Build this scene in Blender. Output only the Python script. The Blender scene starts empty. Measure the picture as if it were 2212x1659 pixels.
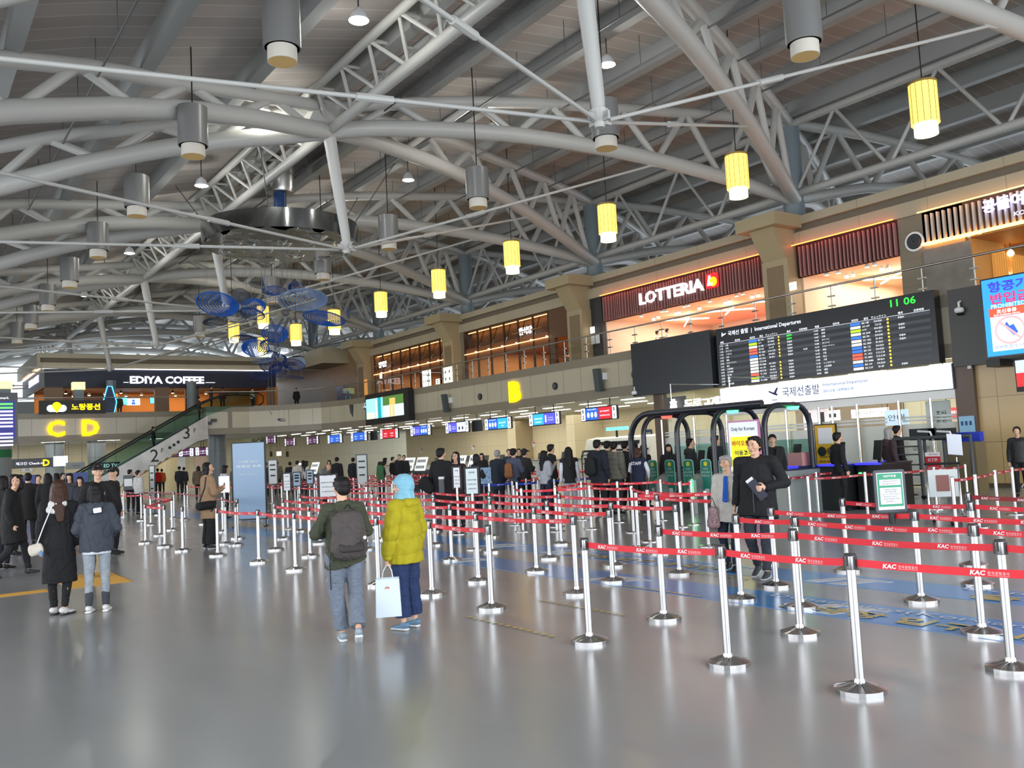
import bpy, math, random, bisect
from mathutils import Vector, Matrix, noise
random.seed(7)
# ---------------------------------------------------------------- camera, world, exposure
FPX, PITCH, ROLL, YAW, EYE = 1900.0, .075, -.0511, -.61995, 1.71
sc = bpy.context.scene
COL = sc.collection
def cam_basis():
    cy, sy, cp, sp = math.cos(YAW), math.sin(YAW), math.cos(PITCH), math.sin(PITCH)
    F = Vector((-sy*cp, cy*cp, sp)); R = Vector((cy, sy, 0)); U = R.cross(F)
    cr, sr = math.cos(ROLL), math.sin(ROLL)
    return F, R*cr+U*sr, U*cr-R*sr
CF, CR, CU = cam_basis()
cam = bpy.data.objects.new('camera', bpy.data.cameras.new('camera')); COL.objects.link(cam)
cam.data.sensor_width = 36; cam.data.lens = FPX/2212*36; cam.data.clip_end = 400; cam.data.clip_start = .05
m = Matrix((CR, CU, -CF)).transposed().to_4x4(); m.translation = Vector((0, 0, EYE)); cam.matrix_world = m
sc.camera = cam
W = bpy.data.worlds.new('sky'); sc.world = W; W.use_nodes = True
bg = W.node_tree.nodes['Background']; bg.inputs[0].default_value = (.78, .89, 1, 1); bg.inputs[1].default_value = 1.9
sc.view_settings.view_transform = 'Standard'; sc.view_settings.look = 'None'
sc.view_settings.gamma = 1; sc.view_settings.use_curve_mapping = False
sc.view_settings.exposure = 0.0
sc.cycles.max_bounces = 6; sc.cycles.diffuse_bounces = 3; sc.cycles.glossy_bounces = 3
sc.cycles.transmission_bounces = 4; sc.cycles.transparent_max_bounces = 8
sc.cycles.sample_clamp_indirect = 4; sc.cycles.caustics_reflective = False; sc.cycles.caustics_refractive = False
def area(name, loc, size, power, color, rot=(0, 0, 0), sy=None):
    l = bpy.data.lights.new(name, 'AREA'); l.energy = power; l.color = color; l.size = size
    if sy: l.shape = 'RECTANGLE'; l.size_y = sy
    o = bpy.data.objects.new(name, l); COL.objects.link(o); o.location = loc; o.rotation_euler = rot
    return o
# daylight entering through the window walls beside and behind the viewpoint
area('window_light', (-13, 26, 3.6), 60, 5200, (.94, .96, 1), (0, -math.radians(97), 0), sy=4.5).data.size = 4.5
bpy.data.lights['window_light'].size_y = 60
area('window_light_back', (8, -11.5, 5), 40, 5200, (.94, .96, 1), (math.radians(97), 0, 0), sy=8)
area('checkin_light', (33, 31, 3.75), 8, 640, (1, .95, .84), sy=16); area('checkin_light_two', (33, 50, 3.75), 8, 640, (1, .95, .84), sy=18)
area('checkin_light_far', (12, 70, 3.75), 20, 700, (1, .95, .84), sy=10); area('departures_light', (27.2, 19, 3.7), 3, 220, (1, .97, .9), sy=10)
area('window_light_far', (48, 25, 8.5), 4, 1500, (.84, .92, 1), (0, math.radians(110), 0), sy=70)
# pixel -> point helpers (the photograph taken as 2212 x 1659)
def ray(px, py): return (CF*FPX + CR*(px-1106) - CU*(py-829.5)).normalized()
def atz(px, py, z=0.0): d = ray(px, py); return Vector((0, 0, EYE)) + d*((z-EYE)/d.z)
def atx(px, py, x): d = ray(px, py); return Vector((0, 0, EYE)) + d*(x/d.x)
def aty(px, py, y): d = ray(px, py); return Vector((0, 0, EYE)) + d*(y/d.y)
# ---------------------------------------------------------------- materials
MATS = {}
def mat(name, col, rough=.5, metal=0, emit=0, ecol=None, noise_s=0, noise_a=.12, bump=0, alpha=None, spec=None, coat=0):
    if name in MATS: return MATS[name]
    M = bpy.data.materials.new(name); M.use_nodes = True; nt = M.node_tree; b = nt.nodes['Principled BSDF']
    c = (*col, 1); b.inputs['Base Color'].default_value = c; b.inputs['Roughness'].default_value = rough
    b.inputs['Metallic'].default_value = metal
    if spec is not None: b.inputs['Specular IOR Level'].default_value = spec
    if coat: b.inputs['Coat Weight'].default_value = coat
    if emit: b.inputs['Emission Color'].default_value = (*(ecol or col), 1); b.inputs['Emission Strength'].default_value = emit
    if noise_s:
        tc = nt.nodes.new('ShaderNodeTexCoord'); n = nt.nodes.new('ShaderNodeTexNoise'); n.inputs['Scale'].default_value = noise_s
        n.inputs['Detail'].default_value = 3
        nt.links.new(tc.outputs['Object'], n.inputs['Vector'])
        r = nt.nodes.new('ShaderNodeMapRange'); r.inputs['From Min'].default_value = .3; r.inputs['From Max'].default_value = .7
        r.inputs['To Min'].default_value = 1-noise_a; r.inputs['To Max'].default_value = 1+noise_a
        nt.links.new(n.outputs['Fac'], r.inputs['Value'])
        mx = nt.nodes.new('ShaderNodeMix'); mx.data_type = 'RGBA'; mx.blend_type = 'MULTIPLY'; mx.inputs['Factor'].default_value = 1
        mx.inputs['A'].default_value = c; nt.links.new(r.outputs['Result'], mx.inputs['B']); nt.links.new(mx.outputs['Result'], b.inputs['Base Color'])
        if bump:
            bp = nt.nodes.new('ShaderNodeBump'); bp.inputs['Strength'].default_value = bump; bp.inputs['Distance'].default_value = .01
            nt.links.new(n.outputs['Fac'], bp.inputs['Height']); nt.links.new(bp.outputs['Normal'], b.inputs['Normal'])
    if alpha is not None: b.inputs['Alpha'].default_value = alpha
    MATS[name] = M
    return M
def panel_mat(name, col, line, sx, sy, axes='YZ', rough=.35, w=.012, var=.06, off=(0, 0)):
    """flat panels with thin joints; sx, sy are the panel sizes in metres along the two axes"""
    M = bpy.data.materials.new(name); M.use_nodes = True; nt = M.node_tree; b = nt.nodes['Principled BSDF']
    b.inputs['Roughness'].default_value = rough
    tc = nt.nodes.new('ShaderNodeNewGeometry'); sp = nt.nodes.new('ShaderNodeSeparateXYZ'); nt.links.new(tc.outputs['Position'], sp.inputs[0])
    def mth(op, a, bb=None):
        n = nt.nodes.new('ShaderNodeMath'); n.operation = op
        for i, v in enumerate((a, bb)):
            if v is None: continue
            if isinstance(v, (int, float)): n.inputs[i].default_value = v
            else: nt.links.new(v, n.inputs[i])
        return n.outputs[0]
    lines = []; cells = []
    for ax, s, o in ((axes[0], sx, off[0]), (axes[1], sy, off[1])):
        v = mth('DIVIDE', mth('ADD', sp.outputs[ax], 500*s+o), s); fr = mth('FRACT', v); cells.append(mth('FLOOR', v))
        lines.append(mth('LESS_THAN', fr, w/s))
    ln = mth('MAXIMUM', *lines)
    cb = nt.nodes.new('ShaderNodeCombineXYZ'); nt.links.new(cells[0], cb.inputs[0]); nt.links.new(cells[1], cb.inputs[1])
    wn = nt.nodes.new('ShaderNodeTexWhiteNoise'); wn.noise_dimensions = '3D'; nt.links.new(cb.outputs[0], wn.inputs['Vector'])
    k = mth('ADD', mth('MULTIPLY', wn.outputs['Value'], 2*var), 1-var)
    m1 = nt.nodes.new('ShaderNodeMix'); m1.data_type = 'RGBA'; m1.blend_type = 'MULTIPLY'; m1.inputs['Factor'].default_value = 1
    m1.inputs['A'].default_value = (*col, 1); nt.links.new(k, m1.inputs['B'])
    m2 = nt.nodes.new('ShaderNodeMix'); m2.data_type = 'RGBA'; nt.links.new(ln, m2.inputs['Factor'])
    nt.links.new(m1.outputs['Result'], m2.inputs['A']); m2.inputs['B'].default_value = (*line, 1)
    nt.links.new(m2.outputs['Result'], b.inputs['Base Color'])
    return M
def glass_mat(name, tint=(.9, .95, .95), rough=.02, mixf=.12):
    M = bpy.data.materials.new(name); M.use_nodes = True; nt = M.node_tree; nt.nodes.remove(nt.nodes['Principled BSDF'])
    out = nt.nodes['Material Output']; t = nt.nodes.new('ShaderNodeBsdfTransparent'); t.inputs[0].default_value = (*tint, 1)
    g = nt.nodes.new('ShaderNodeBsdfGlossy'); g.inputs['Roughness'].default_value = rough
    lw = nt.nodes.new('ShaderNodeFresnel'); lw.inputs[0].default_value = 1.45
    ad = nt.nodes.new('ShaderNodeMath'); ad.operation = 'MULTIPLY'; ad.inputs[1].default_value = mixf*.9; nt.links.new(lw.outputs[0], ad.inputs[0])
    mx = nt.nodes.new('ShaderNodeMixShader'); nt.links.new(ad.outputs[0], mx.inputs[0]); nt.links.new(t.outputs[0], mx.inputs[1]); nt.links.new(g.outputs[0], mx.inputs[2])
    nt.links.new(mx.outputs[0], out.inputs[0]); return M
def s2l(r, g, b):
    f = lambda c: (c/255/12.92) if c < 10 else ((c/255+.055)/1.055)**2.4
    return (f(r), f(g), f(b))
def E(name, rgb, s=1.0): return mat(name, s2l(*rgb), .5, emit=s)
def Cc(name, rgb, rough=.6, **k): return mat(name, s2l(*rgb), rough, **k)
# ---------------------------------------------------------------- mesh builder
class MB:
    def __init__(s): s.v = []; s.f = []; s.m = []
    def add(s, vs, fs, mi=0):
        n = len(s.v); s.v += [tuple(p) for p in vs]; s.f += [tuple(i+n for i in f) for f in fs]; s.m += [mi]*len(fs); return s
    def box(s, x0, x1, y0, y1, z0, z1, mi=0):
        vs = [(x, y, z) for z in (z0, z1) for y in (y0, y1) for x in (x0, x1)]
        return s.add(vs, [(0, 2, 3, 1), (4, 5, 7, 6), (0, 1, 5, 4), (2, 6, 7, 3), (0, 4, 6, 2), (1, 3, 7, 5)], mi)
    def obox(s, c, R, U, N, w, h, d, mi=0):
        c, R, U, N = map(Vector, (c, R, U, N)); vs = []
        for k in (-.5, .5):
            for j in (-.5, .5):
                for i in (-.5, .5): vs.append(c+R*(w*i)+U*(h*j)+N*(d*k))
        return s.add(vs, [(0, 2, 3, 1), (4, 5, 7, 6), (0, 1, 5, 4), (2, 6, 7, 3), (0, 4, 6, 2), (1, 3, 7, 5)], mi)
    def quad(s, a, b, c, d, mi=0): return s.add([a, b, c, d], [(0, 1, 2, 3)], mi)
    def tube(s, pts, r, n=10, mi=0, caps=True, closed=False, flat=1.0):
        pts = [Vector(p) for p in pts]; L = len(pts); rs = r if isinstance(r, (list, tuple)) else [r]*L
        base = len(s.v); up = Vector((0, 0, 1)); prev = None
        for i, p in enumerate(pts):
            if closed: t = pts[(i+1) % L]-pts[i-1]
            else: t = pts[min(i+1, L-1)]-pts[max(i-1, 0)]
            if t.length < 1e-9: t = Vector((0, 0, 1))
            t.normalize()
            if prev is None:
                a = up if abs(t.z) < .95 else Vector((1, 0, 0)); u = t.cross(a).normalized()
            else:
                u = prev-t*prev.dot(t)
                u = u.normalized() if u.length > 1e-6 else t.orthogonal().normalized()
            prev = u; v = t.cross(u)
            for k in range(n):
                a = 2*math.pi*k/n; s.v.append(tuple(p+u*(rs[i]*math.cos(a))+v*(rs[i]*flat*math.sin(a))))
        for i in range(L if closed else L-1):
            a = base+i*n; b = base+((i+1) % L)*n
            for k in range(n):
                s.f.append((a+k, a+(k+1) % n, b+(k+1) % n, b+k)); s.m.append(mi)
        if caps and not closed:
            s.f.append(tuple(base+k for k in range(n-1, -1, -1))); s.f.append(tuple(base+(L-1)*n+k for k in range(n))); s.m += [mi, mi]
        return s
    def lathe(s, prof, c=(0, 0, 0), n=24, mi=0, facet=None):
        base = len(s.v); c = Vector(c)
        for r, z in prof:
            for k in range(n):
                a = 2*math.pi*k/n; s.v.append((c.x+r*math.cos(a), c.y+r*math.sin(a), c.z+z))
        for i in range(len(prof)-1):
            for k in range(n):
                a = base+i*n; b = a+n
                s.f.append((a+k, a+(k+1) % n, b+(k+1) % n, b+k)); s.m.append(mi)
        s.f.append(tuple(base+k for k in range(n-1, -1, -1))); s.f.append(tuple(base+(len(prof)-1)*n+k for k in range(n))); s.m += [mi, mi]
        return s
    def prism(s, poly, z0, z1, mi=0, fr=None):
        """poly in 2D; fr=(O,A,B,N) maps (a,b,t) to O+A*a+B*b+N*t"""
        if fr is None: fr = ((0, 0, 0), (1, 0, 0), (0, 1, 0), (0, 0, 1))
        O, A, B, N = map(Vector, fr); n = len(poly)
        vs = [O+A*a+B*b+N*z0 for a, b in poly]+[O+A*a+B*b+N*z1 for a, b in poly]
        fs = [tuple(range(n-1, -1, -1)), tuple(range(n, 2*n))]+[(i, (i+1) % n, n+(i+1) % n, n+i) for i in range(n)]
        return s.add(vs, fs, mi)
    def build(s, name, mats, parent=None, smooth=None, loc=None, rot=None):
        me = bpy.data.meshes.new(name); me.from_pydata(s.v, [], s.f)
        if not isinstance(mats, (list, tuple)): mats = [mats]
        for mm in mats: me.materials.append(mm)
        if len(mats) > 1: me.polygons.foreach_set('material_index', s.m)
        if smooth is not None:
            me.polygons.foreach_set('use_smooth', [True]*len(me.polygons)); me.set_sharp_from_angle(angle=math.radians(smooth))
        me.update()
        return link(name, me, parent, loc, rot)
def link(name, me, parent=None, loc=None, rot=None):
    o = bpy.data.objects.new(name, me); COL.objects.link(o)
    if parent: o.parent = parent
    if loc is not None: o.location = loc
    if rot is not None: o.rotation_euler = rot
    return o
def tag(o, label=None, cat=None, group=None, kind=None):
    if label: o['label'] = label
    if cat: o['category'] = cat
    if group: o['group'] = group
    if kind: o['kind'] = kind
    return o
def thing(name, label, cat, loc=(0, 0, 0), rz=0, group=None):
    o = bpy.data.objects.new(name, None); COL.objects.link(o); o.location = loc; o.rotation_euler = (0, 0, rz)
    o.empty_display_size = .1
    return tag(o, label, cat, group)
def struct(o): o['kind'] = 'structure'; return o
def setloc(o, loc):      # move a thing's origin without moving its already placed parts is avoided: things are built in local space
    o.location = loc; return o
# ---------------------------------------------------------------- text
_TX = {}
TMP = bpy.data.scenes.new('workbench')     # scratch scene, removed at the end, so that evaluating a helper does not touch the real one
def evaluated(o):
    TMP.collection.objects.link(o); vl = TMP.view_layers[0]; vl.update()
    return bpy.data.meshes.new_from_object(o.evaluated_get(vl.depsgraph))
def glyphs(s, bold=0.0):
    key = (s, bold)
    if key in _TX: return _TX[key]
    c = bpy.data.curves.new('t', 'FONT'); c.body = s; c.size = 1; c.resolution_u = 2; c.offset = bold; c.align_x = 'LEFT'
    o = bpy.data.objects.new('t', c)
    me = evaluated(o)
    vs = [tuple(v.co) for v in me.vertices]; fs = [tuple(p.vertices) for p in me.polygons]
    bpy.data.objects.remove(o); bpy.data.curves.remove(c); bpy.data.meshes.remove(me)
    if not vs: vs = [(0, 0, 0)]; fs = []
    x0 = min(v[0] for v in vs); x1 = max(v[0] for v in vs); y0 = min(v[1] for v in vs); y1 = max(v[1] for v in vs)
    _TX[key] = (vs, fs, x0, x1, y0, y1); return _TX[key]
def text(mb, s, O, R, U, h=None, w=None, size=None, ax='c', ay='c', bold=0.0, ext=0.0, eps=.004, mi=0, slant=0):
    """write s on a surface: O anchor, R reading direction, U up; h glyph height, w total width"""
    vs, fs, x0, x1, y0, y1 = glyphs(s, bold)
    O, R, U = Vector(O), Vector(R).normalized(), Vector(U).normalized(); N = R.cross(U)
    bw = max(x1-x0, 1e-4); bh = max(y1-y0, 1e-4)
    if size: sx = sy = size
    elif h and w: sx, sy = w/bw, h/bh
    elif h: sx = sy = h/bh
    else: sx = sy = w/bw
    ox = {'l': x0, 'c': (x0+x1)/2, 'r': x1}[ax]; oy = {'b': y0, 'c': (y0+y1)/2, 't': y1, '0': 0}[ay]
    P = [O+R*((x-ox)*sx+slant*(y-oy)*sy)+U*((y-oy)*sy)+N*eps for x, y, z in vs]
    mb.add(P, fs, mi)
    if ext:
        back = [p-N*ext for p in P]; base = len(mb.v); n = len(P)
        mb.v += [tuple(p) for p in P]+[tuple(p) for p in back]
        cnt = {}
        for f in fs:
            for i in range(len(f)):
                a, b = f[i], f[(i+1) % len(f)]; cnt[(a, b)] = 1
        for (a, b) in cnt:
            if (b, a) not in cnt: mb.f.append((base+a, base+n+a, base+n+b, base+b)); mb.m.append(mi)
    return (x1-x0)*sx
RX, UZ = Vector((0, -1, 0)), Vector((0, 0, 1))      # reading frame on surfaces that face -X
RY = Vector((1, 0, 0))                              # reading frame on surfaces that face -Y
def rrect(w, h, r, n=4):
    out = []
    for cx, cy, a0 in ((w/2-r, h/2-r, 0), (-w/2+r, h/2-r, 90), (-w/2+r, -h/2+r, 180), (w/2-r, -h/2+r, 270)):
        for k in range(n+1):
            a = math.radians(a0+90*k/n); out.append((cx+r*math.cos(a), cy+r*math.sin(a)))
    return out
def circ(r, n=20, cx=0, cy=0): return [(cx+r*math.cos(2*math.pi*k/n), cy+r*math.sin(2*math.pi*k/n)) for k in range(n)]
def interp(tab, x):
    if x <= tab[0][0]: return tab[0][1]
    for (a, b), (c, d) in zip(tab, tab[1:]):
        if x <= c: return b+(d-b)*(x-a)/(c-a)
    return tab[-1][1]
ORD = ['first', 'second', 'third', 'fourth', 'fifth', 'sixth', 'seventh', 'eighth', 'ninth', 'tenth', 'eleventh', 'twelfth', 'thirteenth', 'fourteenth', 'fifteenth', 'sixteenth', 'seventeenth', 'eighteenth', 'nineteenth', 'twentieth']
# ================================================================ SHELL
M_floor = bpy.data.materials.new('floor_vinyl'); M_floor.use_nodes = True
nt = M_floor.node_tree; b = nt.nodes['Principled BSDF']
g = nt.nodes.new('ShaderNodeNewGeometry')
n1 = nt.nodes.new('ShaderNodeTexNoise'); n1.inputs['Scale'].default_value = .35; n1.inputs['Detail'].default_value = 5
n2 = nt.nodes.new('ShaderNodeTexNoise'); n2.inputs['Scale'].default_value = 3; n2.inputs['Detail'].default_value = 6
mp = nt.nodes.new('ShaderNodeMapping'); mp.inputs['Scale'].default_value = (1, .25, 1)
nt.links.new(g.outputs['Position'], n1.inputs['Vector']); nt.links.new(g.outputs['Position'], mp.inputs[0]); nt.links.new(mp.outputs[0], n2.inputs['Vector'])
cr = nt.nodes.new('ShaderNodeValToRGB'); cr.color_ramp.elements[0].position = .3; cr.color_ramp.elements[1].position = .75
cr.color_ramp.elements[0].color = (.288, .302, .306, 1); cr.color_ramp.elements[1].color = (.33, .342, .345, 1)
nt.links.new(n1.outputs['Fac'], cr.inputs[0]); nt.links.new(cr.outputs[0], b.inputs['Base Color'])
mr = nt.nodes.new('ShaderNodeMapRange'); mr.inputs['From Min'].default_value = .35; mr.inputs['From Max'].default_value = .7
mr.inputs['To Min'].default_value = .2; mr.inputs['To Max'].default_value = .25
nt.links.new(n2.outputs['Fac'], mr.inputs[0]); nt.links.new(mr.outputs[0], b.inputs['Roughness'])
b.inputs['Specular IOR Level'].default_value = .62
M_tile = panel_mat('floor_tile', s2l(172, 166, 150), s2l(120, 115, 105), .9, .9, 'XY', .16, .012, .03)
mb = MB(); mb.box(-14, 26.5, -12, 78, -.3, 0); struct(mb.build('floor', M_floor))
mb = MB(); mb.box(26.5, 44, -12, 78, -.3, 0); struct(mb.build('floor.001', M_tile))
# ---- gallery slab (third floor) with curved corner
M_band = panel_mat('band_panels', s2l(184, 176, 154), s2l(116, 108, 94), 1.24, 9, 'YZ', .22, .02, .03)
M_bandx = panel_mat('band_panels_x', s2l(180, 172, 152), s2l(116, 108, 94), 1.24, 9, 'XZ', .22, .02, .03)
M_banddk = Cc('band_dark', (134, 125, 108), .35)
M_beige = panel_mat('beige_wall', s2l(222, 210, 178), s2l(168, 152, 122), 1.5, 1.05, 'YZ', .28, .012, .02)
M_beigex = panel_mat('beige_wall_x', s2l(222, 210, 178), s2l(168, 152, 122), 1.5, 1.05, 'XZ', .28, .012, .02)
M_ceil2 = Cc('soffit', (196, 196, 190), .5)
M_hall = Cc('gallery_floor', (150, 144, 132), .2)
OUT = [(25, -12), (25, 50.2), (24.75, 52), (24.35, 53.8), (23.7, 55.3), (22.7, 56.6), (21.4, 57.6), (19.8, 58.2), (17, 58.4)]
mb = MB(); mb.prism([(x+.14, y+(.14 if y > 51 else 0)) for x, y in OUT]+[(17.14, 62.84), (-14, 62.84), (-14, 78), (44, 78), (44, -12)], 3.9, 5.5); struct(mb.build('floor.002', [M_ceil2]))
def band(name, pts, m_mid):
    mb = MB(); mdk = MB()
    for z0, z1, mi, off in ((3.72, 4.13, 1, .02), (4.13, 5.2, 0, 0), (5.2, 5.56, 1, .03)):
        for (x0, y0), (x1, y1) in zip(pts, pts[1:]):
            d = Vector((x1-x0, y1-y0, 0)).normalized(); n = Vector((-d.y, d.x, 0))
            a = Vector((x0, y0, 0))+n*off; b_ = Vector((x1, y1, 0))+n*off
            ai, bi = a-n*.2, b_-n*.2
            vs = [(p.x, p.y, z) for z in (z0, z1) for p in (a, b_, bi, ai)]
            mb.add(vs, [(3, 2, 1, 0), (4, 5, 6, 7), (0, 1, 5, 4), (1, 2, 6, 5), (2, 3, 7, 6), (3, 0, 4, 7)], mi)
    return struct(mb.build(name, [m_mid, M_banddk]))
band('wall_gallery', OUT, M_band)
band('wall_gallery_side', [(17, 58.4), (17, 62.7)], M_band)
band('wall_gallery_end', [(17, 62.7), (-14, 62.7)], M_bandx)
# speakers let into the band, cameras, boxes
M_blk = Cc('black', (18, 19, 21), .45); M_dkgrey = Cc('dark_grey_metal', (70, 76, 80), .45); M_white = Cc('white', (232, 234, 236), .5)
for i, (px, py) in enumerate([(543, 911), (626, 907), (700, 902), (1037, 857), (1199, 834), (1371, 809)]):
    if i < 2: p = aty(px, py, 58.35) if i == 0 else Vector((21.1, 57.75, 0)); n = Vector((0, -1, 0))
    else: p = atx(px, py, 24.98); n = Vector((-1, 0, 0))
    if i == 1: p = aty(px, py, 57.7)
    if i == 2: p = atx(px, py, 24.2)
    t = thing('wall_speaker', '%s round black speaker sunk in the gallery front, counted from the escalator' % ORD[i], 'speaker', p, 0, 'round speakers in the gallery front')
    a = Vector((0, 0, 1)).cross(n)
    MB().prism(circ(.17, 24), -.03, .035, fr=((0, 0, 0), a, UZ, n)).build('rim', M_blk, t)
    mb = MB(); mb.prism(circ(.13, 20), .035, .05, fr=((0, 0, 0), a, UZ, n)); mb.build('grille', M_dkgrey, t)
for i, (px, py) in enumerate([(762, 890), (962, 871), (1292, 821)]):
    p = atx(px, py, 24.7)
    t = thing('box_speaker', '%s slim grey loudspeaker tilted down on the gallery front, counted from the video screen side' % ORD[i], 'speaker', p, 0, 'tilted loudspeakers on the gallery front')
    mb = MB(); mb.obox((0, 0, 0), (0, 1, .12), (-.18, -.1, 1), (1, 0, .18), .32, .95, .22); mb.build('cabinet', M_dkgrey, t)
    mb = MB(); mb.box(.1, .3, -.25, -.12, .0, .3); mb.tube([(.28, -.2, .15), (.05, 0, .1)], .02, 6); mb.build('bracket', M_white, t)
for i, (px, py, x) in enumerate([(788, 880, 24.4), (1371, 850, 24.5), (2072, 672, 24.6)]):
    p = atx(px, py, x)
    t = thing('security_camera', ['white dome camera beside the wall video screen', 'white dome camera on a bent arm beside the blank black panel', 'white dome camera on the dark panel beside the departures board'][i], 'camera', p)
    mb = MB(); mb.lathe([(.02, .12), (.12, .08), (.13, 0), (.09, -.05)], n=16); mb.build('housing', M_white, t, 40)
    MB().lathe([(.08, -.05), (.07, -.1), (.03, -.13)], n=14).build('dome', M_blk, t, 60)
    MB().tube([(0, 0, .1), (0, 0, .25), (.15, 0, .3), (25-x-.0, 0, .3)], .03, 8).build('arm', M_white, t, 60)
# handrail and glass balustrade along the gallery edge
M_glass = glass_mat('glass_clear', (.93, .96, .95)); M_glassg = glass_mat('glass_green', (.55, .72, .68))
M_rail = mat('steel_rail', (.42, .41, .39), .3, 1)
pts = [(x, y) for x, y in OUT]
railing = thing('gallery_railing', 'glass balustrade with steel handrail along the upper gallery edge', 'railing', (25, 20, 5.55))
gm = MB()
for (x0, y0), (x1, y1) in zip(pts, pts[1:]): gm.quad((x0+.1-25, y0-20, 0), (x1+.1-25, y1-20, 0), (x1+.1-25, y1-20, .9), (x0+.1-25, y0-20, .9))
gm.build('glass_panel', M_glass, railing)
MB().tube([(x+.1-25, y-20, .98) for x, y in pts], .035, 8).build('handrail', M_rail, railing, 60)
for y in [k*1.55 for k in range(-2, 33)]:
    mb = MB(); mb.tube([(.16, y-20, 0), (.16, y-20, .95)], .022, 6); mb.box(.1, .2, y-20.12, y-19.88, .3, .34); mb.box(.1, .2, y-20.12, y-19.88, .62, .66); mb.build('baluster', M_rail, railing)
railing = thing('gallery_railing', 'glass balustrade with steel handrail above the letters C and D', 'railing', (5, 62.7, 5.55))
MB().quad((-12, .1, 0), (12, .1, 0), (12, .1, .9), (-12, .1, .9)).build('glass_panel', M_glass, railing)
MB().tube([(-12, .1, 1.0), (12, .1, 1.0)], .04, 8).build('handrail', M_rail, railing, 60)
# ---- check-in zone behind (x 25..38)
M_wood = panel_mat('wood_wall', s2l(150, 126, 100), s2l(110, 90, 70), 9, .3, 'YZ', .4, .01, .08)
mb = MB(); mb.box(38, 38.3, 21.5, 70, 0, 3.9); mb.box(35.5, 38.3, 43.2, 44, 0, 3.9); mb.box(36.5, 38.3, 51, 52, 0, 3.9); struct(mb.build('wall_checkin', M_beige))
mb = MB(); mb.box(-14, 44, 77.5, 78, 0, 3.9); struct(mb.build('wall_far', M_beigex))
mb = MB(); mb.box(44, 44.3, -12, 78, 5.5, 9); struct(mb.build('wall_back', Cc('backwall', (120, 112, 100), .6)))
# beige wall right of departures, brown jambs
M_beige2 = panel_mat('beige_wall_near', s2l(196, 168, 118), s2l(128, 106, 70), 6, 1.25, 'YZ', .3, .015, .03)
mb = MB(); mb.box(25, 25.3, -12, 12.55, 0, 3.9); struct(mb.build('wall_near', M_beige2))
M_brown = Cc('brown_jamb', (92, 72, 58), .4)
mb = MB(); mb.box(24.85, 25.3, 12.55, 13.1, 0, 3.9); mb.box(24.9, 25.3, 24.9, 25.25, 0, 3.9); struct(mb.build('trim_1', M_brown))
mb = MB(); mb.box(24.97, 25.02, -12, 12.55, 0, .12); struct(mb.build('baseboard_near', Cc('plinth', (90, 78, 60), .5)))
M_dpanel = Cc('dark_panel', (58, 57, 54), .4)
mb = MB(); mb.box(24.7, 25, -12, 13.0, 3.42, 5.62); struct(mb.build('wall_sign_panel', M_dpanel))
# ---- columns
M_colg = mat('column_paint', s2l(120, 132, 138), .4)
M_colp = panel_mat('column_panels', s2l(128, 136, 140), s2l(90, 96, 100), 9, 1.35, 'XZ', .35, .02, .02)
def column(x, y, r, z0, z1, m=M_colg, n=28):
    o = MB().lathe([(r, z0), (r, z1)], n=n).build('column', m, None, 40, (x, y, 0)); struct(o)
    return o
for k in range(-1, 5): column(30.05, 21.75+12.4*k, .42, 5.5, 15.0)
column(19.25, 63.6, .62, 0, 3.9, M_colp)
c0 = column(4.2, 50, .85, 0, 5.3, M_colp)
M_beicol = Cc('beige_round_column', (206, 190, 150), .35)
column(17.2, 69, .7, 0, 3.9, M_beicol)
struct(MB().lathe([(.87, 2.62), (.87, 3.0)], n=28).build('trim_2', Cc('green_band', (20, 110, 62), .5), None, 40, (4.2, 50, 0)))
column(9.6, 69, .6, 0, 3.9, M_colp); column(12.3, 69, .6, 0, 3.9, M_colp)
column(12.6, 65.2, .3, 5.5, 7.9, M_colg); column(17.9, 64.8, .33, 5.5, 7.8, M_colg)
# ---- ceiling lights below the gallery
M_strip = E('strip_light', (255, 250, 232), 5)
M_stripw = Cc('light_frame', (200, 200, 195), .5)
mb0 = MB().box(-.14, .14, -.75, .75, -.03, .0); L0 = None; n = 0
for yi in range(19):
    for xi in range(4):
        y = 14.5+3.1*yi+(xi % 2)*.8; x = 26.6+2.4*xi
        t = thing('ceiling_light', 'strip light above check-in, %s row from the gallery edge, %s from the departures glass' % (ORD[xi], ORD[yi]), 'ceiling light', (x, y, 3.9), 0, 'strip lights above the check-in hall')
        if L0 is None:
            d = MB().box(-.13, .13, -.72, .72, -.06, -.02); d1 = d.build('diffuser', M_strip, t); f1 = MB().box(-.16, .16, -.76, .76, -.03, 0).build('frame', M_stripw, t); L0 = (d1.data, f1.data)
        else: link('diffuser', L0[0], t); link('frame', L0[1], t)
for i in range(14):
    x = -3+1.75*i
    t = thing('ceiling_light', 'crosswise strip light below the far gallery, %s from the flight board' % ORD[i], 'ceiling light', (x, 64.5+(i % 2)*2.5, 3.9), math.pi/2, 'strip lights below the far gallery')
    link('diffuser', L0[0], t); link('frame', L0[1], t)
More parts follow.
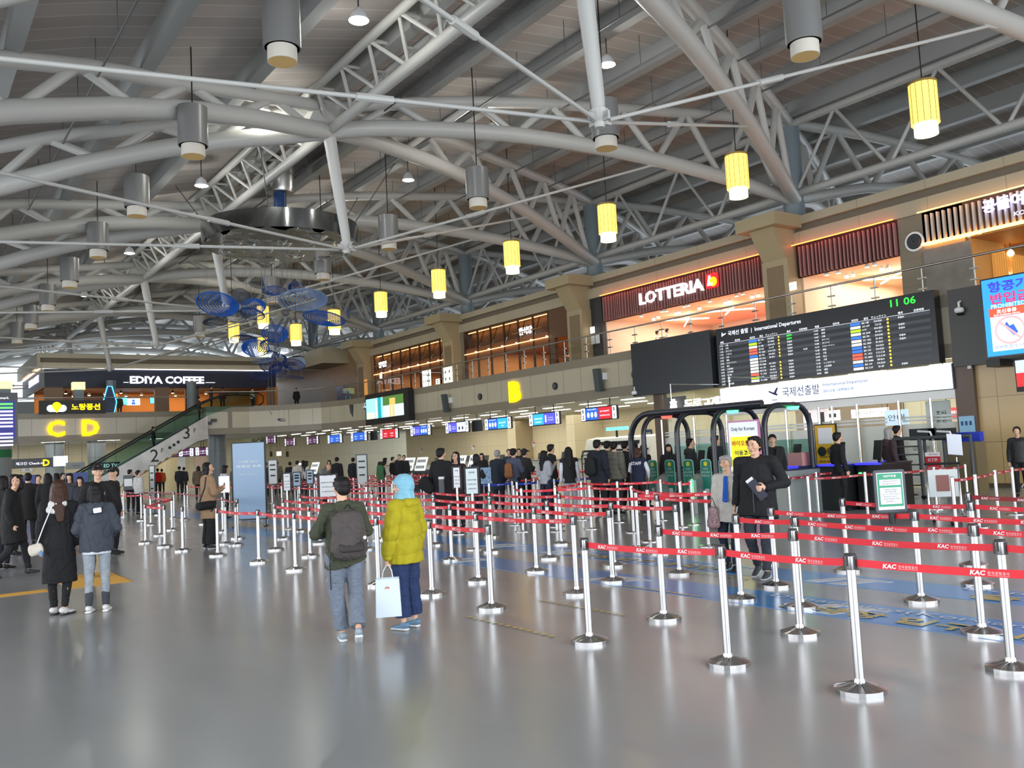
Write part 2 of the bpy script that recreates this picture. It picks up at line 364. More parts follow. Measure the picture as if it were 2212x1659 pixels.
# ---- cornice, pilasters and shop fronts of the upper gallery (plane x = 29)
M_corn = panel_mat('cornice', s2l(172, 162, 138), s2l(122, 114, 98), 2.6, 9, 'YZ', .45, .015, .03)
M_cornx = panel_mat('cornice_x', s2l(190, 182, 162), s2l(122, 114, 98), 2.6, 9, 'XZ', .45, .015, .03)
M_corndk = Cc('cornice_dark', (112, 100, 84), .5)
mb = MB(); mb.box(28.85, 33, -12, 59, 9.88, 10.2, 0); mb.box(29.05, 33, -12, 59, 9.6, 9.88, 1); mb.box(28.9, 33, -12, 59, 9.1, 9.6, 0)
struct(mb.build('trim_3', [M_corn, M_corndk]))
mb = MB(); mb.box(28.95, 33, 57.8, 78, 5.5, 10.0); struct(mb.build('wall_gallery_back', Cc('tan_wall', (150, 118, 88), .45, noise_s=2, noise_a=.04)))
mb = MB(); mb.box(26.8, 33, 62, 78, 9.0, 10.2); struct(mb.build('trim_8', M_corn))
M_pil = Cc('pilaster', (166, 152, 120), .4); M_pili = Cc('pilaster_inset', (128, 108, 82), .5)
M_dl = E('downlight', (255, 244, 224), 26)
for k in range(0, 4):
    yc = 21.65+12.4*k
    t = thing('pilaster', 'beige pilaster with flared bracket and downlight between shop fronts, %s from the departures board' % ORD[k], 'pilaster', (28.4, yc, 5.5), 0, 'pilasters between the shop fronts')
    mb = MB(); mb.box(.0, 1.0, -.6, .6, 0, 3.1); mb.build('shaft', M_pil, t)
    MB().box(-.03, .0, -.38, .38, .5, 2.85).build('inset_panel', M_pili, t)
    mb = MB(); mb.prism([(0, 3.1), (-.75, 4.3), (-.75, 4.6), (1, 4.6), (1, 3.1)], -.55, .55, fr=((0, 0, 0), (1, 0, 0), (0, 0, 1), (0, 1, 0))); mb.build('flared_capital', M_pil, t)
    mb = MB(); mb.box(-1.05, .6, -.95, .95, 4.25, 4.75); mb.build('bracket_box', M_pil, t)
    MB().lathe([(.14, 0), (.12, -.05), (.02, -.07)], (-.45, 0, 4.26), 16).build('downlight', M_dl, t)
M_iron = Cc('interior_wood_dark', (58, 38, 28), .5)
# partitions of wall between openings, all at x=29
def wallpan(name, y0, y1, z0, z1, m, x0=29.0, x1=29.2): return struct(MB().box(x0, x1, y0, y1, z0, z1).build(name, m))
M_gwall = panel_mat('gallery_wall', s2l(124, 116, 98), s2l(96, 90, 76), 1.3, .95, 'YZ', .45, .012, .03)
wallpan('wall_pier', 14.5, 16.8, 5.5, 9.1, M_gwall); wallpan('wall_pier_grey', 14.3, 15.9, 5.5, 7.8, Cc('grey_plaster', (128, 124, 118), .7, noise_s=3), 28.9, 29.0)
wallpan('wall_pier_dark', 32.65, 33.75, 5.5, 9.1, Cc('charcoal_panel', (48, 50, 52), .5))
wallpan('wall_pier_brown', 34.75, 37.0, 7.55, 9.1, Cc('brown_panel', (96, 66, 46), .5)); wallpan('wall_pier_brown.001', 36.5, 37.0, 5.5, 7.55, MATS['brown_panel'])
wallpan('wall_pier_brown.002', 34.75, 35.1, 5.5, 7.55, MATS['brown_panel'])
wallpan('wall_pier_tan', 45.5, 46.1, 5.5, 9.1, M_gwall); 
# shop rooms
def room(y0, y1, wall_c, ceil_c, fl_c, z1=7.95, x1=37, name='shop'):
    a, b_, c = [Cc('%s_%s' % (name, n), col, .55) for n, col in (('wall', wall_c), ('ceiling', ceil_c), ('floor', fl_c))]
    struct(MB().box(x1, x1+.2, y0, y1, 5.5, z1).build('wall_'+name, a))
    struct(MB().box(29.25, x1, y0-.15, y0, 5.5, z1).build('wall_'+name+'_side', a)); struct(MB().box(29.25, x1, y1, y1+.15, 5.5, z1).build('wall_'+name+'_end', a))
    struct(MB().box(29.25, x1, y0, y1, z1, z1+.1).build('ceiling_'+name, b_))
    struct(MB().box(29, x1, y0, y1, 5.5, 5.53).build('floor_'+name, c))
room(22.3, 32.6, (250, 228, 204), (250, 222, 196), (180, 140, 110), name='burger')
room(16.8, 21.0, (250, 228, 204), (250, 222, 196), (180, 140, 110), name='burger_second')
room(2, 14.45, (196, 150, 86), (190, 140, 84), (120, 90, 60), name='soup')
room(34.9, 45.5, (190, 140, 92), (160, 112, 72), (110, 80, 60), name='diner')
room(47.1, 57.7, (186, 132, 84), (120, 80, 52), (110, 80, 60), name='bistro')
warm = (1, .72, .45)
area('burger_lamp', (33, 27.4, 7.85), 6, 620, (1, .87, .72), sy=9); area('burger_lamp_two', (33, 18.9, 7.85), 5, 260, (1, .87, .74), sy=3.6)
area('soup_lamp', (33, 9, 7.85), 5, 300, warm, sy=9); area('diner_lamp', (33, 40, 7.85), 5, 520, warm, sy=9); area('bistro_lamp', (33, 52, 7.85), 5, 420, warm, sy=9)
# fluted red sign bands of the burger shop
M_slatr = Cc('fin_brown', (158, 112, 110), .5); M_redled = E('red_led', (255, 104, 44), 9); M_redback = Cc('fin_back', (60, 18, 20), .7)
def fins(y0, y1, z0, z1, step, label, m_fin, m_back, m_led, d=.14, x=29.0, wave=False):
    t = thing('fin_sign_band', label, 'shop sign', (x, (y0+y1)/2, z0)); h = z1-z0; w = (y1-y0)/2
    MB().box(.0, .1, -w, w, 0, h).build('back_panel', m_back, t)
    mb = MB(); n = int(2*w/step)
    for i in range(n):
        yy = -w+(i+.5)*step; dd = d*(1+.35*math.sin(i*.9)) if wave else d
        mb.box(-dd, 0, yy-step*.16, yy+step*.16, .02, h-.1)
    mb.build('fins', m_fin, t)
    MB().box(-.3, -.26, -w, w, h-.03, h).build('light_strip', m_led, t)
    return t
fins(22.35, 32.4, 7.8, 9.1, .17, 'dark red fluted sign band lit from above, over the burger shop front', M_slatr, M_redback, M_redled, wave=True)
fins(16.8, 21.05, 7.82, 9.1, .17, 'dark red fluted band with glowing top over the second burger shop opening', M_slatr, M_redback, M_redled, wave=True)
M_slatt = Cc('fin_tan', (206, 196, 186), .5); M_amb = E('amber_led', (255, 176, 84), 8); M_brback = Cc('fin_back_brown', (80, 58, 44), .6)
t3 = fins(3, 15.9, 7.98, 9.1, .2, 'brown and cream slatted sign band of the soup restaurant', M_slatt, M_brback, M_amb)
MB().box(-.16, 0, -6.45, 6.45, -.02, .06).build('light_strip', M_amb, t3)
M_signw = E('sign_white', (250, 250, 255), 2)
mb = MB(); text(mb, 'LOTTERIA', (28.8, 27.75, 8.46), RX, UZ, h=.55, w=4.0, bold=.02, ext=.08)
tag(mb.build('shop_sign', M_signw), 'glowing white capital letters on the red fluted burger sign band', 'shop sign')
t = thing('shop_logo', 'small square red logo with white letter and yellow disc after the burger lettering', 'logo', (28.8, 25.2, 8.5))
MB().prism(rrect(.66, .62, .1), 0, .08, fr=((0, 0, 0), RX, UZ, (-1, 0, 0))).build('square', E('logo_red', (235, 30, 36), 1.6), t)
MB().prism(circ(.2, 24, .1, -.06), .08, .1, fr=((0, 0, 0), RX, UZ, (-1, 0, 0))).build('disc', E('logo_yellow', (255, 196, 20), 2), t)
mb = MB(); mb.prism([(-.22, -.2), (-.12, .22), (-.02, .22), (-.1, -.1), (.08, -.1), (.06, -.2)], .08, .12, fr=((0, 0, 0), RX, UZ, (-1, 0, 0))); mb.build('letter', M_signw, t)
M_signb = E('sign_bluewhite', (205, 205, 255), 2)
mb = MB(); text(mb, '공들여 끓인', (28.75, 12.6, 8.72), RX, UZ, h=.42, w=2.3, bold=.03, ext=.05, ax='c'); text(mb, 'KOREAN BEEF SOUP', (28.75, 11.7, 8.27), RX, UZ, h=.14, w=2.2, bold=.02)
tag(mb.build('shop_sign', M_signb), 'glowing blue-white Korean lettering on the slatted soup restaurant band', 'shop sign')
mb = MB(); text(mb, '국물없는 김치찌개 자연담은 | 곤드레밥', (28.82, 14.8, 7.93), RX, UZ, h=.09, w=1.9, bold=.01)
tag(mb.build('shop_sign', M_amb), 'thin amber line of small lettering under the slatted soup band', 'shop sign')
# wooden louvre fronts
M_w1 = mat('walnut', s2l(96, 64, 44), .5, noise_s=1.5, noise_a=.25); M_w2 = Cc('walnut_frame', (60, 38, 26), .5)
M_gold = E('warm_tube', (255, 178, 96), 9)
def louvre(y0, y1, n, label, sign, ysign):
    t = thing('wooden_shop_front', label, 'shop front', (29, (y0+y1)/2, 5.5)); w = (y1-y0)/2; st = 2*w/n
    mb = MB()
    for i in range(n):
        a = -w+i*st+.04; mb.add([(.55, a, 3.55), (.55, a+st-.08, 3.55), (.12, a+st-.08, 2.5), (.12, a, 2.5)], [(0, 1, 2, 3)]); mb.add([(.57, a, 3.55), (.57, a+st-.08, 3.55), (.14, a+st-.08, 2.5), (.14, a, 2.5)], [(3, 2, 1, 0)])
    mb.build('sloped_panels', M_w1, t)
    for i in range(n+1): MB().box(-.02, .1, -w+i*st-.035, -w+i*st+.035, 0, 3.6).build('mullion', M_w2, t)
    MB().box(0, .1, -w, w, 3.52, 3.6).build('top_rail', M_w2, t)
    MB().tube([(.3, -w, 3.5), (.3, w, 3.5)], .02, 6).build('light_tube', M_gold, t); MB().tube([(-.05, -w, 2.18), (-.05, w, 2.18)], .018, 6).build('light_tube', M_gold, t)
    MB().box(.03, .08, -w, w, 1.7, 2.5).build('transom_panel', Cc('transom', (110, 72, 44), .5), t)
    for i in range(n): MB().lathe([(.02, .05), (.05, .03), (.05, -.03), (.02, -.05)], (-.08, -w+i*st+.1, 2.2), 8).build('bulb', E('bulb', (255, 232, 190), 12), t)
    mb = MB(); text(mb, sign, (28.85, ysign, 8.28), RX, UZ, h=.42, bold=.02, ext=.04)
    o = mb.build('shop_sign', M_signw); tag(o, 'glowing white Korean lettering on the walnut panels of the %s wooden front' % ('nearer' if y0 < 40 else 'farther'), 'shop sign')
    tag(MB().tube([(28.85, ysign-1.5, 8.25), (28.85, ysign+1.3, 8.25)], .03, 6).build('sign_bar', Cc('sign_bar', (150, 120, 80), .4)), 'slim bar behind the white lettering of the %s wooden front' % ('nearer' if y0 < 40 else 'farther'), 'sign bar')
louvre(37.0, 45.4, 6, 'walnut louvred restaurant front with warm tubes, nearer of the two', '한식당', 38.9)
louvre(47.1, 57.8, 8, 'walnut louvred restaurant front with warm tubes, farther of the two', '일식당', 56.2)
# glowing menu boards, posters, extinguisher etc on the gallery
M_menu = E('menu_board', (255, 250, 236), 1.4)
def board_on(px, py, x, w, h, label, name, m, txt=None, tm=None, face=RX, th=.05, z=None, cat='sign', kw={}):
    p = atx(px, py, x) if face is RX else aty(px, py, x)
    N = face.cross(UZ); t = thing(name, label, cat, p)
    MB().obox(Vector((0, 0, 0))-N*th/2, face, UZ, N, w, h, th).build('panel', m, t)
    if name in ('hanging_sign', 'lit_sign', 'grey_sign', 'black_sign', 'monitor'):
        for k in (-.35, .35): MB().tube([face*(w*k)+UZ*(h/2), face*(w*k)+UZ*(3.9-p.z)], .012, 5).build('rod', M_dkgrey, t)
    if txt:
        mb = MB()
        for (s, ox, oz, hh, ww) in txt: text(mb, s, face*ox+UZ*oz, face, UZ, h=hh, w=ww, eps=.008, **kw)
        mb.build('lettering', tm or M_blk, t)
    return t
board_on(921, 818, 27.2, 1.0, 1.1, 'bright menu board with rows of dishes behind the railing, left of the numeral three', 'menu_board', M_menu, [('▪ ▪ ▪ ▪', 0, .25, .12, .8), ('▪ ▪ ▪ ▪', 0, -.15, .12, .8)], Cc('menu_ink', (196, 170, 110), .6))
board_on(967, 811, 27.2, .95, 1.0, 'bright menu board with four dish pictures behind the railing', 'menu_board', M_menu, [('▪ ▪', 0, .22, .18, .6), ('▪ ▪', 0, -.2, .18, .6)], MATS['menu_ink'])
board_on(945, 826, 26.4, .38, .42, 'small white panel with a black numeral three behind the railing', 'number_sign', M_menu, [('3', 0, 0, .3, .2)])
M_exit = E('exit_green', (60, 190, 130), 1.6)
for (px, py, x, lb) in ((1712, 618, 28.35, 'green and white exit arrow sign on the pilaster next to the burger shop'), (822, 813, 28.8, 'green exit sign at the farther wooden front')):
    board_on(px, py, x, .3, .3, lb, 'exit_sign', M_menu, [('←', 0, 0, .16, .2)], M_exit)
board_on(1279, 713, 28.8, .3, .32, 'small white square sign on the charcoal panel beside the burger shop', 'small_sign', M_menu)
board_on(1280, 733, 28.9, .28, .5, 'framed grey notice on the charcoal panel, left one', 'notice', M_white); board_on(1290, 731, 28.9, .28, .5, 'framed grey notice on the charcoal panel, right one', 'notice', M_white)
board_on(776, 806, 28.7, .95, .5, 'black wall clock with green digits on the tan gallery wall', 'digital_clock', M_blk, [('11:06', 0, 0, .28, .62)], E('clock_green', (40, 255, 80), 3), cat='clock')
board_on(706, 861, 27.5, .3, 1.2, 'narrow white upright light panel behind the railing', 'light_panel', M_menu) if False else None
board_on(735, 852, 28.2, 1.3, 1.3, 'blue-grey glass kiosk on the far gallery', 'kiosk', Cc('kiosk_blue', (70, 74, 120), .3))
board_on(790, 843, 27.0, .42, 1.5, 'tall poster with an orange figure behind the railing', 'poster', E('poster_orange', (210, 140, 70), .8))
t = thing('air_vent', 'round white louvred air diffuser on the grey pier between the restaurants', 'vent', atx(1976, 522, 28.98))
MB().prism(circ(.34, 32), -.02, .04, fr=((0, 0, 0), RX, UZ, (-1, 0, 0))).build('rim', M_white, t)
MB().prism(circ(.27, 28), .04, .05, fr=((0, 0, 0), RX, UZ, (-1, 0, 0))).build('cone', M_blk, t)
for r in (.08, .15, .21): MB().tube([(-.06, r*math.cos(a*.3927), r*math.sin(a*.3927)) for a in range(16)], .018, 6, closed=True).build('blade', M_dkgrey, t)
# burger shop contents
M_hot = E('spot_warm', (255, 236, 208), 14); M_track = E('tube_white', (255, 240, 222), 5)
i = 0
for (px, py) in [(1385, 682), (1412, 690), (1422, 686), (1430, 672), (1439, 671), (1460, 678), (1467, 676), (1478, 661), (1487, 659), (1511, 667), (1533, 650), (1567, 655), (1577, 652), (1591, 638), (1604, 634), (1625, 642), (1638, 639), (1656, 624), (1668, 619)]:
    p = atz(px, py, 7.8)
    if p.x > 36.5 or p.y > 32: continue
    t = thing('spotlight', 'white cone spotlight in the burger shop ceiling, %s from the charcoal panel' % ORD[min(i, 19)], 'spotlight', p, 0, 'cone spotlights in the burger shop'); i += 1
    MB().lathe([(.05, .12), (.09, 0), (.1, -.04)], n=10).build('shade', M_white, t, 40); MB().lathe([(.085, -.045), (.01, -.06)], n=10).build('bulb', M_hot, t)
i = 0
for (px, py) in [(1765, 611), (1786, 592), (1811, 588), (1829, 598), (1842, 595), (1873, 575), (1889, 571), (1905, 582), (1918, 578)]:
    p = atz(px, py, 7.8)
    if p.x > 36.5: continue
    t = thing('spotlight', 'small white cone spotlight in the second burger shop opening, %s from the pilaster' % ORD[i], 'spotlight', p, 0, 'cone spotlights in the second opening'); i += 1
    MB().lathe([(.05, .12), (.09, 0), (.1, -.04)], n=10).build('shade', M_white, t, 40); MB().lathe([(.085, -.045), (.01, -.06)], n=10).build('bulb', M_hot, t)
for i, (a, b_) in enumerate([((1436, 692), (1532, 687)), ((1478, 705), (1490, 684)), ((1524, 674), (1630, 666)), ((1567, 680), (1585, 662)), ((1624, 653), (1672, 650)), ((1766, 629), (1857, 622)), ((1780, 640), (1812, 616)), ((1864, 605), (1953, 599)), ((1903, 613), (1946, 588))]):
    A = atz(*a, 7.7); B = atz(*b_, 7.7)
    if A.x > 36.8: A = atz(*a, 7.4)
    if B.x > 36.8: B = atz(*b_, 7.4)
    for P_ in (A, B): P_.x = min(P_.x, 36.6); P_.x = max(P_.x, 29.4)
    c = (A+B)/2; t = thing('tube_lamp', 'crossed white tube lamp below the burger shop ceiling, %s from the charcoal panel' % ORD[i], 'tube lamp', c)
    MB().tube([A-c, B-c], .035, 6).build('tube', M_track, t); MB().tube([(0, 0, 0), (0, 0, 7.95-c.z)], .008, 5).build('rod', M_white, t)
M_redp = E('red_fascia', (196, 46, 40), .35)
t = thing('counter_fascia', 'red illuminated fascia strip over the burger counter', 'counter sign', (36.2, 27.2, 7.0))
MB().box(0, .2, -4.6, 4.8, -.45, .35).build('fascia', M_redp, t)
mb = MB(); text(mb, 'LOTTERIA', (-.01, -2.6, .08), RX, UZ, h=.2, bold=.02); text(mb, 'LOTTERIA', (-.01, 3.9, .08), RX, UZ, h=.18, bold=.02); text(mb, 'Lotte BEST and hot in Taste!', (-.01, .6, .05), RX, UZ, h=.24, bold=.02); mb.build('lettering', M_signw, t)
tag(MB().box(34.6, 35.4, 22.6, 31.5, 5.53, 6.5).build('service_counter', M_redp), 'low red service counter inside the burger shop', 'counter')
t = thing('wall_sign', 'small red sign with white capitals deep in the second burger opening', 'sign', atx(1784, 661, 36.5)); MB().box(0, .15, -.55, .55, -.3, .25).build('panel', M_redp, t)
mb = MB(); text(mb, 'LOTTE', (-.01, 0, .12), RX, UZ, h=.16, bold=.02); mb.build('lettering', M_signw, t)
# soup shop contents
mb = MB()
for i in range(26): mb.box(34.5-i*.16, 34.56-i*.16, 14.3, 14.42, 5.6, 7.6)
tag(mb.build('slatted_screen', E('slat_gold', (214, 160, 80), .35)), 'golden vertical slat screen inside the soup restaurant', 'screen')
for i, (px, py) in enumerate([(2106, 572), (2183, 546), (2177, 592), (2136, 587)]):
    p = atx(px, py, 31.5); t = thing('pendant_lamp', 'glowing glass pendant inside the soup restaurant, %s from the slat screen' % ORD[i], 'lamp', p, 0, 'pendants in the soup restaurant')
    MB().lathe([(.03, .12), (.1, .04), (.12, -.04), (.06, -.12), (.01, -.13)], n=12).build('globe', E('pendant_bulb', (255, 214, 150), 6), t, 60); MB().tube([(0, 0, .1), (0, 0, 7.95-p.z)], .01, 5).build('cord', M_blk, t)
# ================================================================ FAR FACADE (y 67) with the coffee shop
mb = MB(); mb.box(8.5, 29, 66.9, 72, 9.62, 9.95, 0); mb.box(8.5, 29, 67.1, 72, 9.3, 9.62, 1); mb.box(8.5, 29, 66.95, 72, 8.98, 9.3, 0)
mb.box(8.3, 8.5, 66.9, 78, 8.98, 9.95, 0); struct(mb.build('trim_4', [M_cornx, M_corndk]))
M_navy = Cc('navy_fascia', (26, 34, 62), .45)
struct(MB().box(8.75, 25.0, 67.0, 67.3, 7.6, 8.85).build('wall_navy_fascia', M_navy))
struct(MB().box(8.55, 8.75, 67.0, 77, 7.6, 8.85).build('wall_grey_fascia', Cc('grey_fascia', (128, 134, 136), .5)))
M_lin = E('linear_white', (255, 250, 240), 3)
tag(MB().box(8.6, 25.0, 66.9, 66.98, 8.86, 8.92).build('linear_light', M_lin), 'thin white light line along the top of the navy coffee shop fascia', 'light')
tag(MB().box(8.45, 8.54, 67, 76, 8.86, 8.92).build('linear_light', E('linear_warm', (255, 214, 160), 3)), 'thin warm light line along the receding grey fascia', 'light')
mb = MB(); a, b_ = aty(281, 820, 66.95), aty(441, 820, 66.95)
text(mb, 'EDIYA COFFEE', ((a.x+b_.x)/2, 66.95, 8.13), RY, UZ, h=.54, w=b_.x-a.x, bold=.03, ext=.06); mb.box(a.x-.45, a.x-.1, 66.93, 66.96, 7.93, 7.96); mb.box(b_.x+.1, b_.x+.8, 66.93, 66.96, 7.93, 7.96)
tag(mb.build('shop_sign', M_signw), 'glowing white EDIYA COFFEE capitals on the navy fascia', 'shop sign')
mb = MB(); text(mb, 'EDIYA COFFEE', (8.5, 70.5, 8.3), (0, -1, 0), UZ, h=.5, w=5, bold=.04, ext=.04)
tag(mb.build('shop_sign', M_signb), 'white lettering seen at a slant on the grey side fascia', 'shop sign')
OR = Cc('cafe_orange', (214, 138, 66), .55); ORd = Cc('cafe_brown', (72, 42, 30), .6)
struct(MB().box(8.8, 25, 72.5, 72.7, 5.5, 7.6).build('wall_cafe', OR)); struct(MB().box(8.8, 25, 67.2, 72.6, 7.55, 7.65).build('ceiling_cafe', ORd)); struct(MB().box(24.9, 25.1, 67, 72.6, 5.5, 7.6).build('wall_cafe_side', OR))
for x0, x1 in ((8.75, 9.9), (15.9, 16.9), (24.3, 25.0)): struct(MB().box(x0, x1, 67.05, 67.3, 5.5, 7.6).build('wall_cafe_pier', Cc('cafe_pier', (134, 106, 84), .5)))
struct(MB().box(13.6, 14.3, 71.5, 72.0, 5.5, 7.6).build('wall_cafe_post', OR)); struct(MB().box(18.1, 19.1, 67.2, 67.35, 5.5, 7.6).build('wall_cafe_locker', M_dkgrey))
area('cafe_lamp', (15, 70, 7.5), 12, 420, (1, .72, .44), sy=3.5)
struct(MB().box(10, 13.5, 72.3, 72.5, 6.9, 7.5).build('wall_cafe_soffit', ORd))
for i in range(16):
    x = 10.2+.9*i; y = 68+(i*7 % 4)*.9
    t = thing('pendant_lamp', '%s coffee shop lamp counted from the grey side fascia' % ORD[i], 'lamp', (x, y, 7.3), 0, 'small lamps in the coffee shop')
    MB().lathe([(.03, .14), (.12, .02), (.13, -.04)], n=10).build('shade', M_blk, t, 40); MB().lathe([(.1, -.045), (.07, -.08), (.01, -.09)], n=10).build('bulb', E('cafe_bulb', (255, 206, 140), 9), t); MB().tube([(0, 0, .12), (0, 0, .27)], .01, 5).build('cord', M_blk, t)
M_scr1 = E('screen_blue', (84, 190, 240), 1.3); M_scr2 = E('screen_pale', (190, 226, 250), 1.3)
for i, (px, py, w, m_) in enumerate([(261, 867, .95, M_scr1), (288, 868, 1.0, M_scr2), (339, 864, 1.05, M_scr1)]):
    p = aty(px, py, 71); t = thing('menu_screen', '%s bright menu screen in the coffee shop, counted from the corner' % ORD[i], 'screen', p, 0, 'menu screens in the coffee shop')
    MB().box(-w/2, w/2, 0, .06, -.28, .28).build('housing', M_blk, t); MB().box(-w/2+.02, w/2-.02, -.01, 0, -.26, .26).build('display', m_, t)
    mb = MB(); mb.prism(circ(.1, 12), -.03, -.02, fr=((0, 0, .08), (1, 0, 0), (0, 0, 1), (0, 1, 0))); mb.box(-.13, .13, -.03, -.02, -.2, -.04); mb.build('picture', E('screen_figure', (40, 90, 200), .8), t)
t = thing('floor_display', 'tall blue neon outlined display stand behind the railing beside the yellow balloon sign', 'display', aty(237, 891, 63.6))
mb = MB(); mb.prism([(-.28, 0), (-.42, .7), (-.14, 1.75), (.14, 1.75), (.42, .7), (.28, 0)], 0, .1, fr=((0, 0, 0), RY, UZ, (0, -1, 0))); mb.build('panel', Cc('display_navy', (24, 44, 84), .4), t)
MB().tube([(-.28, -.12, 0), (-.42, -.12, .7), (-.14, -.12, 1.75), (.14, -.12, 1.75), (.42, -.12, .7), (.28, -.12, 0)], .035, 6).build('neon_outline', E('neon_blue', (60, 190, 255), 4), t)
# yellow balloon sign on the railing
p = aty(158, 879, 62.4); t = thing('travel_sign', 'black sign box with yellow balloon, cloud and yellow Korean lettering on the far railing', 'sign', p)
MB().box(-1.95, 1.95, 0, .2, -.43, .43).build('box', M_blk, t)
M_yel = E('yellow_sign', (255, 214, 0), 2.2)
mb = MB(); text(mb, '노랑풍선', (.75, -.01, .0), RY, UZ, h=.42, w=1.7, bold=.03); mb.build('lettering', M_yel, t)
fr = ((-.95, -.0, 0), (1, 0, 0), (0, 0, 1), (0, -1, 0))
mb = MB(); [mb.prism(circ(r, 16, x, y), .01, .03, fr=fr) for r, x, y in ((.22, -.35, -.08), (.22, .35, -.08), (.26, 0, -.06))]; mb.box(-1.3, -.6, -.03, -.01, -.3, -.1); mb.build('cloud', M_signw, t)
mb = MB(); mb.prism([(.27*math.cos(a*.35), .05+.27*math.sin(a*.35)) for a in range(-1, 11)]+[(0, -.36)], .03, .06, fr=fr); mb.build('balloon', M_yel, t)
# big yellow zone letters
for ch, px, py, lb in (('C', 121, 926, 'big glowing yellow letter C on the far gallery front'), ('D', 196, 924, 'big glowing yellow letter D on the far gallery front')):
    p = aty(px, py, 62.6); mb = MB(); text(mb, ch, (0, 0, 0), RY, UZ, h=1.05, w=1.03, bold=.035, ext=.12, eps=.06)
    tag(mb.build('zone_letter', M_yel, None, None, p), lb, 'letter')
p = atx(1112, 846, 24.95); mb = MB(); text(mb, 'B', (0, 0, 0), RX, UZ, h=1.02, w=.9, bold=.035, ext=.12, eps=.06)
tag(mb.build('zone_letter', M_yel, None, None, p), 'big glowing yellow letter B on the long gallery front', 'letter')
# green/yellow square lamp boxes on small columns upstairs
for i, (px, py) in enumerate([(11, 832), (169, 834)]):
    p = aty(px, py, 64.8); t = thing('box_lamp', ['pale green box lamp above the flight board at the picture edge', 'pale green box lamp standing before the navy fascia'][i], 'lamp', p)
    MB().box(-.38, .38, -.3, .3, -.25, .25).build('shade', E('box_lamp_glow', (236, 244, 150), 1.6), t); MB().box(-.3, .3, -.25, .25, -2.1, -.25).build('stem', M_colg, t)
# ---- escalator (plane y 58.2 .. 59.8), rising to x 17
S = .56
esc = thing('escalator', 'escalator with glass sides and a mirror-grey flank marked 2F and 3F, climbing to the gallery', 'escalator', (9, 58, 0))
M_esc = mat('escalator_flank', s2l(176, 174, 170), .25, .35, noise_s=.7, noise_a=.22)
top = lambda x: 4.95-S*(17-x)
poly = [(17, 4.95), (17, 3.45), (16.3, 3.3), (10.4, 0), (7.6, 0), (7.6, .25), (8.6, top(8.6))]
for y0, y1 in ((0, .12), (1.7, 1.82)):
    MB().prism([(x-9, z) for x, z in poly], y0, y1, fr=((0, 0, 0), (1, 0, 0), (0, 0, 1), (0, 1, 0))).build('flank', M_esc, esc)
MB().prism([(x-9, z-.06) for x, z in poly], .12, 1.7, fr=((0, 0, 0), (1, 0, 0), (0, 0, 1), (0, 1, 0))).build('truss', M_dkgrey, esc)
hp = [(-2.2, .25), (-1.9, 1.05), (-.4, top(8.6)+.95), (8, 5.9), (9.4, 6.42), (11.4, 6.42), (11.75, 6.2), (11.75, 5.8), (11.4, 5.56)]
for y in (.06, 1.76):
    MB().tube([(x, y, z) for x, z in hp], .05, 8).build('handrail', M_blk, esc, 60)
    mb = MB(); mb.add([(-1.9, y, .3), (-.4, y, top(8.6)), (8, y, 4.95), (9.6, y, 5.5), (11.4, y, 5.5), (11.4, y, 6.38), (9.4, y, 6.38), (8, y, 5.86), (-.4, y, top(8.6)+.9), (-1.9, y, 1.0)], [(0, 1, 8, 9), (1, 2, 7, 8), (2, 3, 6, 7), (3, 4, 5, 6)]); mb.build('glass_panel', M_glassg, esc)
mb = MB()
for i in range(28):
    x = -.6+i*.33; z = max(.05, 4.7-S*(8.4-x)+.1); mb.box(x, x+.33, .15, 1.68, z-.2, z)
mb.build('steps', M_dkgrey, esc)
mb = MB()
for s, px, py, h in (('3', 403, 935, .78), ('F', 421, 930, .28), ('2', 334, 984, .78), ('F', 351, 973, .28)):
    p = aty(px, py, 57.98); text(mb, s, (p.x-9, -.01, p.z), RY, UZ, h=h, bold=.004)
for px, py in ((367, 967), (376, 961), (385, 955)): p = aty(px, py, 57.98); mb.prism(circ(.1, 14, p.x-9, p.z), .01, .02, fr=((0, 0, 0), (1, 0, 0), (0, 0, 1), (0, -1, 0)))
mb.build('lettering', M_blk, esc)
mb = MB()
for i in range(12):
    x = 1.5+i*.42; z = max(0, (x+9-10.4)*S); mb.add([(x, -.02, z-.02), (x+.2, -.02, z+.1), (x+.2, -.02, z+.22), (x, -.02, z+.1)], [(0, 1, 2, 3)])
mb.build('warning_stripes', Cc('stripe_amber', (150, 120, 60), .6), esc)
# ================================================================ ROOF
M_roof = panel_mat('roof_panels', (.47, .43, .4), (.62, .585, .555), .62, 400, 'YX', .6, .05, .10)
UZT = [(-18, 3.4), (-12, 5.5), (-7, 7.4), (-2, 9.2), (2.2, 10.6), (3.8, 11.1), (6.4, 11.7), (8.1, 12.1), (11.4, 12.85), (12.7, 13.1), (15.1, 13.5), (18.4, 13.87), (23, 14.15), (27, 14.36), (30, 14.4), (34, 14.3), (39, 13.9), (44, 13.1), (49, 12.0), (54, 10.4)]
zu = lambda x: interp(UZT, x)
LR = [(0, 12.1), (.06, 12.32), (.15, 12.48), (.25, 12.6), (.35, 12.66), (.45, 12.6), (.55, 12.48), (.65, 12.3), (.75, 12.05), (.85, 11.75), (.95, 11.38), (1, 11.2)]
LL = [(0, 12.1), (.08, 11.78), (.15, 11.55), (.27, 11.0), (.38, 10.33), (.5, 9.45), (.62, 8.45), (.75, 7.2), (.9, 5.6), (1, 4.4)]
LX = [(0, 11.2), (.2, 12.0), (.4, 12.3), (.6, 12.1), (.8, 11.4), (1, 10.4)]
mb = MB(); xs = [a for a, _ in UZT]; th = .12
vs = []
for x, z in UZT:
    for y in (-14, 100): vs.append((x, y, z+.75))
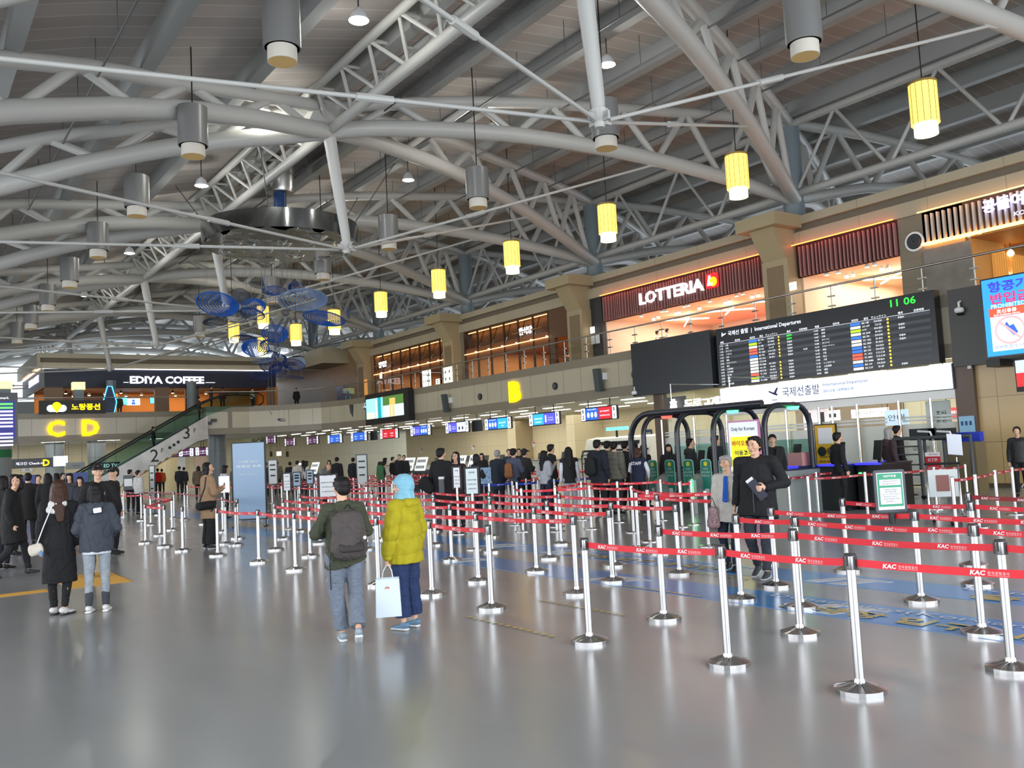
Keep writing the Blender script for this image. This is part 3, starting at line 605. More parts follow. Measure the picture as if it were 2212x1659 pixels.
for x, z in UZT:
    for y in (-14, 100): vs.append((x, y, z+.75+th))
n = len(UZT); fs = [(2*i, 2*i+1, 2*i+3, 2*i+2) for i in range(n-1)]+[(2*n+2*i, 2*n+2*i+2, 2*n+2*i+3, 2*n+2*i+1) for i in range(n-1)]
mb.add(vs, fs); struct(mb.build('ceiling', M_roof))
struct(MB().box(-18, 54, 99.5, 100, 0, 9).build('wall_far_outer', Cc('far_outer', (90, 88, 84), .6)))
M_purl = mat('purlin_paint', (.36, .37, .36), .5)
for k in range(-6, 13):
    x = 11.42+3.08*k
    if x < -8: continue
    z = zu(x); sl = (zu(x+.1)-zu(x-.1))/.2
    mb = MB(); mb.prism([(-.17, .12), (.17, .12), (.17, .78), (-.17, .78)], -14, 100, fr=((x, 0, z), (1, 0, sl*.0), (0, 0, 1), (0, 1, 0))); o = mb.build('beam', M_purl); struct(o)
M_tube = mat('truss_paint', (.5, .5, .475), .42)
N0 = Vector((11.42, 12.91, 0)); C0 = Vector((29.95, 21.6, 0)); V = lambda k: Vector((0, 12.4*k, 0))
def truss(A, B, low, label, grp, nb=6, r1=.27, r2=.2, rb=.125, skip=()):
    D = B-A; at = lambda u: A+D*u
    t = thing('roof_truss', label, 'roof truss', (A.x, A.y, 0), 0, grp); o = Vector((A.x, A.y, 0))
    L = lambda u: Vector((at(u).x, at(u).y, interp(low, u)))-o
    Uu = lambda u: Vector((at(u).x, at(u).y, zu(at(u).x)))-o
    us = [i/24 for i in range(25)]
    MB().tube([L(u) for u in us], r1, 14).build('lower_chord', M_tube, t, 60)
    MB().tube([Uu(u) for u in us], r2, 12).build('upper_chord', M_tube, t, 60)
    if lod_far: rbn = 6
    else: rbn = 9
    for i in range(nb):
        u0 = .04+i*(.92/nb); um = u0+.46/nb; u1 = u0+.92/nb
        MB().tube([L(u0), Uu(um)], rb, rbn).build('brace', M_tube, t, 60); MB().tube([Uu(um), L(u1)], rb, rbn).build('brace', M_tube, t, 60)
    return t
def gusset(P, t=None):
    pass
for k in range(-1, 7):
    lod_far = k > 3
    w = ORD[k+1]
    A = N0+V(k)
    truss(A, C0+V(k), LR, '%s nearest white arched truss slanting away from the ridge to a wall column' % w, 'arched trusses slanting away to the wall columns')
    truss(A, C0+V(k-1), LR, '%s nearest white arched truss slanting back from the ridge to a wall column' % w, 'arched trusses slanting back to the wall columns')
    LA = A+Vector((-18.5, 3.5, 0)); LB = A+Vector((-18.5, -8.9, 0))
    truss(A, LA, LL, '%s nearest white arched truss falling away from the ridge opposite the shops' % w, 'arched trusses falling away on the window side')
    truss(A, LB, LL, '%s nearest white arched truss falling back from the ridge opposite the shops' % w, 'arched trusses falling back on the window side')
    if k >= 0:
        C = C0+V(k-1)
        truss(C, C+Vector((18.5, 8.7, 0)), LX, '%s nearest small arched truss behind the wall columns slanting away' % w, 'arched trusses beyond the wall columns, away', nb=5, r1=.22)
        truss(C, C+Vector((18.5, -3.7, 0)), LX, '%s nearest small arched truss behind the wall columns slanting back' % w, 'arched trusses beyond the wall columns, back', nb=5, r1=.22)
    # king post with four tie cables
    top = Vector((11.42, 12.91+12.4*k, 12.1)); bot = Vector((12.09, 13.32+12.4*k, 8.42))
    t = thing('king_post', '%s nearest tapered white strut hanging from the ridge with tie rods' % w, 'strut', bot, 0, 'hanging struts below the ridge')
    MB().tube([top-bot, Vector((0, 0, .3))*1.0+(top-bot)*.04, Vector((0, 0, 0))], [.21, .15, .12], 14).build('post', M_tube, t, 60)
    mb = MB(); mb.tube([(0, 0, .25), (0, 0, -.12)], [.2, .1], 12); mb.box(-.3, .3, -.03, .03, -.02, .16); mb.box(-.03, .03, -.3, .3, -.02, .16); mb.build('foot_casting', M_tube, t)
    for Q, tab in ((C0+V(k), LR), (C0+V(k-1), LR), (LA, LL), (LB, LL)):
        e = A+(Q-A)*.65; e.z = interp(tab, .65)-.2; d = e-bot; s_ = d.normalized()
        tr = MB().tube([s_*.25, d], .045, 8).build('tie_rod', M_tube, t, 60)
        MB().tube([d*.38-s_*.35, d*.38+s_*.35], .075, 8).build('turnbuckle', M_tube, tr)
        MB().prism([(-.5, .2), (.5, .2), (.1, -.1), (-.3, -.1)], -.03, .03, fr=(d, Vector((d.x, d.y, 0)).normalized(), (0, 0, 1), Vector((-d.y, d.x, 0)).normalized())).build('lug_plate', M_tube, tr)
    # spine truss
    if k < 6:
        t = thing('ridge_truss', '%s three-chord lattice truss along the ridge, counting away' % w, 'roof truss', (top.x, top.y, 0), 0, 'lattice trusses along the ridge')
        B3 = lambda s: Vector((0, 12.4*s, 12.1)); T1 = lambda s: Vector((-.75, 12.4*s, 13.05)); T2 = lambda s: Vector((.75, 12.4*s, 13.15))
        for f_, r in ((B3, .17), (T1, .13), (T2, .13)): MB().tube([f_(0), f_(1)], r, 10).build('chord', M_tube, t, 60)
        for i in range(7):
            s0, sm = i/7, (i+.5)/7
            mb = MB(); mb.tube([B3(s0), T1(sm)], .06, 6); mb.tube([T1(sm), B3(s0+1/7)], .06, 6); mb.build('brace', M_tube, t, 60)
            mb = MB(); mb.tube([B3(s0), T2(sm)], .06, 6); mb.tube([T2(sm), B3(s0+1/7)], .06, 6); mb.build('brace', M_tube, t, 60)
            MB().tube([T1(sm), T2(sm)], .06, 6).build('rung', M_tube, t, 60)
        # gusset box over the node
        t = thing('ridge_node', '%s flat steel box joining the trusses at the ridge, counting away' % w, 'steel node', (top.x, top.y, 12.1), 0, 'steel boxes at the ridge')
        MB().prism([(-.9, 0), (-.5, .85), (.5, .95), (.8, .1)], -.25, .25, fr=((0, 0, 0), (1, .2, 0), (0, 0, 1), (-.2, 1, 0))).build('plate', M_tube, t)
        # truss along the wall columns
        t = thing('column_truss', '%s long lattice truss between wall columns, counting away' % w, 'roof truss', (29.95, C0.y+12.4*(k-1), 0), 0, 'lattice trusses between the wall columns')
        MB().tube([(0, 0, 11.45), (0, 12.4, 11.45)], .16, 10).build('chord', M_tube, t, 60); MB().tube([(0, 0, 14.35), (0, 12.4, 14.35)], .16, 10).build('chord', M_tube, t, 60)
        for i in range(3):
            a, b_, c = 12.4*(i+.02)/3, 12.4*(i+.5)/3, 12.4*(i+.98)/3
            MB().tube([(0, a, 11.5), (0, b_, 14.3)], .07, 8).build('brace', M_tube, t, 60); MB().tube([(0, b_, 14.3), (0, c, 11.5)], .07, 8).build('brace', M_tube, t, 60)
# floodlights on the roof
M_flood = E('flood_bulb', (255, 255, 240), 40)
FL = []
for k in range(0, 6): p = Vector((17.6, 18.9+6.2*k, 13.1)); FL.append((p, 'wall side row'))
for k in range(-1, 5): p = Vector((9.6, 32.8+6.0*k, 12.2)); FL.append((p, 'window side row'))
for px, py in ((205, 5), (775, 42), (568, 240)): FL.append((atz(px, py, 12.4), 'front'))
for i, (p, rown) in enumerate(FL):
    j = i if i < 6 else (i-6 if i < 12 else i-12)
    t = thing('floodlight', '%s bright round floodlight of the %s under the roof, counting away' % (ORD[j], rown), 'floodlight', p, 0, 'floodlights under the roof, '+rown)
    MB().lathe([(.05, .3), (.16, .2), (.24, .0), (.25, -.03)], n=16).build('reflector', M_white, t, 40); MB().lathe([(.2, -.035), (.12, -.07), (.01, -.08)], n=14).build('bulb', M_flood, t, 60)
    MB().tube([(0, 0, .28), (0, 0, zu(p.x)+.75-p.z)], .02, 6).build('hanger', M_dkgrey, t)
    l = bpy.data.lights.new('flood_light', 'POINT'); l.energy = 95; l.color = (1, .98, .92); l.shadow_soft_size = .2; o = bpy.data.objects.new('flood_light', l); COL.objects.link(o); o.parent = t; o.location = (0, 0, -.35)
# cylinder pendant lamps
M_cylg = mat('lamp_grey', (.24, .24, .235), .35, .3); M_cylw = Cc('lamp_white', (214, 208, 196), .5); M_cyli = mat('lamp_cream', s2l(226, 188, 120), .6)
M_cyly = E('lamp_glow', (255, 222, 104), 1.25); M_cylyb = E('lamp_glow_hot', (255, 246, 180), 3.2); M_rib = Cc('lamp_rib', (150, 120, 60), .6)
def cyl_lamp(p, lit, label, grp):
    t = thing('pendant_lamp', label, 'pendant lamp', p, 0, grp)
    if not lit:
        mb = MB(); mb.lathe([(.37, -.5), (.37, .5), (.34, .5), (.34, -.5)], n=28); mb.build('outer_drum', M_cylg, t, 40)
        MB().lathe([(.29, -.78), (.29, -.4)], n=24).build('inner_drum', M_cylw, t, 40); MB().lathe([(.275, -.781), (.27, -.5), (.02, -.5)], n=24).build('lining', M_cyli, t)
    else:
        MB().lathe([(.35, -.55), (.35, .5)], n=28).build('outer_drum', M_cyly, t, 40); MB().lathe([(.29, -.84), (.29, -.5)], n=24).build('inner_drum', M_cylyb, t, 40)
        mb = MB()
        for k in range(14): a = k*math.pi/7; mb.tube([(.355*math.cos(a), .355*math.sin(a), -.55), (.355*math.cos(a), .355*math.sin(a), .55)], .008, 4)
        mb.lathe([(.36, .5), (.36, .56)], n=28); mb.build('ribs', M_rib, t)
    MB().tube([(0, 0, .5), (0, 0, zu(p[0])+.75-p[2])], .018, 6).build('rod', M_blk, t)
for k in range(-1, 9): cyl_lamp((22.0, 11.74+6.2*k, 10.15), True, '%s glowing yellow ribbed cylinder lamp beside the shops, counting away' % ORD[k+1], 'glowing cylinder lamps beside the shops')
for k in range(-1, 7): cyl_lamp((15.5, 16.87+6.2*k, 10.3), False, '%s unlit grey cylinder lamp in the middle row, counting away' % ORD[k+1], 'grey cylinder lamps in the middle row')
for k in range(-1, 8): cyl_lamp((6.34, 16.09+6.2*k, 10.33), False, '%s unlit grey cylinder lamp in the row opposite the shops, counting away' % ORD[k+1], 'grey cylinder lamps in the row opposite the shops')
for i, (px, py, d) in enumerate([(640, 718, 44), (505, 712, 46), (568, 680, 42), (722, 690, 36)]):
    cyl_lamp(tuple(Vector((0, 0, EYE))+ray(px, py)*(d+14)), True, '%s small glowing cylinder lamp hanging behind the blue spiral discs' % ORD[i], 'glowing lamps behind the blue discs')
# fire suppression pipes along the roof
M_pipe = mat('pipe_grey', (.13, .13, .13), .5)
for i, x in enumerate((4.0, 13.2, 16.4, 19.5, 22.4, 25.5)):
    z = zu(x)-.25; t = thing('roof_pipe', '%s thin pipe hung on rods along the roof, counted from the window side' % ORD[i], 'pipe', (x, 0, z), 0, 'thin pipes along the roof')
    MB().tube([(0, 4, 0), (0, 75, 0)], .03, 6).build('pipe', M_pipe, t)
    mb = MB()
    for j in range(30): y = 5+2.4*j; mb.tube([(0, y, 0), (0, y, 1.0)], .012, 5)
    mb.build('hangers', M_pipe, t)
# ---- the blue mobile
RC = Vector((12.6, 32.7, 10.5)); M_mir = mat('mirror_steel', (.93, .93, .9), .05, 1)
mob = thing('mobile_ring', 'mirror steel ring canopy with crumpled reflective underside holding the blue spiral mobile', 'sculpture', RC)
MB().lathe([(2.95, -.35), (3.0, .35), (2.9, .36), (2.9, -.34)], n=56).build('ring', mat('ring_steel', (.3, .31, .31), .12, 1), mob, 40)
mb = MB(); vs = []; nr, na = 34, 120
for i in range(nr+1):
    for j in range(na):
        r = 2.88*i/nr; a = 2*math.pi*j/na; x, y = r*math.cos(a), r*math.sin(a)
        vs.append((x, y, -.3+.3*noise.noise(Vector((x*1.3, y*1.3, 3)))+.14*noise.noise(Vector((x*3.3, y*3.3, 9)))))
fs = [(i*na+j, i*na+(j+1) % na, (i+1)*na+(j+1) % na, (i+1)*na+j) for i in range(nr) for j in range(na)]
mb.add(vs, fs); mb.build('crumpled_mirror', M_mir, mob, 180)
MB().lathe([(.5, 1.75), (.55, 1.9), (.58, 3.1), (.1, 3.15)], n=28).build('winch_drum', mat('drum_steel', (.42, .42, .41), .3, 1), mob, 40)
MB().lathe([(.24, .5), (.24, 1.9)], n=20).build('blue_tube', Cc('tube_blue', (24, 60, 110), .4), mob, 40)
MB().tube([(0, 0, 3.1), (0, 0, 3.9)], .05, 8).build('hanger', M_dkgrey, mob)
for a in (.4, 2.3, 4.2, 5.6): MB().tube([(2.9*math.cos(a), 2.9*math.sin(a), .3), (4.6*math.cos(a), 4.6*math.sin(a), 2.6)], .02, 5).build('stay_cable', M_dkgrey, mob)
BL = [Cc('disc_blue', (28, 84, 170), .4), Cc('disc_navy', (22, 48, 104), .4), Cc('disc_pale', (128, 152, 190), .3), Cc('disc_steel', (58, 66, 84), .4)]
def disc_mesh(nm, m_):
    mb = MB()
    for i in range(9):
        r = 1-.105*i; off = .06*i; pts = [(off+r*math.cos(a*math.pi/16), r*math.sin(a*math.pi/16), .012*i) for a in range(32)]
        mb.tube(pts, .03 if i else .05, 6, closed=True, flat=.4)
    o = mb.build(nm, m_, None, 60); me = o.data; bpy.data.objects.remove(o); return me
DM = [disc_mesh('rings', b_) for b_ in BL]
for i, (px, py, w, ci, tilt, dd) in enumerate([(470, 657, 76, 0, .25, 0), (523, 641, 38, 3, .3, 2), (592, 628, 46, 0, .3, 3), (640, 622, 30, 1, .5, 1), (572, 610, 30, 2, .9, 2), (558, 616, 34, 3, .2, 4), (548, 662, 44, 0, -.2, 0), (655, 648, 92, 2, .05, 0), (700, 688, 86, 0, -.2, -1), (752, 676, 24, 1, 1.2, 0), (465, 695, 44, 3, .2, 0), (508, 682, 44, 3, -.1, 2), (545, 678, 50, 1, -.7, 1), (525, 732, 46, 1, .3, 1), (594, 721, 48, 0, .15, 1), (616, 676, 16, 3, .6, 0), (680, 730, 20, 0, 1.2, 0), (552, 752, 50, 0, -.2, 1), (582, 745, 36, 1, .6, 3), (586, 766, 30, 1, .3, 1), (604, 775, 28, 1, .1, 1), (568, 779, 40, 2, -.1, 0), (585, 790, 44, 1, .2, 1), (634, 788, 44, 1, -.2, 0), (645, 770, 26, 1, -.4, 0), (600, 800, 34, 1, .1, 2), (562, 812, 40, 1, -.2, 0), (637, 815, 34, 1, -.2, 0), (648, 782, 20, 2, .8, 0), (585, 892, 9, 3, 1.0, 0), (608, 907, 16, 3, 0, 0)]):
    d = 33.5+dd; p = Vector((0, 0, EYE))+ray(px, py)*d; s = w/2*d/1900*1.08
    t = thing('spiral_disc', '%s %s disc of nested rings, %s' % ('large' if w > 60 else 'middle-sized' if w > 35 else 'small', ['bright blue', 'navy', 'pale blue', 'dark steel'][ci], ['topmost', 'next to top', 'upper', 'upper middle', 'middle', 'lower middle', 'lower', 'low', 'very low', 'bottom'][min(9, int((py-600)/24))]+('' if i % 2 else ', deeper')+(', steep' if math.sin(i*2.3) > .3 else '')+(', on the cafe side' if px < 520 else ', near the middle' if px < 600 else ', on the shop side')), 'hanging disc', p, 0, 'blue spiral discs of the hanging mobile')
    o = link('rings', DM[ci], t); o.scale = (s, s*.92, s); o.rotation_euler = (Matrix.Rotation(-math.radians(24+18*math.sin(i*2.3))-tilt*.4, 3, CR)@Matrix.Rotation(.15*math.sin(i*1.7)+(1.1 if tilt > .8 else 0), 3, (CF.x, CF.y, 0))@Matrix.Rotation(i*.9, 3, 'Z')).to_euler()
    top = RC.z-.3-p.z
    mb = MB(); [mb.tube([(a*s*.8, b_*s*.8, 0), (a*s*.8, b_*s*.8, top)], .004, 4) for a, b_ in ((1, 0), (-.6, .5))]; mb.build('wires', M_pipe, t)
# ================================================================ FLOOR MARKINGS
M_blue = Cc('floor_blue', (72, 140, 206), .22); M_fwhite = Cc('floor_white', (206, 212, 218), .3); M_fyel = Cc('floor_yellow', (196, 178, 100), .3); M_tact = Cc('tactile_yellow', (206, 158, 62), .5)
FA, FB = Vector((0, -1, 0)), Vector((1, 0, 0))      # read along the strip, upright away from the viewer
def fprism(mb, poly, o, z0, z1): mb.prism(poly, z0, z1, fr=(o, FA, FB, (0, 0, 1)))
for i, (x0, x1, y0, y1, lb) in enumerate([(7.22, 7.98, 2.0, 24.2, 'blue floor strip with white arrows nearest the camera'), (8.75, 9.46, 2.6, 26.2, 'blue floor strip with white arrows behind the nearest one')]):
    t = thing('floor_strip', lb, 'floor marking', ((x0+x1)/2, (y0+y1)/2, 0), 0, 'blue guide strips on the floor'); w = (x1-x0)/2; l = (y1-y0)/2; cy_ = (y0+y1)/2
    MB().box(-w, w, -l, l, 0, .003).build('film', M_blue, t)
    mb = MB(); my = MB()
    for ya in ([12.2, 8.7, 5.5] if i == 0 else [13.4, 11.6, 6.4]):
        for d in (0, .33):
            fprism(mb, [(-.25+d, -.3), (-.05+d, -.3), (.12+d, .12), (.6+d, .12), (.6+d, .2), (-.02+d, .2)] if d == 0 else [(-.25+d, -.3), (-.05+d, -.3), (.12+d, .12), (-.07+d, .12)], (0, ya-cy_, 0), .003, .005)
    y0t = 4.2 if i == 0 else 9.6
    text(mb, 'Departures(Korean, Foreigner)', (.2, y0t-cy_, .003), FA, FB, h=.2, w=4.2, ax='c', ay='c', eps=.006); text(my, '출국장 입구 내국인', (-.13, y0t-cy_+.1, .003), FA, FB, h=.3, w=3.2, ax='c', eps=.006, bold=.03)
    if i == 1: text(mb, 'Departures', (.2, 4.1-cy_, .003), FA, FB, h=.2, w=1.8, eps=.006); text(my, '출국장', (-.13, 4.0-cy_, .003), FA, FB, h=.3, w=1.5, eps=.006, bold=.03)
    mb.build('white_marks', M_fwhite, t); my.build('yellow_letters', M_fyel, t)
tag(MB().box(8.3, 9.2, 26.5, 46, 0, .003).build('floor_strip', M_blue), 'far blue floor strip running toward the escalator', 'floor marking')
for i, (a, b_, n) in enumerate([((1010, 1333), (1175, 1376), 13), ((1165, 1297), (1340, 1328), 14), ((1345, 1266), (1505, 1288), 14), ((1440, 1232), (1600, 1252), 12)]):
    A, B = atz(*a), atz(*b_); t = thing('floor_dashes', 'broken yellow tape line on the floor, %s from the camera' % ORD[i], 'floor marking', A, 0, 'broken tape lines on the floor'); mb = MB()
    for k in range(n):
        y = (B.y-A.y)*k/(n-1); mb.add([(-.025, y, .008), (.025, y-.01, .008), (.025, y-.08, .008), (-.025, y-.07, .008)], [(3, 2, 1, 0)])
    mb.build('tape', M_fyel, t)
for i, (x0, x1, y0, y1) in enumerate([(-2.5, 1.95, 14.6, 14.9), (2.2, 3.1, 14.6, 16.4)]):
    t = thing('tactile_paving', ['long yellow tactile strip entering beside the black coats', 'yellow tactile patch behind the woman in the grey hoodie'][i], 'tactile paving', (x0, y0, 0)); mb = MB(); mb.box(0, x1-x0, 0, y1-y0, 0, .004)
    for k in range(int((y1-y0)/.075)): mb.box(.03, x1-x0-.03, .02+k*.075, .05+k*.075, .004, .009)
    mb.build('tiles', M_tact, t)
# ================================================================ CHECK-IN BOARDS
M_lab = E('label_white', (236, 240, 250), 1.1); M_fr = Cc('board_frame', (26, 28, 34), .3); M_txw = E('text_white', (235, 240, 255), 1.6)
CL = {'r': E('scr_red', (206, 44, 52), 1.0), 'b': E('scr_blue', (44, 98, 200), 1.1), 'v': E('scr_violet', (88, 88, 224), 1.1), 'c': E('scr_cyan', (54, 168, 236), 1.2), 'p': E('scr_plum', (96, 56, 92), .8), 'w': E('scr_pale', (206, 220, 246), 1.2), 'g': E('scr_green', (130, 190, 60), 1), 'd': E('scr_grey', (90, 104, 110), .5)}
spec = [('2', '1', 'b', 'r'), ('4', '3', 'c', 'v'), ('6', '5', 'b', 'c'), ('8', '7', 'v', 'w'), ('10', '9', 'v', 'b'), ('12', '11', 'r', 'r'), ('14', '13', 'b', 'b'), ('16', '15', 'b', 'b'), ('18', '17', 'p', 'p'), ('20', '19', 'p', 'p'), ('22', '21', 'p', 'p'), ('24', '23', 'g', 'g'), ('C2', 'C1', 'p', 'p'), ('C4', 'C3', 'p', 'p'), ('C6', 'C5', 'p', 'p')]
PX = [1293, 1175, 1075, 987, 908, 840, 775, 723, 675, 626, 585, 552, 455, 420, 384]
PY = [893, 905, 915, 923, 930, 937, 943, 948, 951, 955, 950, 960, 974, 976, 978]
names = {'r': 'red', 'b': 'blue', 'v': 'violet', 'c': 'light blue', 'p': 'plum', 'w': 'pale', 'g': 'green'}
for i, (l1, l2, c1, c2) in enumerate(spec):
    p = Vector((25.6, 29.4+4.0*i, 3.13)) if i < 8 else atx(PX[i], PY[i], 26.5); wd = 2.42 if i < 8 else 2.2
    if i < 8: p = atx(PX[i], PY[i], 25.7)
    if i >= 12: p = aty(PX[i], PY[i], 64.5)
    R = RX if i < 12 else RY
    lab = ('hanging %s and %s check-in board, %s from the blank black panel' % (names[c1], names[c2], ORD[i])) if i < 12 else '%s plum check-in board seen below the escalator flank' % ORD[i-12]
    t = thing('checkin_board', lab, 'check-in board', p, 0, 'hanging check-in boards'); N = R.cross(UZ)
    hh = .62
    MB().prism(rrect(wd, hh, .06), -.1, 0, fr=((0, 0, 0), R, UZ, N)).build('housing', M_fr, t)
    sw = wd*.36
    for s, c in ((-1, c1), (1, c2)):
        MB().obox(R*(s*sw/2)+N*.008, R, UZ, N, sw-.03, hh-.1, .012).build('display', CL[c], t)
        MB().prism(rrect(wd*.11, hh-.06, .03), 0, .015, fr=(R*(s*(wd/2-wd*.07)), R, UZ, N)).build('number_plate', M_lab, t)
    mb = MB(); mk = MB()
    for s, c, l in ((-1, c1, l1), (1, c2, l2)):
        o = R*(s*(wd/2-wd*.07)); L1 = l[0] if l[0] == 'C' else 'B'; L2 = l.replace('C', '')
        text(mk, L1, o+UZ*.14+N*.015, R, UZ, h=.16, bold=.03); text(mk, L2, o-UZ*.13+N*.015, R, UZ, h=.17, bold=.03)
        o = R*(s*sw/2)+N*.015
        if c == 'b' and i < 5:
            for k in (-1, 0, 1): mb.prism([(x*.7, y) for x, y in circ(.12, 14)], 0, .004, fr=(o+R*(k*.25)-UZ*.04, R, UZ, N))
            text(mb, 'PLEASE TAKE A NUMBER FIRST', o+UZ*.2, R, UZ, h=.05, w=.6)
        elif c == 'r' and i == 0: text(mb, 'SKY PRIORITY', o+UZ*.08, R, UZ, h=.07); text(mb, 'BOARDING PASS', o-UZ*.1, R, UZ, h=.06)
        elif c == 'c': text(mb, 'MORNING CALM' if i == 1 else 'BAG DROP', o+UZ*.03, R, UZ, h=.08, w=.6); text(mb, 'BAG DROP' if i == 1 else '수하물', o-UZ*.13, R, UZ, h=.07)
        elif c == 'w':
            for k in (-1, 1): mk.prism([(x*.7, y) for x, y in circ(.1, 12)], 0, .004, fr=(o+R*(k*.17)-UZ*.06, R, UZ, N))
        elif c == 'v': text(mb, 'Waiting', o+R*.1+UZ*.04, R, UZ, h=.05, w=.4); text(mb, '대기 중입니다', o+R*.1-UZ*.07, R, UZ, h=.06, w=.45); mb.prism(rrect(.1, .34, .03), 0, .004, fr=(o-R*.28, R, UZ, N))
        else: text(mb, '체크인', o+UZ*.02, R, UZ, h=.09, w=.4); text(mb, 'Check-in', o-UZ*.13, R, UZ, h=.06, w=.4)
    if mb.v: mb.build('lettering', M_txw, t)
    mk.build('numbers', M_blk, t)
    for s in (-.5, .5): MB().tube([R*s*wd*.6+UZ*.3-N*.05, R*s*wd*.6+UZ*(3.9-p.z)-N*.05], .025, 6).build('hanger', M_fr, t)
for i, (px, py) in enumerate([(1031, 920), (808, 941), (567, 957)]):
    p = atx(px, py, 26.3); t = thing('monitor', '%s dark reflecting monitor hung between check-in boards, counting away' % ORD[i], 'monitor', p)
    MB().obox((0, 0, 0), RX, UZ, (-1, 0, 0), 1.0, .6, .06).build('screen', mat('dark_glass', (.08, .1, .11), .08), t); MB().tube([(0, 0, .3), (0, 0, 3.9-p.z)], .02, 6).build('hanger', M_fr, t)
# ---- counters
M_cwhite = Cc('counter_white', (222, 222, 214), .3); M_cgrey = Cc('counter_grey', (120, 118, 114), .4); M_metal = mat('brushed_steel', (.55, .55, .54), .25, 1)
for i in range(9):
    y = 24.5+4.05*i
    t = thing('checkin_counter', 'white and grey check-in desk, %s from the departures glass' % ORD[i], 'counter', (31.5, y+1.9, 0), 0, 'row of check-in desks')
    MB().box(-.5, .3, -1.85, 1.85, 0, 1.02).build('desk', M_cwhite, t); MB().box(-.62, .35, -1.88, 1.88, 1.02, 1.07).build('worktop', M_cgrey, t)
    MB().box(.9, 1.5, -1.85, 1.85, 0, .45).build('baggage_belt', M_blk, t)
    for k in (-1, 1): MB().obox((.1, k*.9, 1.28), (0, -1, 0), (.2, 0, 1), (-1, 0, .2), .5, .36, .05).build('monitor', M_dkgrey, t)
M_kface = E('kiosk_face', (226, 230, 232), .9)
for i, (px, d) in enumerate([(895, 44), (922, 42), (1004, 38), (1040, 36.5), (690, 50), (660, 52)]):
    p = Vector((0, 0, EYE))+ray(px, 1000)*d; p.z = 0
    t = thing('label_board', '%s slanted white board of codes, counted from the tote bag man' % ORD[i], 'board', p, 0, 'slanted white boards at the counters')
    MB().box(-.3, .3, -.55, .55, 0, 1.0).build('stand', M_dkgrey, t); MB().obox((-.3, 0, 1.28), RX, (.35, 0, 1), (-1, 0, .35), .95, .62, .04).build('face', M_kface, t)
    mb = MB(); [text(mb, 'IIIIII', Vector((-.325, 0, 1.28+k*.2))+Vector((.07*k, 0, 0)), RX, (.35, 0, 1), h=.14, w=.75, bold=.03) for k in (-.7, .7)]; mb.build('lettering', M_blk, t)
t = thing('baggage_machine', 'large white self baggage drop machine with black bands and turquoise light behind the queue', 'machine', (30.4, 33.6, 0))
mb = MB(); mb.prism([(0, 0), (0, 1.2), (.3, 2.05), (1.0, 2.15), (1.0, 0)], -2.6, 2.4, fr=((-.3, 0, 0), (1, 0, 0), (0, 0, 1), (0, 1, 0))); mb.build('body', M_cwhite, t)
MB().box(-.16, -.02, -1.7, 1.5, 1.72, 1.9).build('scanner_slot', M_blk, t)
for z in (.6, 1.0, 1.4): MB().box(-.36, -.28, -2.5, 2.3, z, z+.1).build('black_band', M_blk, t)
MB().box(-.1, 0, -.9, .7, 2.45, 2.62).build('light_bar', E('turquoise', (110, 220, 226), 1.3), t); MB().tube([(0, 0, 2.1), (0, 0, 2.5)], .06, 6).build('mast', M_blk, t)
for k in range(7): MB().tube([(-.5, -2.5+.8*k, 0), (-.5, -2.5+.8*k, 1.25)], .03, 6).build('rail_post', M_blk, t)
for z in (.8, 1.25): MB().tube([(-.5, -2.5, z), (-.5, 2.3, z)], .025, 6).build('rail', M_blk, t)
M_nr = Cc('notice_red', (200, 60, 50), .5)
for i, (px, py) in enumerate([(1374, 948), (1152, 960), (1022, 967), (910, 974)]):
    t = thing('wall_notice', '%s small white notice with red corner on the beige wall, counting away' % ORD[i], 'notice', atx(px, py, 37.96), 0, 'small notices on the beige wall')
    MB().obox((0, 0, 0), RX, UZ, (-1, 0, 0), .42, .38, .02).build('sheet', M_white, t); MB().obox((-.012, -.1, .12), RX, UZ, (-1, 0, 0), .2, .12, .01).build('red_corner', M_nr, t)
board_on(1401, 941, 37.9, .5, .75, 'dark blue poster on the beige wall next to the brown jamb', 'poster', Cc('poster_navy', (30, 62, 84), .4), [('▪▪▪', 0, .15, .08, .35), ('▪▪▪', 0, -.1, .08, .35)], M_white)
board_on(703, 965, 37.5, 1.3, 1.1, 'thin yellow zigzag outline on the beige wall above the counters', 'wall_mark', M_beige, [('N', 0, 0, .95, 1.1)], Cc('zig_yellow', (226, 180, 50), .5), kw={'bold': -.03})
for i, (px, py, x, w, h) in enumerate([(388, 1000, 36, .9, 1.6), (434, 997, 40, .9, .9)]):
    board_on(px, py, 77.4, w*1.1, h*1.1, ['tall white notice board beyond the beige column', 'framed pink notice beyond the beige column'][i], 'notice_board', [M_white, Cc('pinkish', (236, 206, 190), .5)][i], face=RY)
# ================================================================ WALL VIDEO SCREEN
t = thing('video_screen', 'large black framed video screen showing teal and leafy pictures on the gallery front', 'screen', (24.9, 47.65, 4.68))
MB().box(-.35, .0, -2.85, 2.75, -.95, .95).build('housing', M_blk, t)
Vd = lambda n, c, e=1.2: E(n, c, e)
for j, (y0, y1, z0, z1, c) in enumerate([(.3, 2.6, -.6, .65, (150, 214, 226)), (.55, 1.0, -.6, .65, (20, 150, 160)), (-2.3, .3, -.6, .1, (196, 216, 232)), (-2.3, .3, .1, .65, (70, 110, 50)), (-1.2, -.9, -.6, .15, (214, 186, 130)), (-.8, -.55, -.6, .15, (214, 186, 130)), (-1.3, -.6, .1, .5, (222, 176, 96)), (1.5, 2.5, -.6, -.2, (206, 214, 190)), (1.1, 1.25, -.6, .5, (230, 246, 250))]):
    MB().box(-.36-.004*j, -.35, y0, y1, z0, z1).build('picture_area', Vd('video_%d' % j, c), t)
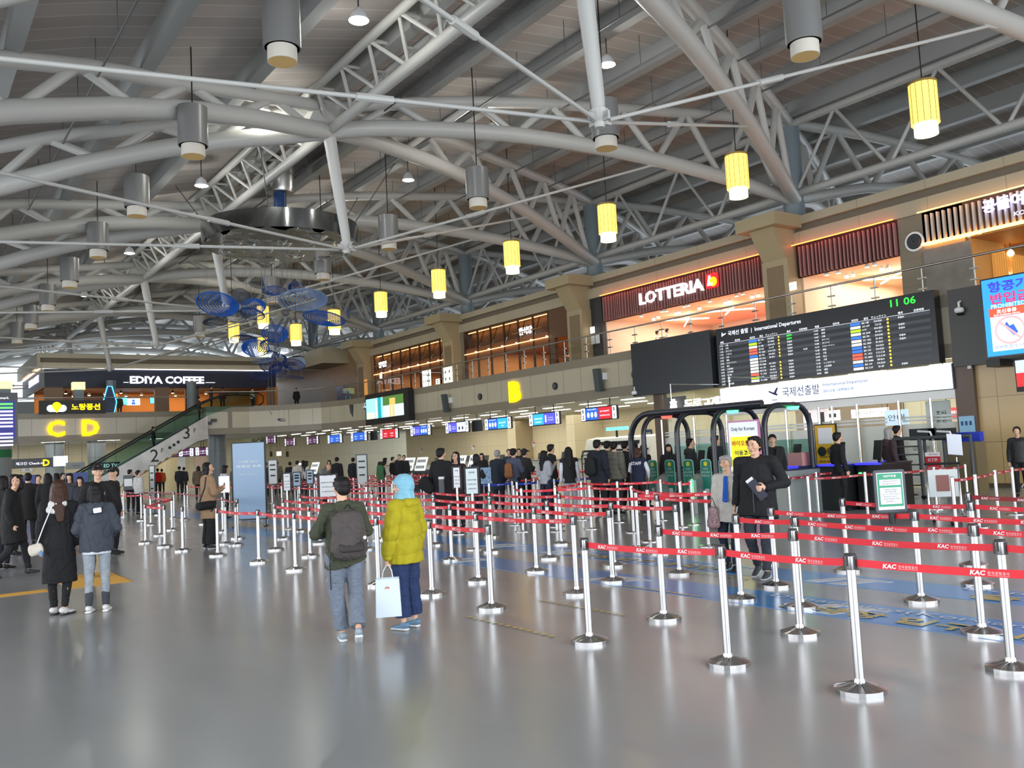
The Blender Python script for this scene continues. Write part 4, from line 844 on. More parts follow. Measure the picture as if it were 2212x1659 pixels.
# ================================================================ DEPARTURES: BOARD, LIGHT BOX, GLASS
t = thing('departures_board', 'wide black flight board headed International Departures with green 11 06 clock', 'departures board', (24.75, 17.45, 4.65))
MB().box(-.12, .2, -4.1, 4.12, -1.06, 1.06).build('housing', M_fr, t)
rows = [MB(), MB()]
for r in range(14):
    z = .42-.107*r; rows[r % 2].box(-.128, -.12, -3.95, 3.95, z-.048, z+.048)
rows[0].build('row_bands', E('row_grey', (52, 56, 62), .8), t); 
mw, mg, my = MB(), MB(), MB(); X0 = -.13
at_ = lambda yy, z: Vector((X0, yy, z))
text(mw, '국제선 출발  |  International Departures', at_(3.55, .82), RX, UZ, h=.2, w=3.1, ax='l'); mw.prism([(-.1, -.06), (.1, .02), (.1, .05), (-.02, .02), (-.08, .1)], 0, .004, fr=(at_(3.75, .82), RX, UZ, (-1, 0, 0)))
text(mg, '11 06', at_(-3.15, .87), RX, UZ, h=.22, w=.8, bold=.01)
cols = {'時間': 0, '目的地': .75, '航空社': 1.45, '便名': 1.85, 'チェックイン': 2.3, '備考': 3.05, '変更時間': 3.65}
mh = MB()
for o in (0, -4.0):
    for s, dx in cols.items(): text(mh, s, at_(3.85-dx*.95+o*1.0+.0, .55), RX, UZ, h=.075, ax='c')
L = [('11:25', '大阪', 'b', 'BX 126', 'D4-D24', 'g'), ('11:30', '札幌', 'y', 'LJ 211', 'B17-B24', 'g'), ('11:55', 'タイペイ', 'w', 'CI 189', 'A10-A15', 'w'), ('11:55', 'くまもと', 'r', 'ZE 967', 'C1-C7', 'w'), ('11:55', '大阪', 'r', '7C 1355', 'C14-C18', 'w'), ('12:00', '高雄', 'b', 'BX 795', 'D4-D24', 'w'), ('12:00', '仁川(インチョン)', 'w', 'KE 1416', 'B1-B11', 'w'), ('12:25', '延吉', 'w', 'CZ 8148', '', ''), ('12:35', '上海/浦東', 'w', 'FM 3086', 'B11-B16', 'w'), ('12:45', '北京/首都', 'w', 'CA 130', 'A2-A6', 'w'), ('12:55', '名古屋', 'w', 'KE 2133', 'B1-B11', 'w'), ('13:20', '福岡', 'r', '7C 1453', 'C14-C18', 'w'), ('13:25', '成田', 'y', 'LJ 223', 'B16-B24', 'w'), ('13:55', '上海/浦東', 'w', '9C 6988', 'C7-C11', 'w')]
R_ = [('14:00', '福岡', 'b', 'BX 148', 'D4-D24', 'w'), ('14:05', '香港', 'w', 'UO 675', 'C2-C6', ''), ('14:05', '大阪', 'y', 'LJ 253', 'B16-B24', 'w'), ('14:40', 'タイペイ', 'w', 'KE 2249', 'B1-B11', 'w'), ('15:00', 'タイペイ', 'b', 'BX 791', 'D4-D24', ''), ('16:10', '仁川(インチョン)', 'w', 'KE 1422', 'B1-B12', 'w'), ('16:20', '成田', 'w', 'DL 7847', 'B1-B12', 'w'), ('16:30', '大阪', 'b', 'BX 122', 'D4-D24', ''), ('16:35', '松山', 'b', 'BX 134', 'D4-D24', ''), ('17:00', '大阪', 'r', '7C 1353', 'C12-C18', ''), ('17:45', 'シンガポール', 'r', '7C 4055', 'C12-C18', ''), ('17:50', '上海/浦東', 'w', 'MU 8686', 'B9-B14', ''), ('17:55', '福岡', 'b', 'BX 144', 'D4-D24', ''), ('18:00', '福岡', 'w', 'KE 2137', 'B1-B7', 'w')]
chips = {c: MB() for c in 'byrw'}
for lst, o in ((L, 0), (R_, -4.0)):
    for r, (tm, de, c, fl, ck, st) in enumerate(lst):
        z = .42-.107*r
        text(mh, tm, at_(3.9+o, z), RX, UZ, h=.055, ax='c'); text(mh, de, at_(3.7+o, z), RX, UZ, h=.062, ax='l')
        chips[c].box(X0-.004, X0, 2.3+o, 2.65+o, z-.04, z+.04); text(mh, fl, at_(2.24+o, z), RX, UZ, h=.055, ax='l')
        if ck: text(mh, ck, at_(1.7+o, z), RX, UZ, h=.055, ax='c'); my.prism(circ(.035, 8), 0, .004, fr=(at_(1.38+o, z), RX, UZ, (-1, 0, 0)))
        if st: text(mg if st == 'g' else mh, '搭乗中' if st == 'g' else '手続中', at_(.95+o, z), RX, UZ, h=.065, ax='c')
text(mh, '12:30', at_(.35, .42-.107*5), RX, UZ, h=.055)
mh.build('timetable', E('led_white', (230, 234, 236), 1.3), t); mw.build('heading', M_txw, t); mg.build('green_digits', E('led_green', (40, 255, 60), 1.8), t); my.build('weather_marks', E('led_yellow', (236, 196, 60), 1.4), t)
for c, col in (('b', (50, 110, 220)), ('y', (170, 220, 30)), ('r', (236, 90, 70)), ('w', (214, 214, 206))): chips[c].build('airline_chips', E('chip_'+c, col, 1.1), t)
MB().box(X0-.003, X0, -3.95, 3.95, .487, .494).build('rule_line', M_txw, t)
tag(MB().box(24.5, 24.95, 21.75, 25.95, 3.6, 5.73).build('blank_screen', Cc('blank_panel', (36, 40, 44), .35)), 'large blank black screen panel beside the departures board', 'panel')
t = thing('light_box', 'long bright white light box sign reading International Departures over the glass', 'sign', (24.8, 17.35, 3.17))
MB().box(-.02, .3, -4.28, 4.3, -.36, .38).build('housing', M_dkgrey, t); MB().box(-.1, -.02, -4.25, 4.27, -.35, .37).build('lit_face', E('box_white', (226, 238, 255), .95), t)
M_ind = Cc('indigo_ink', (40, 38, 90), .5); mb = MB()
text(mb, '국제선출발', (-.105, .82, .02), RX, UZ, h=.33, w=1.45, ax='c'); text(mb, 'International Departures', (-.105, -.05, .12), RX, UZ, h=.13, w=1.6, ax='l'); text(mb, '国际出发 | 国際線出発', (-.105, -.05, -.08), RX, UZ, h=.11, w=1.1, ax='l')
mb.prism([(-.22, .1), (-.2, .14), (0, .06), (.12, .22), (.19, .22), (.09, .03), (.16, 0), (.12, -.05), (-.02, .0)], 0, .004, fr=((-.105, 1.9, -.02), RX, UZ, (-1, 0, 0))); mb.box(-.11, -.105, 1.78, 2.0, -.22, -.2)
mb.build('lettering', M_ind, t)
struct(MB().box(24.9, 25.2, 13.1, 21.75, 2.55, 2.8).build('trim_5', mat('head_rail', (.4, .4, .38), .35, .6)))
struct(MB().box(24.9, 25.2, 21.75, 24.95, 2.0, 2.4).build('trim_6', MATS['head_rail'])) if False else None
gy = [13.15, 13.9, 14.9, 15.35, 16.3, 17.2, 17.7, 19.0, 20.3, 21.6, 23.2, 24.9]
for i, (a, b_) in enumerate(zip(gy, gy[1:])):
    if 14.8 < a < 14.95: continue
    t = struct(bpy.data.objects.new('window_%d' % (i+1), None)); COL.objects.link(t); t.location = (25.05, (a+b_)/2, 0)
    w = (b_-a)/2-.02; MB().box(-.01, .01, -w, w, .05, 2.55 if b_ < 21.7 else 3.7).build('pane', M_glass, t)
    mb = MB(); [mb.box(-.013, -.011, -w, w, z, z+.06) for z in (1.95, 2.05)]; mb.build('frosted_lines', Cc('frost', (220, 226, 222), .5), t)
    MB().box(-.012, -.0105, -w, w, .1, 1.88).build('frosted_film', mat('frost_film', s2l(226, 230, 224), .5, alpha=.72), t)
    MB().tube([(-.15, w, 0), (-.15, w, 2.6)], .045, 8).build('mullion', M_metal, t, 60)
for (px, py, s, h) in ((1798, 969, '한국공항공사', .1), (1990, 968, '김해공항', .08)):
    mb = MB(); p = atx(px, py, 24.98); text(mb, s, p, RX, UZ, h=.14, bold=.01); tag(mb.build('door_lettering', Cc('grey_ink', (120, 124, 120), .5)), 'grey Korean lettering on the frosted glass %s' % ('beside the yellow stand' if px < 1900 else 'behind the trolley frame'), 'lettering')
struct(MB().box(29, 29.2, 13, 24.9, 0, 3.9).build('wall_inner', M_beige)); struct(MB().box(28.8, 29, 17.2, 21.5, 0, 2.9).build('wall_inner_wood', M_wood))
struct(MB().box(25.3, 29, 12.9, 13.05, 0, 3.9).build('wall_inner_side', M_beigex)); struct(MB().box(25.3, 29.2, 24.95, 25.2, 0, 3.9).build('wall_inner_end', M_beigex))
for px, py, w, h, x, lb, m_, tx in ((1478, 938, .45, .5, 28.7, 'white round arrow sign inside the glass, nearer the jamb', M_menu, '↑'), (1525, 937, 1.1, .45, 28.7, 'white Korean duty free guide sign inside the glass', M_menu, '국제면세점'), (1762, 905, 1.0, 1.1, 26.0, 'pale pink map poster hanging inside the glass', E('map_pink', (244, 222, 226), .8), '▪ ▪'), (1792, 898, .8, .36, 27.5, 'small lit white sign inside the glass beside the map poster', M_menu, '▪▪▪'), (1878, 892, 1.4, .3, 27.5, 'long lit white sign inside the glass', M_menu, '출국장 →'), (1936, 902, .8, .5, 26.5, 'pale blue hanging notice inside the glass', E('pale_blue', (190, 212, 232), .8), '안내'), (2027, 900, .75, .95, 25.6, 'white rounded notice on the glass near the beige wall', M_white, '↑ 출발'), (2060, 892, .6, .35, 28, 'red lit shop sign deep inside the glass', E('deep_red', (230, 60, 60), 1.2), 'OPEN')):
    board_on(px, py, x, w, h, lb, 'hanging_sign', m_, [(tx, 0, 0, h*.4, w*.7)], M_blk if m_ is not MATS.get('deep_red') else M_txw)
board_on(2088, 918, 24.8, .42, .5, 'small pale blue notice on the brown jamb', 'notice', Cc('notice_blue', (150, 196, 226), .5), [('▪▪▪', 0, .05, .12, .3)], Cc('notice_ink', (30, 70, 130), .5))
board_on(2093, 788, 24.8, .1, .22, 'tiny white switch box on the brown jamb below the dark panel', 'switch', M_white)
# glowing registered traveller sign
t = thing('glowing_sign', 'row of glowing white Korean letters with a hand symbol above the gates', 'sign', (22.0, 18.6, 2.95))
mb = MB(); a, b_ = atx(1478, 880, 22), atx(1592, 862, 22)
text(mb, '등록고객전용', ((0, (a.y+b_.y)/2-18.6, (a.z+b_.z)/2-2.95)), RX, UZ, h=.42, w=a.y-b_.y, bold=.008, ext=.08); mb.build('letters', E('glow_white', (255, 255, 255), 1.8), t)
hc = atx(1457, 881, 22); mb = MB(); fr = ((0, hc.y-18.6, hc.z-2.95), RX, UZ, (-1, 0, 0))
mb.prism(rrect(.26, .24, .08), 0, .08, fr=fr); mb.box(-.08, 0, hc.y-18.6-.22, hc.y-18.6+.22, hc.z-2.95-.3, hc.z-2.95-.16)
for k in range(5): mb.tube([(-.04, fr[0][1]+.1-.05*k, fr[0][2]+.1), (-.04, fr[0][1]+.14-.07*k, fr[0][2]+(.3 if 0 < k < 4 else .22))], .025, 6)
mb.build('hand_symbol', MATS['glow_white'], t); MB().box(.05, .1, 2.25, 3.2, -.4, .3).build('backing', mat('smoke_panel', (.05, .05, .05), .4), t)
MB().box(.0, .04, .05, 3.2, -.28, -.24).build('rail', M_dkgrey, t)
for y in (.3, 2.9): MB().tube([(.05, y, -.26), (.05, y, .75), (2.9, y, .75)], .02, 6).build('hanger', M_metal, t)
# ================================================================ SMART GATES (x 16..18.4, y 12..17.6)
M_ink = mat('arch_black', (.018, .02, .03), .3); M_gsteel = mat('gate_steel', (.4, .45, .44), .3, .5); M_teal = Cc('teal_panel', (24, 132, 110), .4); M_tealw = Cc('teal_edge', (190, 232, 222), .4)
gt = thing('passport_gate_arch', 'black tubular frame arching over the passport gates', 'gate frame', (15.5, 14.3, 0))
GY = [16.15, 15.0, 13.85, 12.4]
def arcp(t, r=.5, zt=2.4, d=1.6):    # inverted U from front leg to rear leg
    out = [(0, t, 0), (0, t, zt-r)]
    for k in range(1, 7): a = k*math.pi/12; out.append((r-r*math.cos(a), t, zt-r+r*math.sin(a)))
    for k in range(0, 7): a = k*math.pi/12; out.append((d-r+r*math.sin(a), t, zt-r+r*math.cos(a)))
    return out+[(d, t, 0)]
for y in GY: MB().tube(arcp(y-14.3), .065, 10).build('rib', M_ink, gt, 60)
pts = [(-.02, 16.6-14.3, 0), (-.02, 16.6-14.3, 1.75)]+[(-.02, 2.3-.7+.7*math.cos(k*math.pi/12), 1.75+.7*math.sin(k*math.pi/12)) for k in range(1, 7)]+[(-.02, GY[3]-14.3, 2.45)]
MB().tube(pts, .075, 10).build('front_bar', M_ink, gt, 60); MB().tube([(1.1, GY[0]-14.3, 2.42), (1.1, GY[3]-14.3, 2.42)], .05, 8).build('rear_bar', M_ink, gt, 60)
for i, (y, c) in enumerate(((15.6, (255, 60, 50)), (13.5, (70, 255, 140)), (12.3, (70, 255, 140)))):
    MB().lathe([(.14, 0), (.12, -.06), (.02, -.07)], (.3 if i < 2 else .9, y-14.3, 2.36), 14).build('signal_lamp', E('lamp_%d' % c[0], c, 5), gt)
for i, y in enumerate((15.9, 14.75, 13.55, 12.45)):
    t = thing('passport_gate', 'steel gate body with slanted reader, %s from the staff member in the vest' % ORD[i], 'gate', (15.65, y, 0), 0, 'passport gates under the black frame')
    mb = MB(); mb.prism([(0, 0), (1.7, 0), (1.7, .95), (.35, .95), (0, .78)], -.13, .13, fr=((0, 0, 0), (1, 0, 0), (0, 0, 1), (0, 1, 0))); mb.build('body', M_gsteel, t)
    MB().box(.3, 1.72, -.15, .15, .95, .98).build('top_plate', M_ink, t)
    MB().obox((.35, 0, 1.24), (0, -1, 0), (.25, 0, 1), (-1, 0, .25), .15, .46, .07).build('face_reader', M_blk, t); MB().tube([(.4, 0, .9), (.35, 0, 1.3)], .035, 8).build('reader_stem', M_blk, t)
    if i in (1, 2): MB().box(-.015, 0, -.025, .025, .25, .8).build('green_light_line', E('gate_green', (60, 255, 110), 5), t)
    MB().box(.8, .83, .13, 1.0 if i else .3, .35, 1.45).build('flap_glass', M_glass, t)
for i, (px, py) in enumerate([(1411, 1020), (1448, 1020), (1488, 1020), (1526, 1020), (1566, 1020)]):
    p = atx(px, py, 15.9); t = thing('teal_notice', '%s rounded teal notice with yellow disc, from the staff vest' % ORD[i], 'notice', p, 0, 'teal notices on the gate glass')
    MB().prism(rrect(.34, .82, .09), 0, .01, fr=((0, 0, -.1), RX, UZ, (-1, 0, 0))).build('edge', M_tealw, t); MB().prism(rrect(.31, .79, .08), .01, .015, fr=((0, 0, -.1), RX, UZ, (-1, 0, 0))).build('panel', M_teal, t)
    MB().prism(circ(.055, 14), .015, .02, fr=((0, 0, .2), RX, UZ, (-1, 0, 0))).build('disc', Cc('yellow_disc', (236, 216, 40), .5), t)
    mb = MB(); text(mb, '외국인', (-.02, 0, .08), RX, UZ, h=.05); text(mb, '바이오등록', (-.02, 0, 0), RX, UZ, h=.05, w=.26); text(mb, '하셨나요?', (-.02, 0, -.08), RX, UZ, h=.05, w=.24); mb.prism(rrect(.14, .12, .03), .015, .018, fr=((0, 0, -.45), RX, UZ, (-1, 0, 0))); mb.build('lettering', M_white, t)
t = thing('glass_barrier', 'waist-high glass screen behind the passport gates', 'screen', (18.65, 15, 0)); MB().box(0, .02, -1.4, 3.2, .0, 1.62).build('pane', M_glassg, t); MB().tube([(0, -1.4, .95), (0, 3, .95)], .05, 8).build('rail', M_ink, t)
# right hand gate cabinets with blue light edge
M_bl = E('blue_edge', (40, 40, 255), 3)
for i, (x, y, l, m_, lb) in enumerate([(atz(1700, 1010, 1.0).x, atz(1700, 1010, 1.0).y, 1.2, M_gsteel, 'violet-grey gate cabinet with blue light at the end of the black frame'), (atz(1795, 1006, 1.0).x, atz(1795, 1006, 1.0).y, 1.2, M_blk, 'black gate cabinet with blue light strip beside the yellow stand'), (atz(1876, 1003, 1.0).x, atz(1876, 1003, 1.0).y, 1.2, M_blk, 'black gate cabinet with blue light strip and green lamp behind the notice stand')]):
    t = thing('gate_cabinet', lb, 'gate', (x, y, 0))
    MB().box(0, l, -.3, .3, 0, .98).build('body', m_, t); MB().box(-.02, l+.02, -.32, .32, .98, 1.02).build('top_plate', M_ink, t); MB().box(-.03, -.02, -.32, .32, .99, 1.03).build('blue_light_strip', M_bl, t); MB().box(-.02, l, .32, .33, .99, 1.03).build('blue_light_strip', M_bl, t)
    MB().obox((.4, .0, 1.3), (0, -1, 0), (.25, 0, 1), (-1, 0, .25), .18, .42, .05).build('reader', M_blk, t); MB().tube([(.45, 0, 1.0), (.4, 0, 1.2)], .04, 8).build('reader_stem', M_blk, t)
    if i == 2: MB().lathe([(.04, 0), (.03, .02), (.005, .03)], (0, 0, 0), 12).build('green_lamp', MATS['gate_green'], t, None, (-.03, .2, .8))
t = thing('acrylic_box', 'clear acrylic box of pink leaflets beside the black frame', 'box', atz(1700, 1010, 1.0)+Vector((.2, 0, .02))); MB().box(0, .5, -.28, .28, 0, .42).build('case', M_glass, t); MB().box(.1, .4, -.2, .2, .0, .3).build('leaflets', Cc('pink_leaf', (216, 150, 150), .6), t)
# stands and banners
def poster_stand(p, w, h, z0, m_f, m_p, lines, label, name='sign_stand', ink=None, face=RX, legs=True, yaw=0, cat='sign'):
    t = thing(name, label, cat, p, yaw); N = face.cross(UZ)
    MB().obox(UZ*(z0+h/2)-N*.02, face, UZ, N, w+.07, h+.07, .04).build('frame', m_f, t); MB().obox(UZ*(z0+h/2)+N*.004, face, UZ, N, w, h, .01).build('sheet', m_p, t)
    if lines:
        mb = MB(); [text(mb, s, face*ox+UZ*(z0+oz)+N*.01, face, UZ, h=hh, w=ww, bold=bb) for s, ox, oz, hh, ww, bb in lines]; mb.build('lettering', ink or M_blk, t)
    if legs == 'pole': MB().tube([(0, 0, .04), (0, 0, z0)], .028, 10).build('pole', M_metal, t, 60); MB().lathe([(.17, 0), (.17, .015), (.03, .03)], n=24).build('base', M_metal, t, 40)
    elif legs == 'ped': MB().box(-.05, .05, -w*.3, w*.3, 0, z0).build('pedestal', m_f, t); MB().box(-.25, .25, -w*.4, w*.4, 0, .03).build('base', m_f, t)
    elif legs:
        for s in (-1, 1): MB().tube([face*(s*w/2), face*(s*w/2)+UZ*z0], .018, 6).build('leg', m_f, t); MB().tube([face*(s*w/2)+N*.22+UZ*.01, face*(s*w/2)-N*.22+UZ*.01], .018, 6).build('foot', m_f, t)
    return t
p = atx(1607, 960, 14.6); p.z = 0
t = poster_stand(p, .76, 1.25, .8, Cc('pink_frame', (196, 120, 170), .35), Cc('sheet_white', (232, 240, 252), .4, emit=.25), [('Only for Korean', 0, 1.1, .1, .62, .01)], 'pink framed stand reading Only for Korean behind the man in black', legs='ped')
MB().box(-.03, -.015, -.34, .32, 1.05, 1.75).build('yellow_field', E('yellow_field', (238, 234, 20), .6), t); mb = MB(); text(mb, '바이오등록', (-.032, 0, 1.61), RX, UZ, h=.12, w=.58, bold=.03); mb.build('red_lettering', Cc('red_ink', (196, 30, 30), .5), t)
mb = MB(); text(mb, '이용고객', (-.032, 0, 1.41), RX, UZ, h=.11, w=.46, bold=.03); text(mb, '대기라인', (-.032, 0, 1.2), RX, UZ, h=.11, w=.46, bold=.03); mb.build('lettering', M_blk, t)
p = atx(1785, 972, 20.5); p.z = 0
t = poster_stand(p, .62, 1.4, .55, M_blk, Cc('sheet_yellow', (232, 178, 30), .5), [('안내견 환영', 0, .55, .06, .4, .02), ('출국장 이용안내', 0, .43, .06, .45, .02), ('탑승권 제시', 0, .31, .06, .36, .02)], 'yellow poster stand in black frame beside the staff member in black')
MB().box(-.035, -.015, -.24, .2, 1.45, 1.88).build('notice_sheet', M_white, t); MB().prism(circ(.13, 14), 0, .01, fr=((-.02, .12, 1.25), RX, UZ, (-1, 0, 0))).build('picture', M_blk, t); MB().prism(circ(.11, 14), 0, .01, fr=((-.02, -.15, 1.25), RX, UZ, (-1, 0, 0))).build('picture', M_brown, t)
p = atz(1941.8, 1296)
t = thing('notice_stand', 'green NOTICE board in dark frame on top of a belt post', 'sign', p)
q = atx(1924, 978, p.x)
fw = 1.0
R2 = Vector((-CR.x*0+ .0, -1, 0)); R2 = Vector((CR.x, CR.y, 0)).normalized(); N2 = R2.cross(UZ)
MB().prism(rrect(.4, .54, .03), -.02, .012, fr=(UZ*1.26-N2*.0, R2, UZ, N2)).build('frame', Cc('stand_frame', (54, 64, 72), .4), t)
MB().obox(UZ*1.26+N2*.013, R2, UZ, N2, .335, .47, .004).build('white_border', M_white, t); MB().obox(UZ*1.275+N2*.016, R2, UZ, N2, .315, .42, .004).build('green_field', Cc('notice_green', (44, 150, 112), .4), t)
MB().obox(UZ*1.37+N2*.019, R2, UZ, N2, .27, .075, .004).build('text_panel', M_white, t); MB().obox(UZ*1.20+N2*.019, R2, UZ, N2, .27, .21, .004).build('text_panel', M_white, t)
mb = MB(); text(mb, 'NOTICE', UZ*1.45+N2*.019, R2, UZ, h=.028, w=.16, bold=.04); mb.build('heading', M_white, t); mb = MB()
for s, z, w in (('여객터미널 이용안내문 확인', 1.385, .2), ('국제선 출국 심사 대기 및', 1.352, .21), ('사전등록 신청하세요', 1.28, .16), ('051-974-3790', 1.252, .14), ('출국 수속 후 바이오인증으로', 1.222, .22), ('빠르게 통과 가능합니다.', 1.192, .18), ('김해공항 출국장에서 안내를', 1.162, .2), ('확인바랍니다.', 1.132, .12)): text(mb, s, UZ*z+N2*.021, R2, UZ, h=.018, w=w)
mb.build('lettering', Cc('grey_text', (60, 66, 70), .5), t); MB().tube([(0, 0, .84), (0, 0, .98)], .04, 12).build('holder', M_blk, t, 60); t.scale = (.8, .8, .8); t.location.z += .09
# trolley, frames, red business class sign
t = thing('business_class_sign', 'small red business class sign on a stand beside the baggage trolley', 'sign', tuple(onz_) if False else Vector((19.0, 9.6, 0)))
p = atx(2016, 1000, 19.0); t.location = (19.0, p.y, 0)
MB().obox((0, 0, p.z), RX, UZ, (-1, 0, 0), .34, .46, .02).build('board', Cc('sign_red', (190, 28, 44), .4), t); MB().obox((-.012, 0, p.z+.19), RX, UZ, (-1, 0, 0), .34, .09, .01).build('white_header', M_white, t)
mb = MB(); text(mb, '公务舱', (-.013, 0, p.z+.07), RX, UZ, h=.075, bold=.02); text(mb, 'BUSINESS CLASS', (-.013, 0, p.z-.02), RX, UZ, h=.03, w=.26); text(mb, '비지니스석', (-.013, 0, p.z-.11), RX, UZ, h=.055, w=.24); mb.build('lettering', M_white, t); mb = MB(); text(mb, 'AIR CHINA', (-.02, -.03, p.z+.19), RX, UZ, h=.03); mb.build('header_lettering', Cc('red_ink', (196, 30, 30), .5), t)
MB().tube([(0, 0, .03), (0, 0, p.z-.2)], .025, 8).build('pole', M_metal, t, 60); MB().lathe([(.18, 0), (.18, .015), (.03, .03)], n=20).build('base', M_metal, t)
t = thing('baggage_trolley', 'steel baggage trolley with a poster panel among the belt posts', 'trolley', atz(2050, 1130))
t.rotation_euler.z = math.radians(-55)
for s in (-1, 1): MB().tube([(s*.27, .25, .08), (s*.27, .3, .3), (s*.27, .38, 1.0), (s*.25, .3, 1.06)], .018, 8).build('upright', M_metal, t, 60)
MB().tube([(-.3, .3, 1.06), (.3, .3, 1.06)], .022, 8).build('handle', M_blk, t); MB().box(-.25, .25, .33, .345, .45, .95).build('poster_panel', Cc('poster_grey', (206, 214, 214), .4), t); MB().box(-.12, .1, .325, .333, .55, .85).build('picture', Cc('poster_pic', (140, 90, 84), .5), t)
MB().tube([(-.25, .25, .2), (-.22, -.55, .15), (.22, -.55, .15), (.25, .25, .2)], .02, 8).build('deck_frame', M_metal, t, 60); MB().box(-.22, .22, -.5, .2, .15, .17).build('deck', M_cgrey, t)
for x, y in ((-.22, .2), (.22, .2), (0, -.5)): MB().tube([(x-.02, y, .075), (x+.02, y, .075)], .075, 14).build('wheel', M_blk, t, 40)
t = thing('grey_rack', 'dark grey tubular barrier frame on castors behind the notice board', 'rack', Vector((20.6, 9.9, 0))); p = atx(1975, 970, 20.6); t.location = (20.6, p.y, 0)
MB().tube([(0, .75, .1), (0, .75, 1.5), (0, -1.4, 1.5), (0, -1.4, .1)], .05, 8).build('frame', M_dkgrey, t, 60); MB().tube([(0, -.15, .1), (0, -.15, 1.5)], .05, 8).build('upright', M_dkgrey, t)
for z in (.35, .6, .85, 1.1, 1.3): MB().tube([(0, .75, z), (0, -.15, z)], .02, 6).build('bar', M_dkgrey, t)
for y in (.75, -.15, -1.4): MB().tube([(-.03, y, .06), (.03, y, .06)], .06, 12).build('castor', M_blk, t)
for i, px in enumerate((1993, 2035)):
    p = atx(px, 938, 22); t = thing('xray_monitor', ['black monitor on white arm behind the rack', 'second black monitor on white arm, nearer the beige wall'][i], 'monitor', (22, p.y, 0))
    MB().box(-.03, .05, -.35, .35, p.z-.15, p.z+.15).build('screen', M_blk, t); MB().tube([(-.05, .1, p.z+.08), (-.08, -.25, p.z+.05), (-.05, -.3, p.z-.15)], .03, 8).build('arm', M_white, t); MB().tube([(0.05, 0, 0), (.05, 0, p.z)], .04, 8).build('post', M_dkgrey, t)
p = atx(2082, 944, 22.5); tag(MB().box(-.1, .1, -.45, .45, -.12, .12).build('blue_box', Cc('box_blue', (30, 60, 190), .5), None, None, p), 'bright blue box on top of the cabinet before the brown jamb', 'box')
tag(MB().box(-.25, .25, -.4, .4, 0, p.z-.12).build('side_cabinet', Cc('cab_tan', (120, 108, 80), .5), None, None, (22.5, p.y, 0)), 'tan cabinet standing before the brown jamb', 'cabinet')
p = atx(2062, 960, 20.3); t = thing('lit_paper', 'bright white tilted notice sheet above the business class sign', 'notice', p); MB().obox((0, 0, 0), (.1, -1, -.1), UZ, (-1, 0, 0), .32, .48, .02).build('sheet', Cc('sheet_white', (232, 240, 252), .4), t); MB().tube([(0.02, 0, -.3), (.02, 0, -p.z)], .02, 6).build('pole', M_metal, t)
p = atx(2188, 1035, 18.4) if False else None
# blue tall screen, small red screen
t = thing('prohibited_items_screen', 'bright blue screen listing prohibited items in Korean', 'screen', (23.6, 10.4, 4.53))
MB().box(0, .15, -2.1, 1.12, -1.06, 1.04).build('housing', M_fr, t); MB().box(-.01, 0, -2.06, 1.08, -1.02, 1.0).build('blue_display', E('scr_sky', (40, 140, 235), 1.3), t); MB().box(-.015, -.01, -2.0, .93, -.9, .1).build('white_field', E('scr_field', (214, 218, 250), 1.2), t); MB().box(-.018, -.015, -2.0, .95, -.0, .22).build('red_bar', E('scr_orange', (240, 80, 50), 1.2), t)
mb = MB(); text(mb, '항공기내', (-.02, .92, .78), RX, UZ, h=.28, w=1.35, ax='l', bold=.03); mb.build('blue_lettering', E('scr_ink', (60, 60, 190), .9), t)
mb = MB(); text(mb, '반입금지', (-.02, .88, .47), RX, UZ, h=.28, w=1.3, ax='l', bold=.03); mb.build('pink_lettering', E('scr_pink', (220, 50, 100), 1), t)
mb = MB(); text(mb, 'PROHIBITED ITEMS', (-.02, .88, .27), RX, UZ, h=.1, w=1.3, ax='l'); text(mb, '호신용품', (-.02, .5, .13), RX, UZ, h=.1, w=.5, bold=.02); text(mb, 'Self-Defense Items', (-.02, .5, .04), RX, UZ, h=.05, w=.65); mb.build('white_lettering', M_txw, t)
mb = MB(); mb.tube([(-.02, .45+.36*math.cos(a*.2618), -.38+.34*math.sin(a*.2618)) for a in range(24)], .03, 6, closed=True); mb.tube([(-.02, .2, -.62), (-.02, .7, -.14)], .03, 6); mb.build('ban_ring', E('scr_ring', (240, 160, 160), 1.1), t)
mb = MB(); mb.prism([(-.1, .2), (-.04, .08), (.06, .12), (.16, -.1), (.06, -.18), (-.1, .0), (-.18, .1)], 0, .004, fr=((-.022, .42, -.36), RX, UZ, (-1, 0, 0))); text(mb, '전자충격기, 너클', (-.02, .45, -.8), RX, UZ, h=.09, w=.85); mb.build('blue_drawing', E('scr_draw', (50, 100, 200), .9), t)
t = thing('red_screen', 'small screen with pale blue top and red field at the picture edge', 'screen', (23.5, 10.2, 2.93)); MB().box(0, .1, -1, .6, -.4, .42).build('housing', M_blk, t); MB().box(-.01, 0, -1, .57, .08, .4).build('blue_display', E('scr_lb', (180, 210, 240), 1.1), t); MB().box(-.01, 0, -1, .57, -.27, .08).build('red_display', E('scr_rd', (230, 40, 44), 1.2), t)
p = atx(2149, 784, 24.2); tag(MB().box(-.1, .6, -.18, .18, -.1, .1).build('black_sensor', M_blk, None, None, p), 'small black sensor box hanging below the blue screen', 'sensor')
tag(MB().tube([(24.9, 11.3, .55), (24.85, 11.35, .3), (24.8, 11.5, .02)], .015, 6).build('power_cord', M_white), 'white power cord hanging from the socket on the beige wall', 'cord')
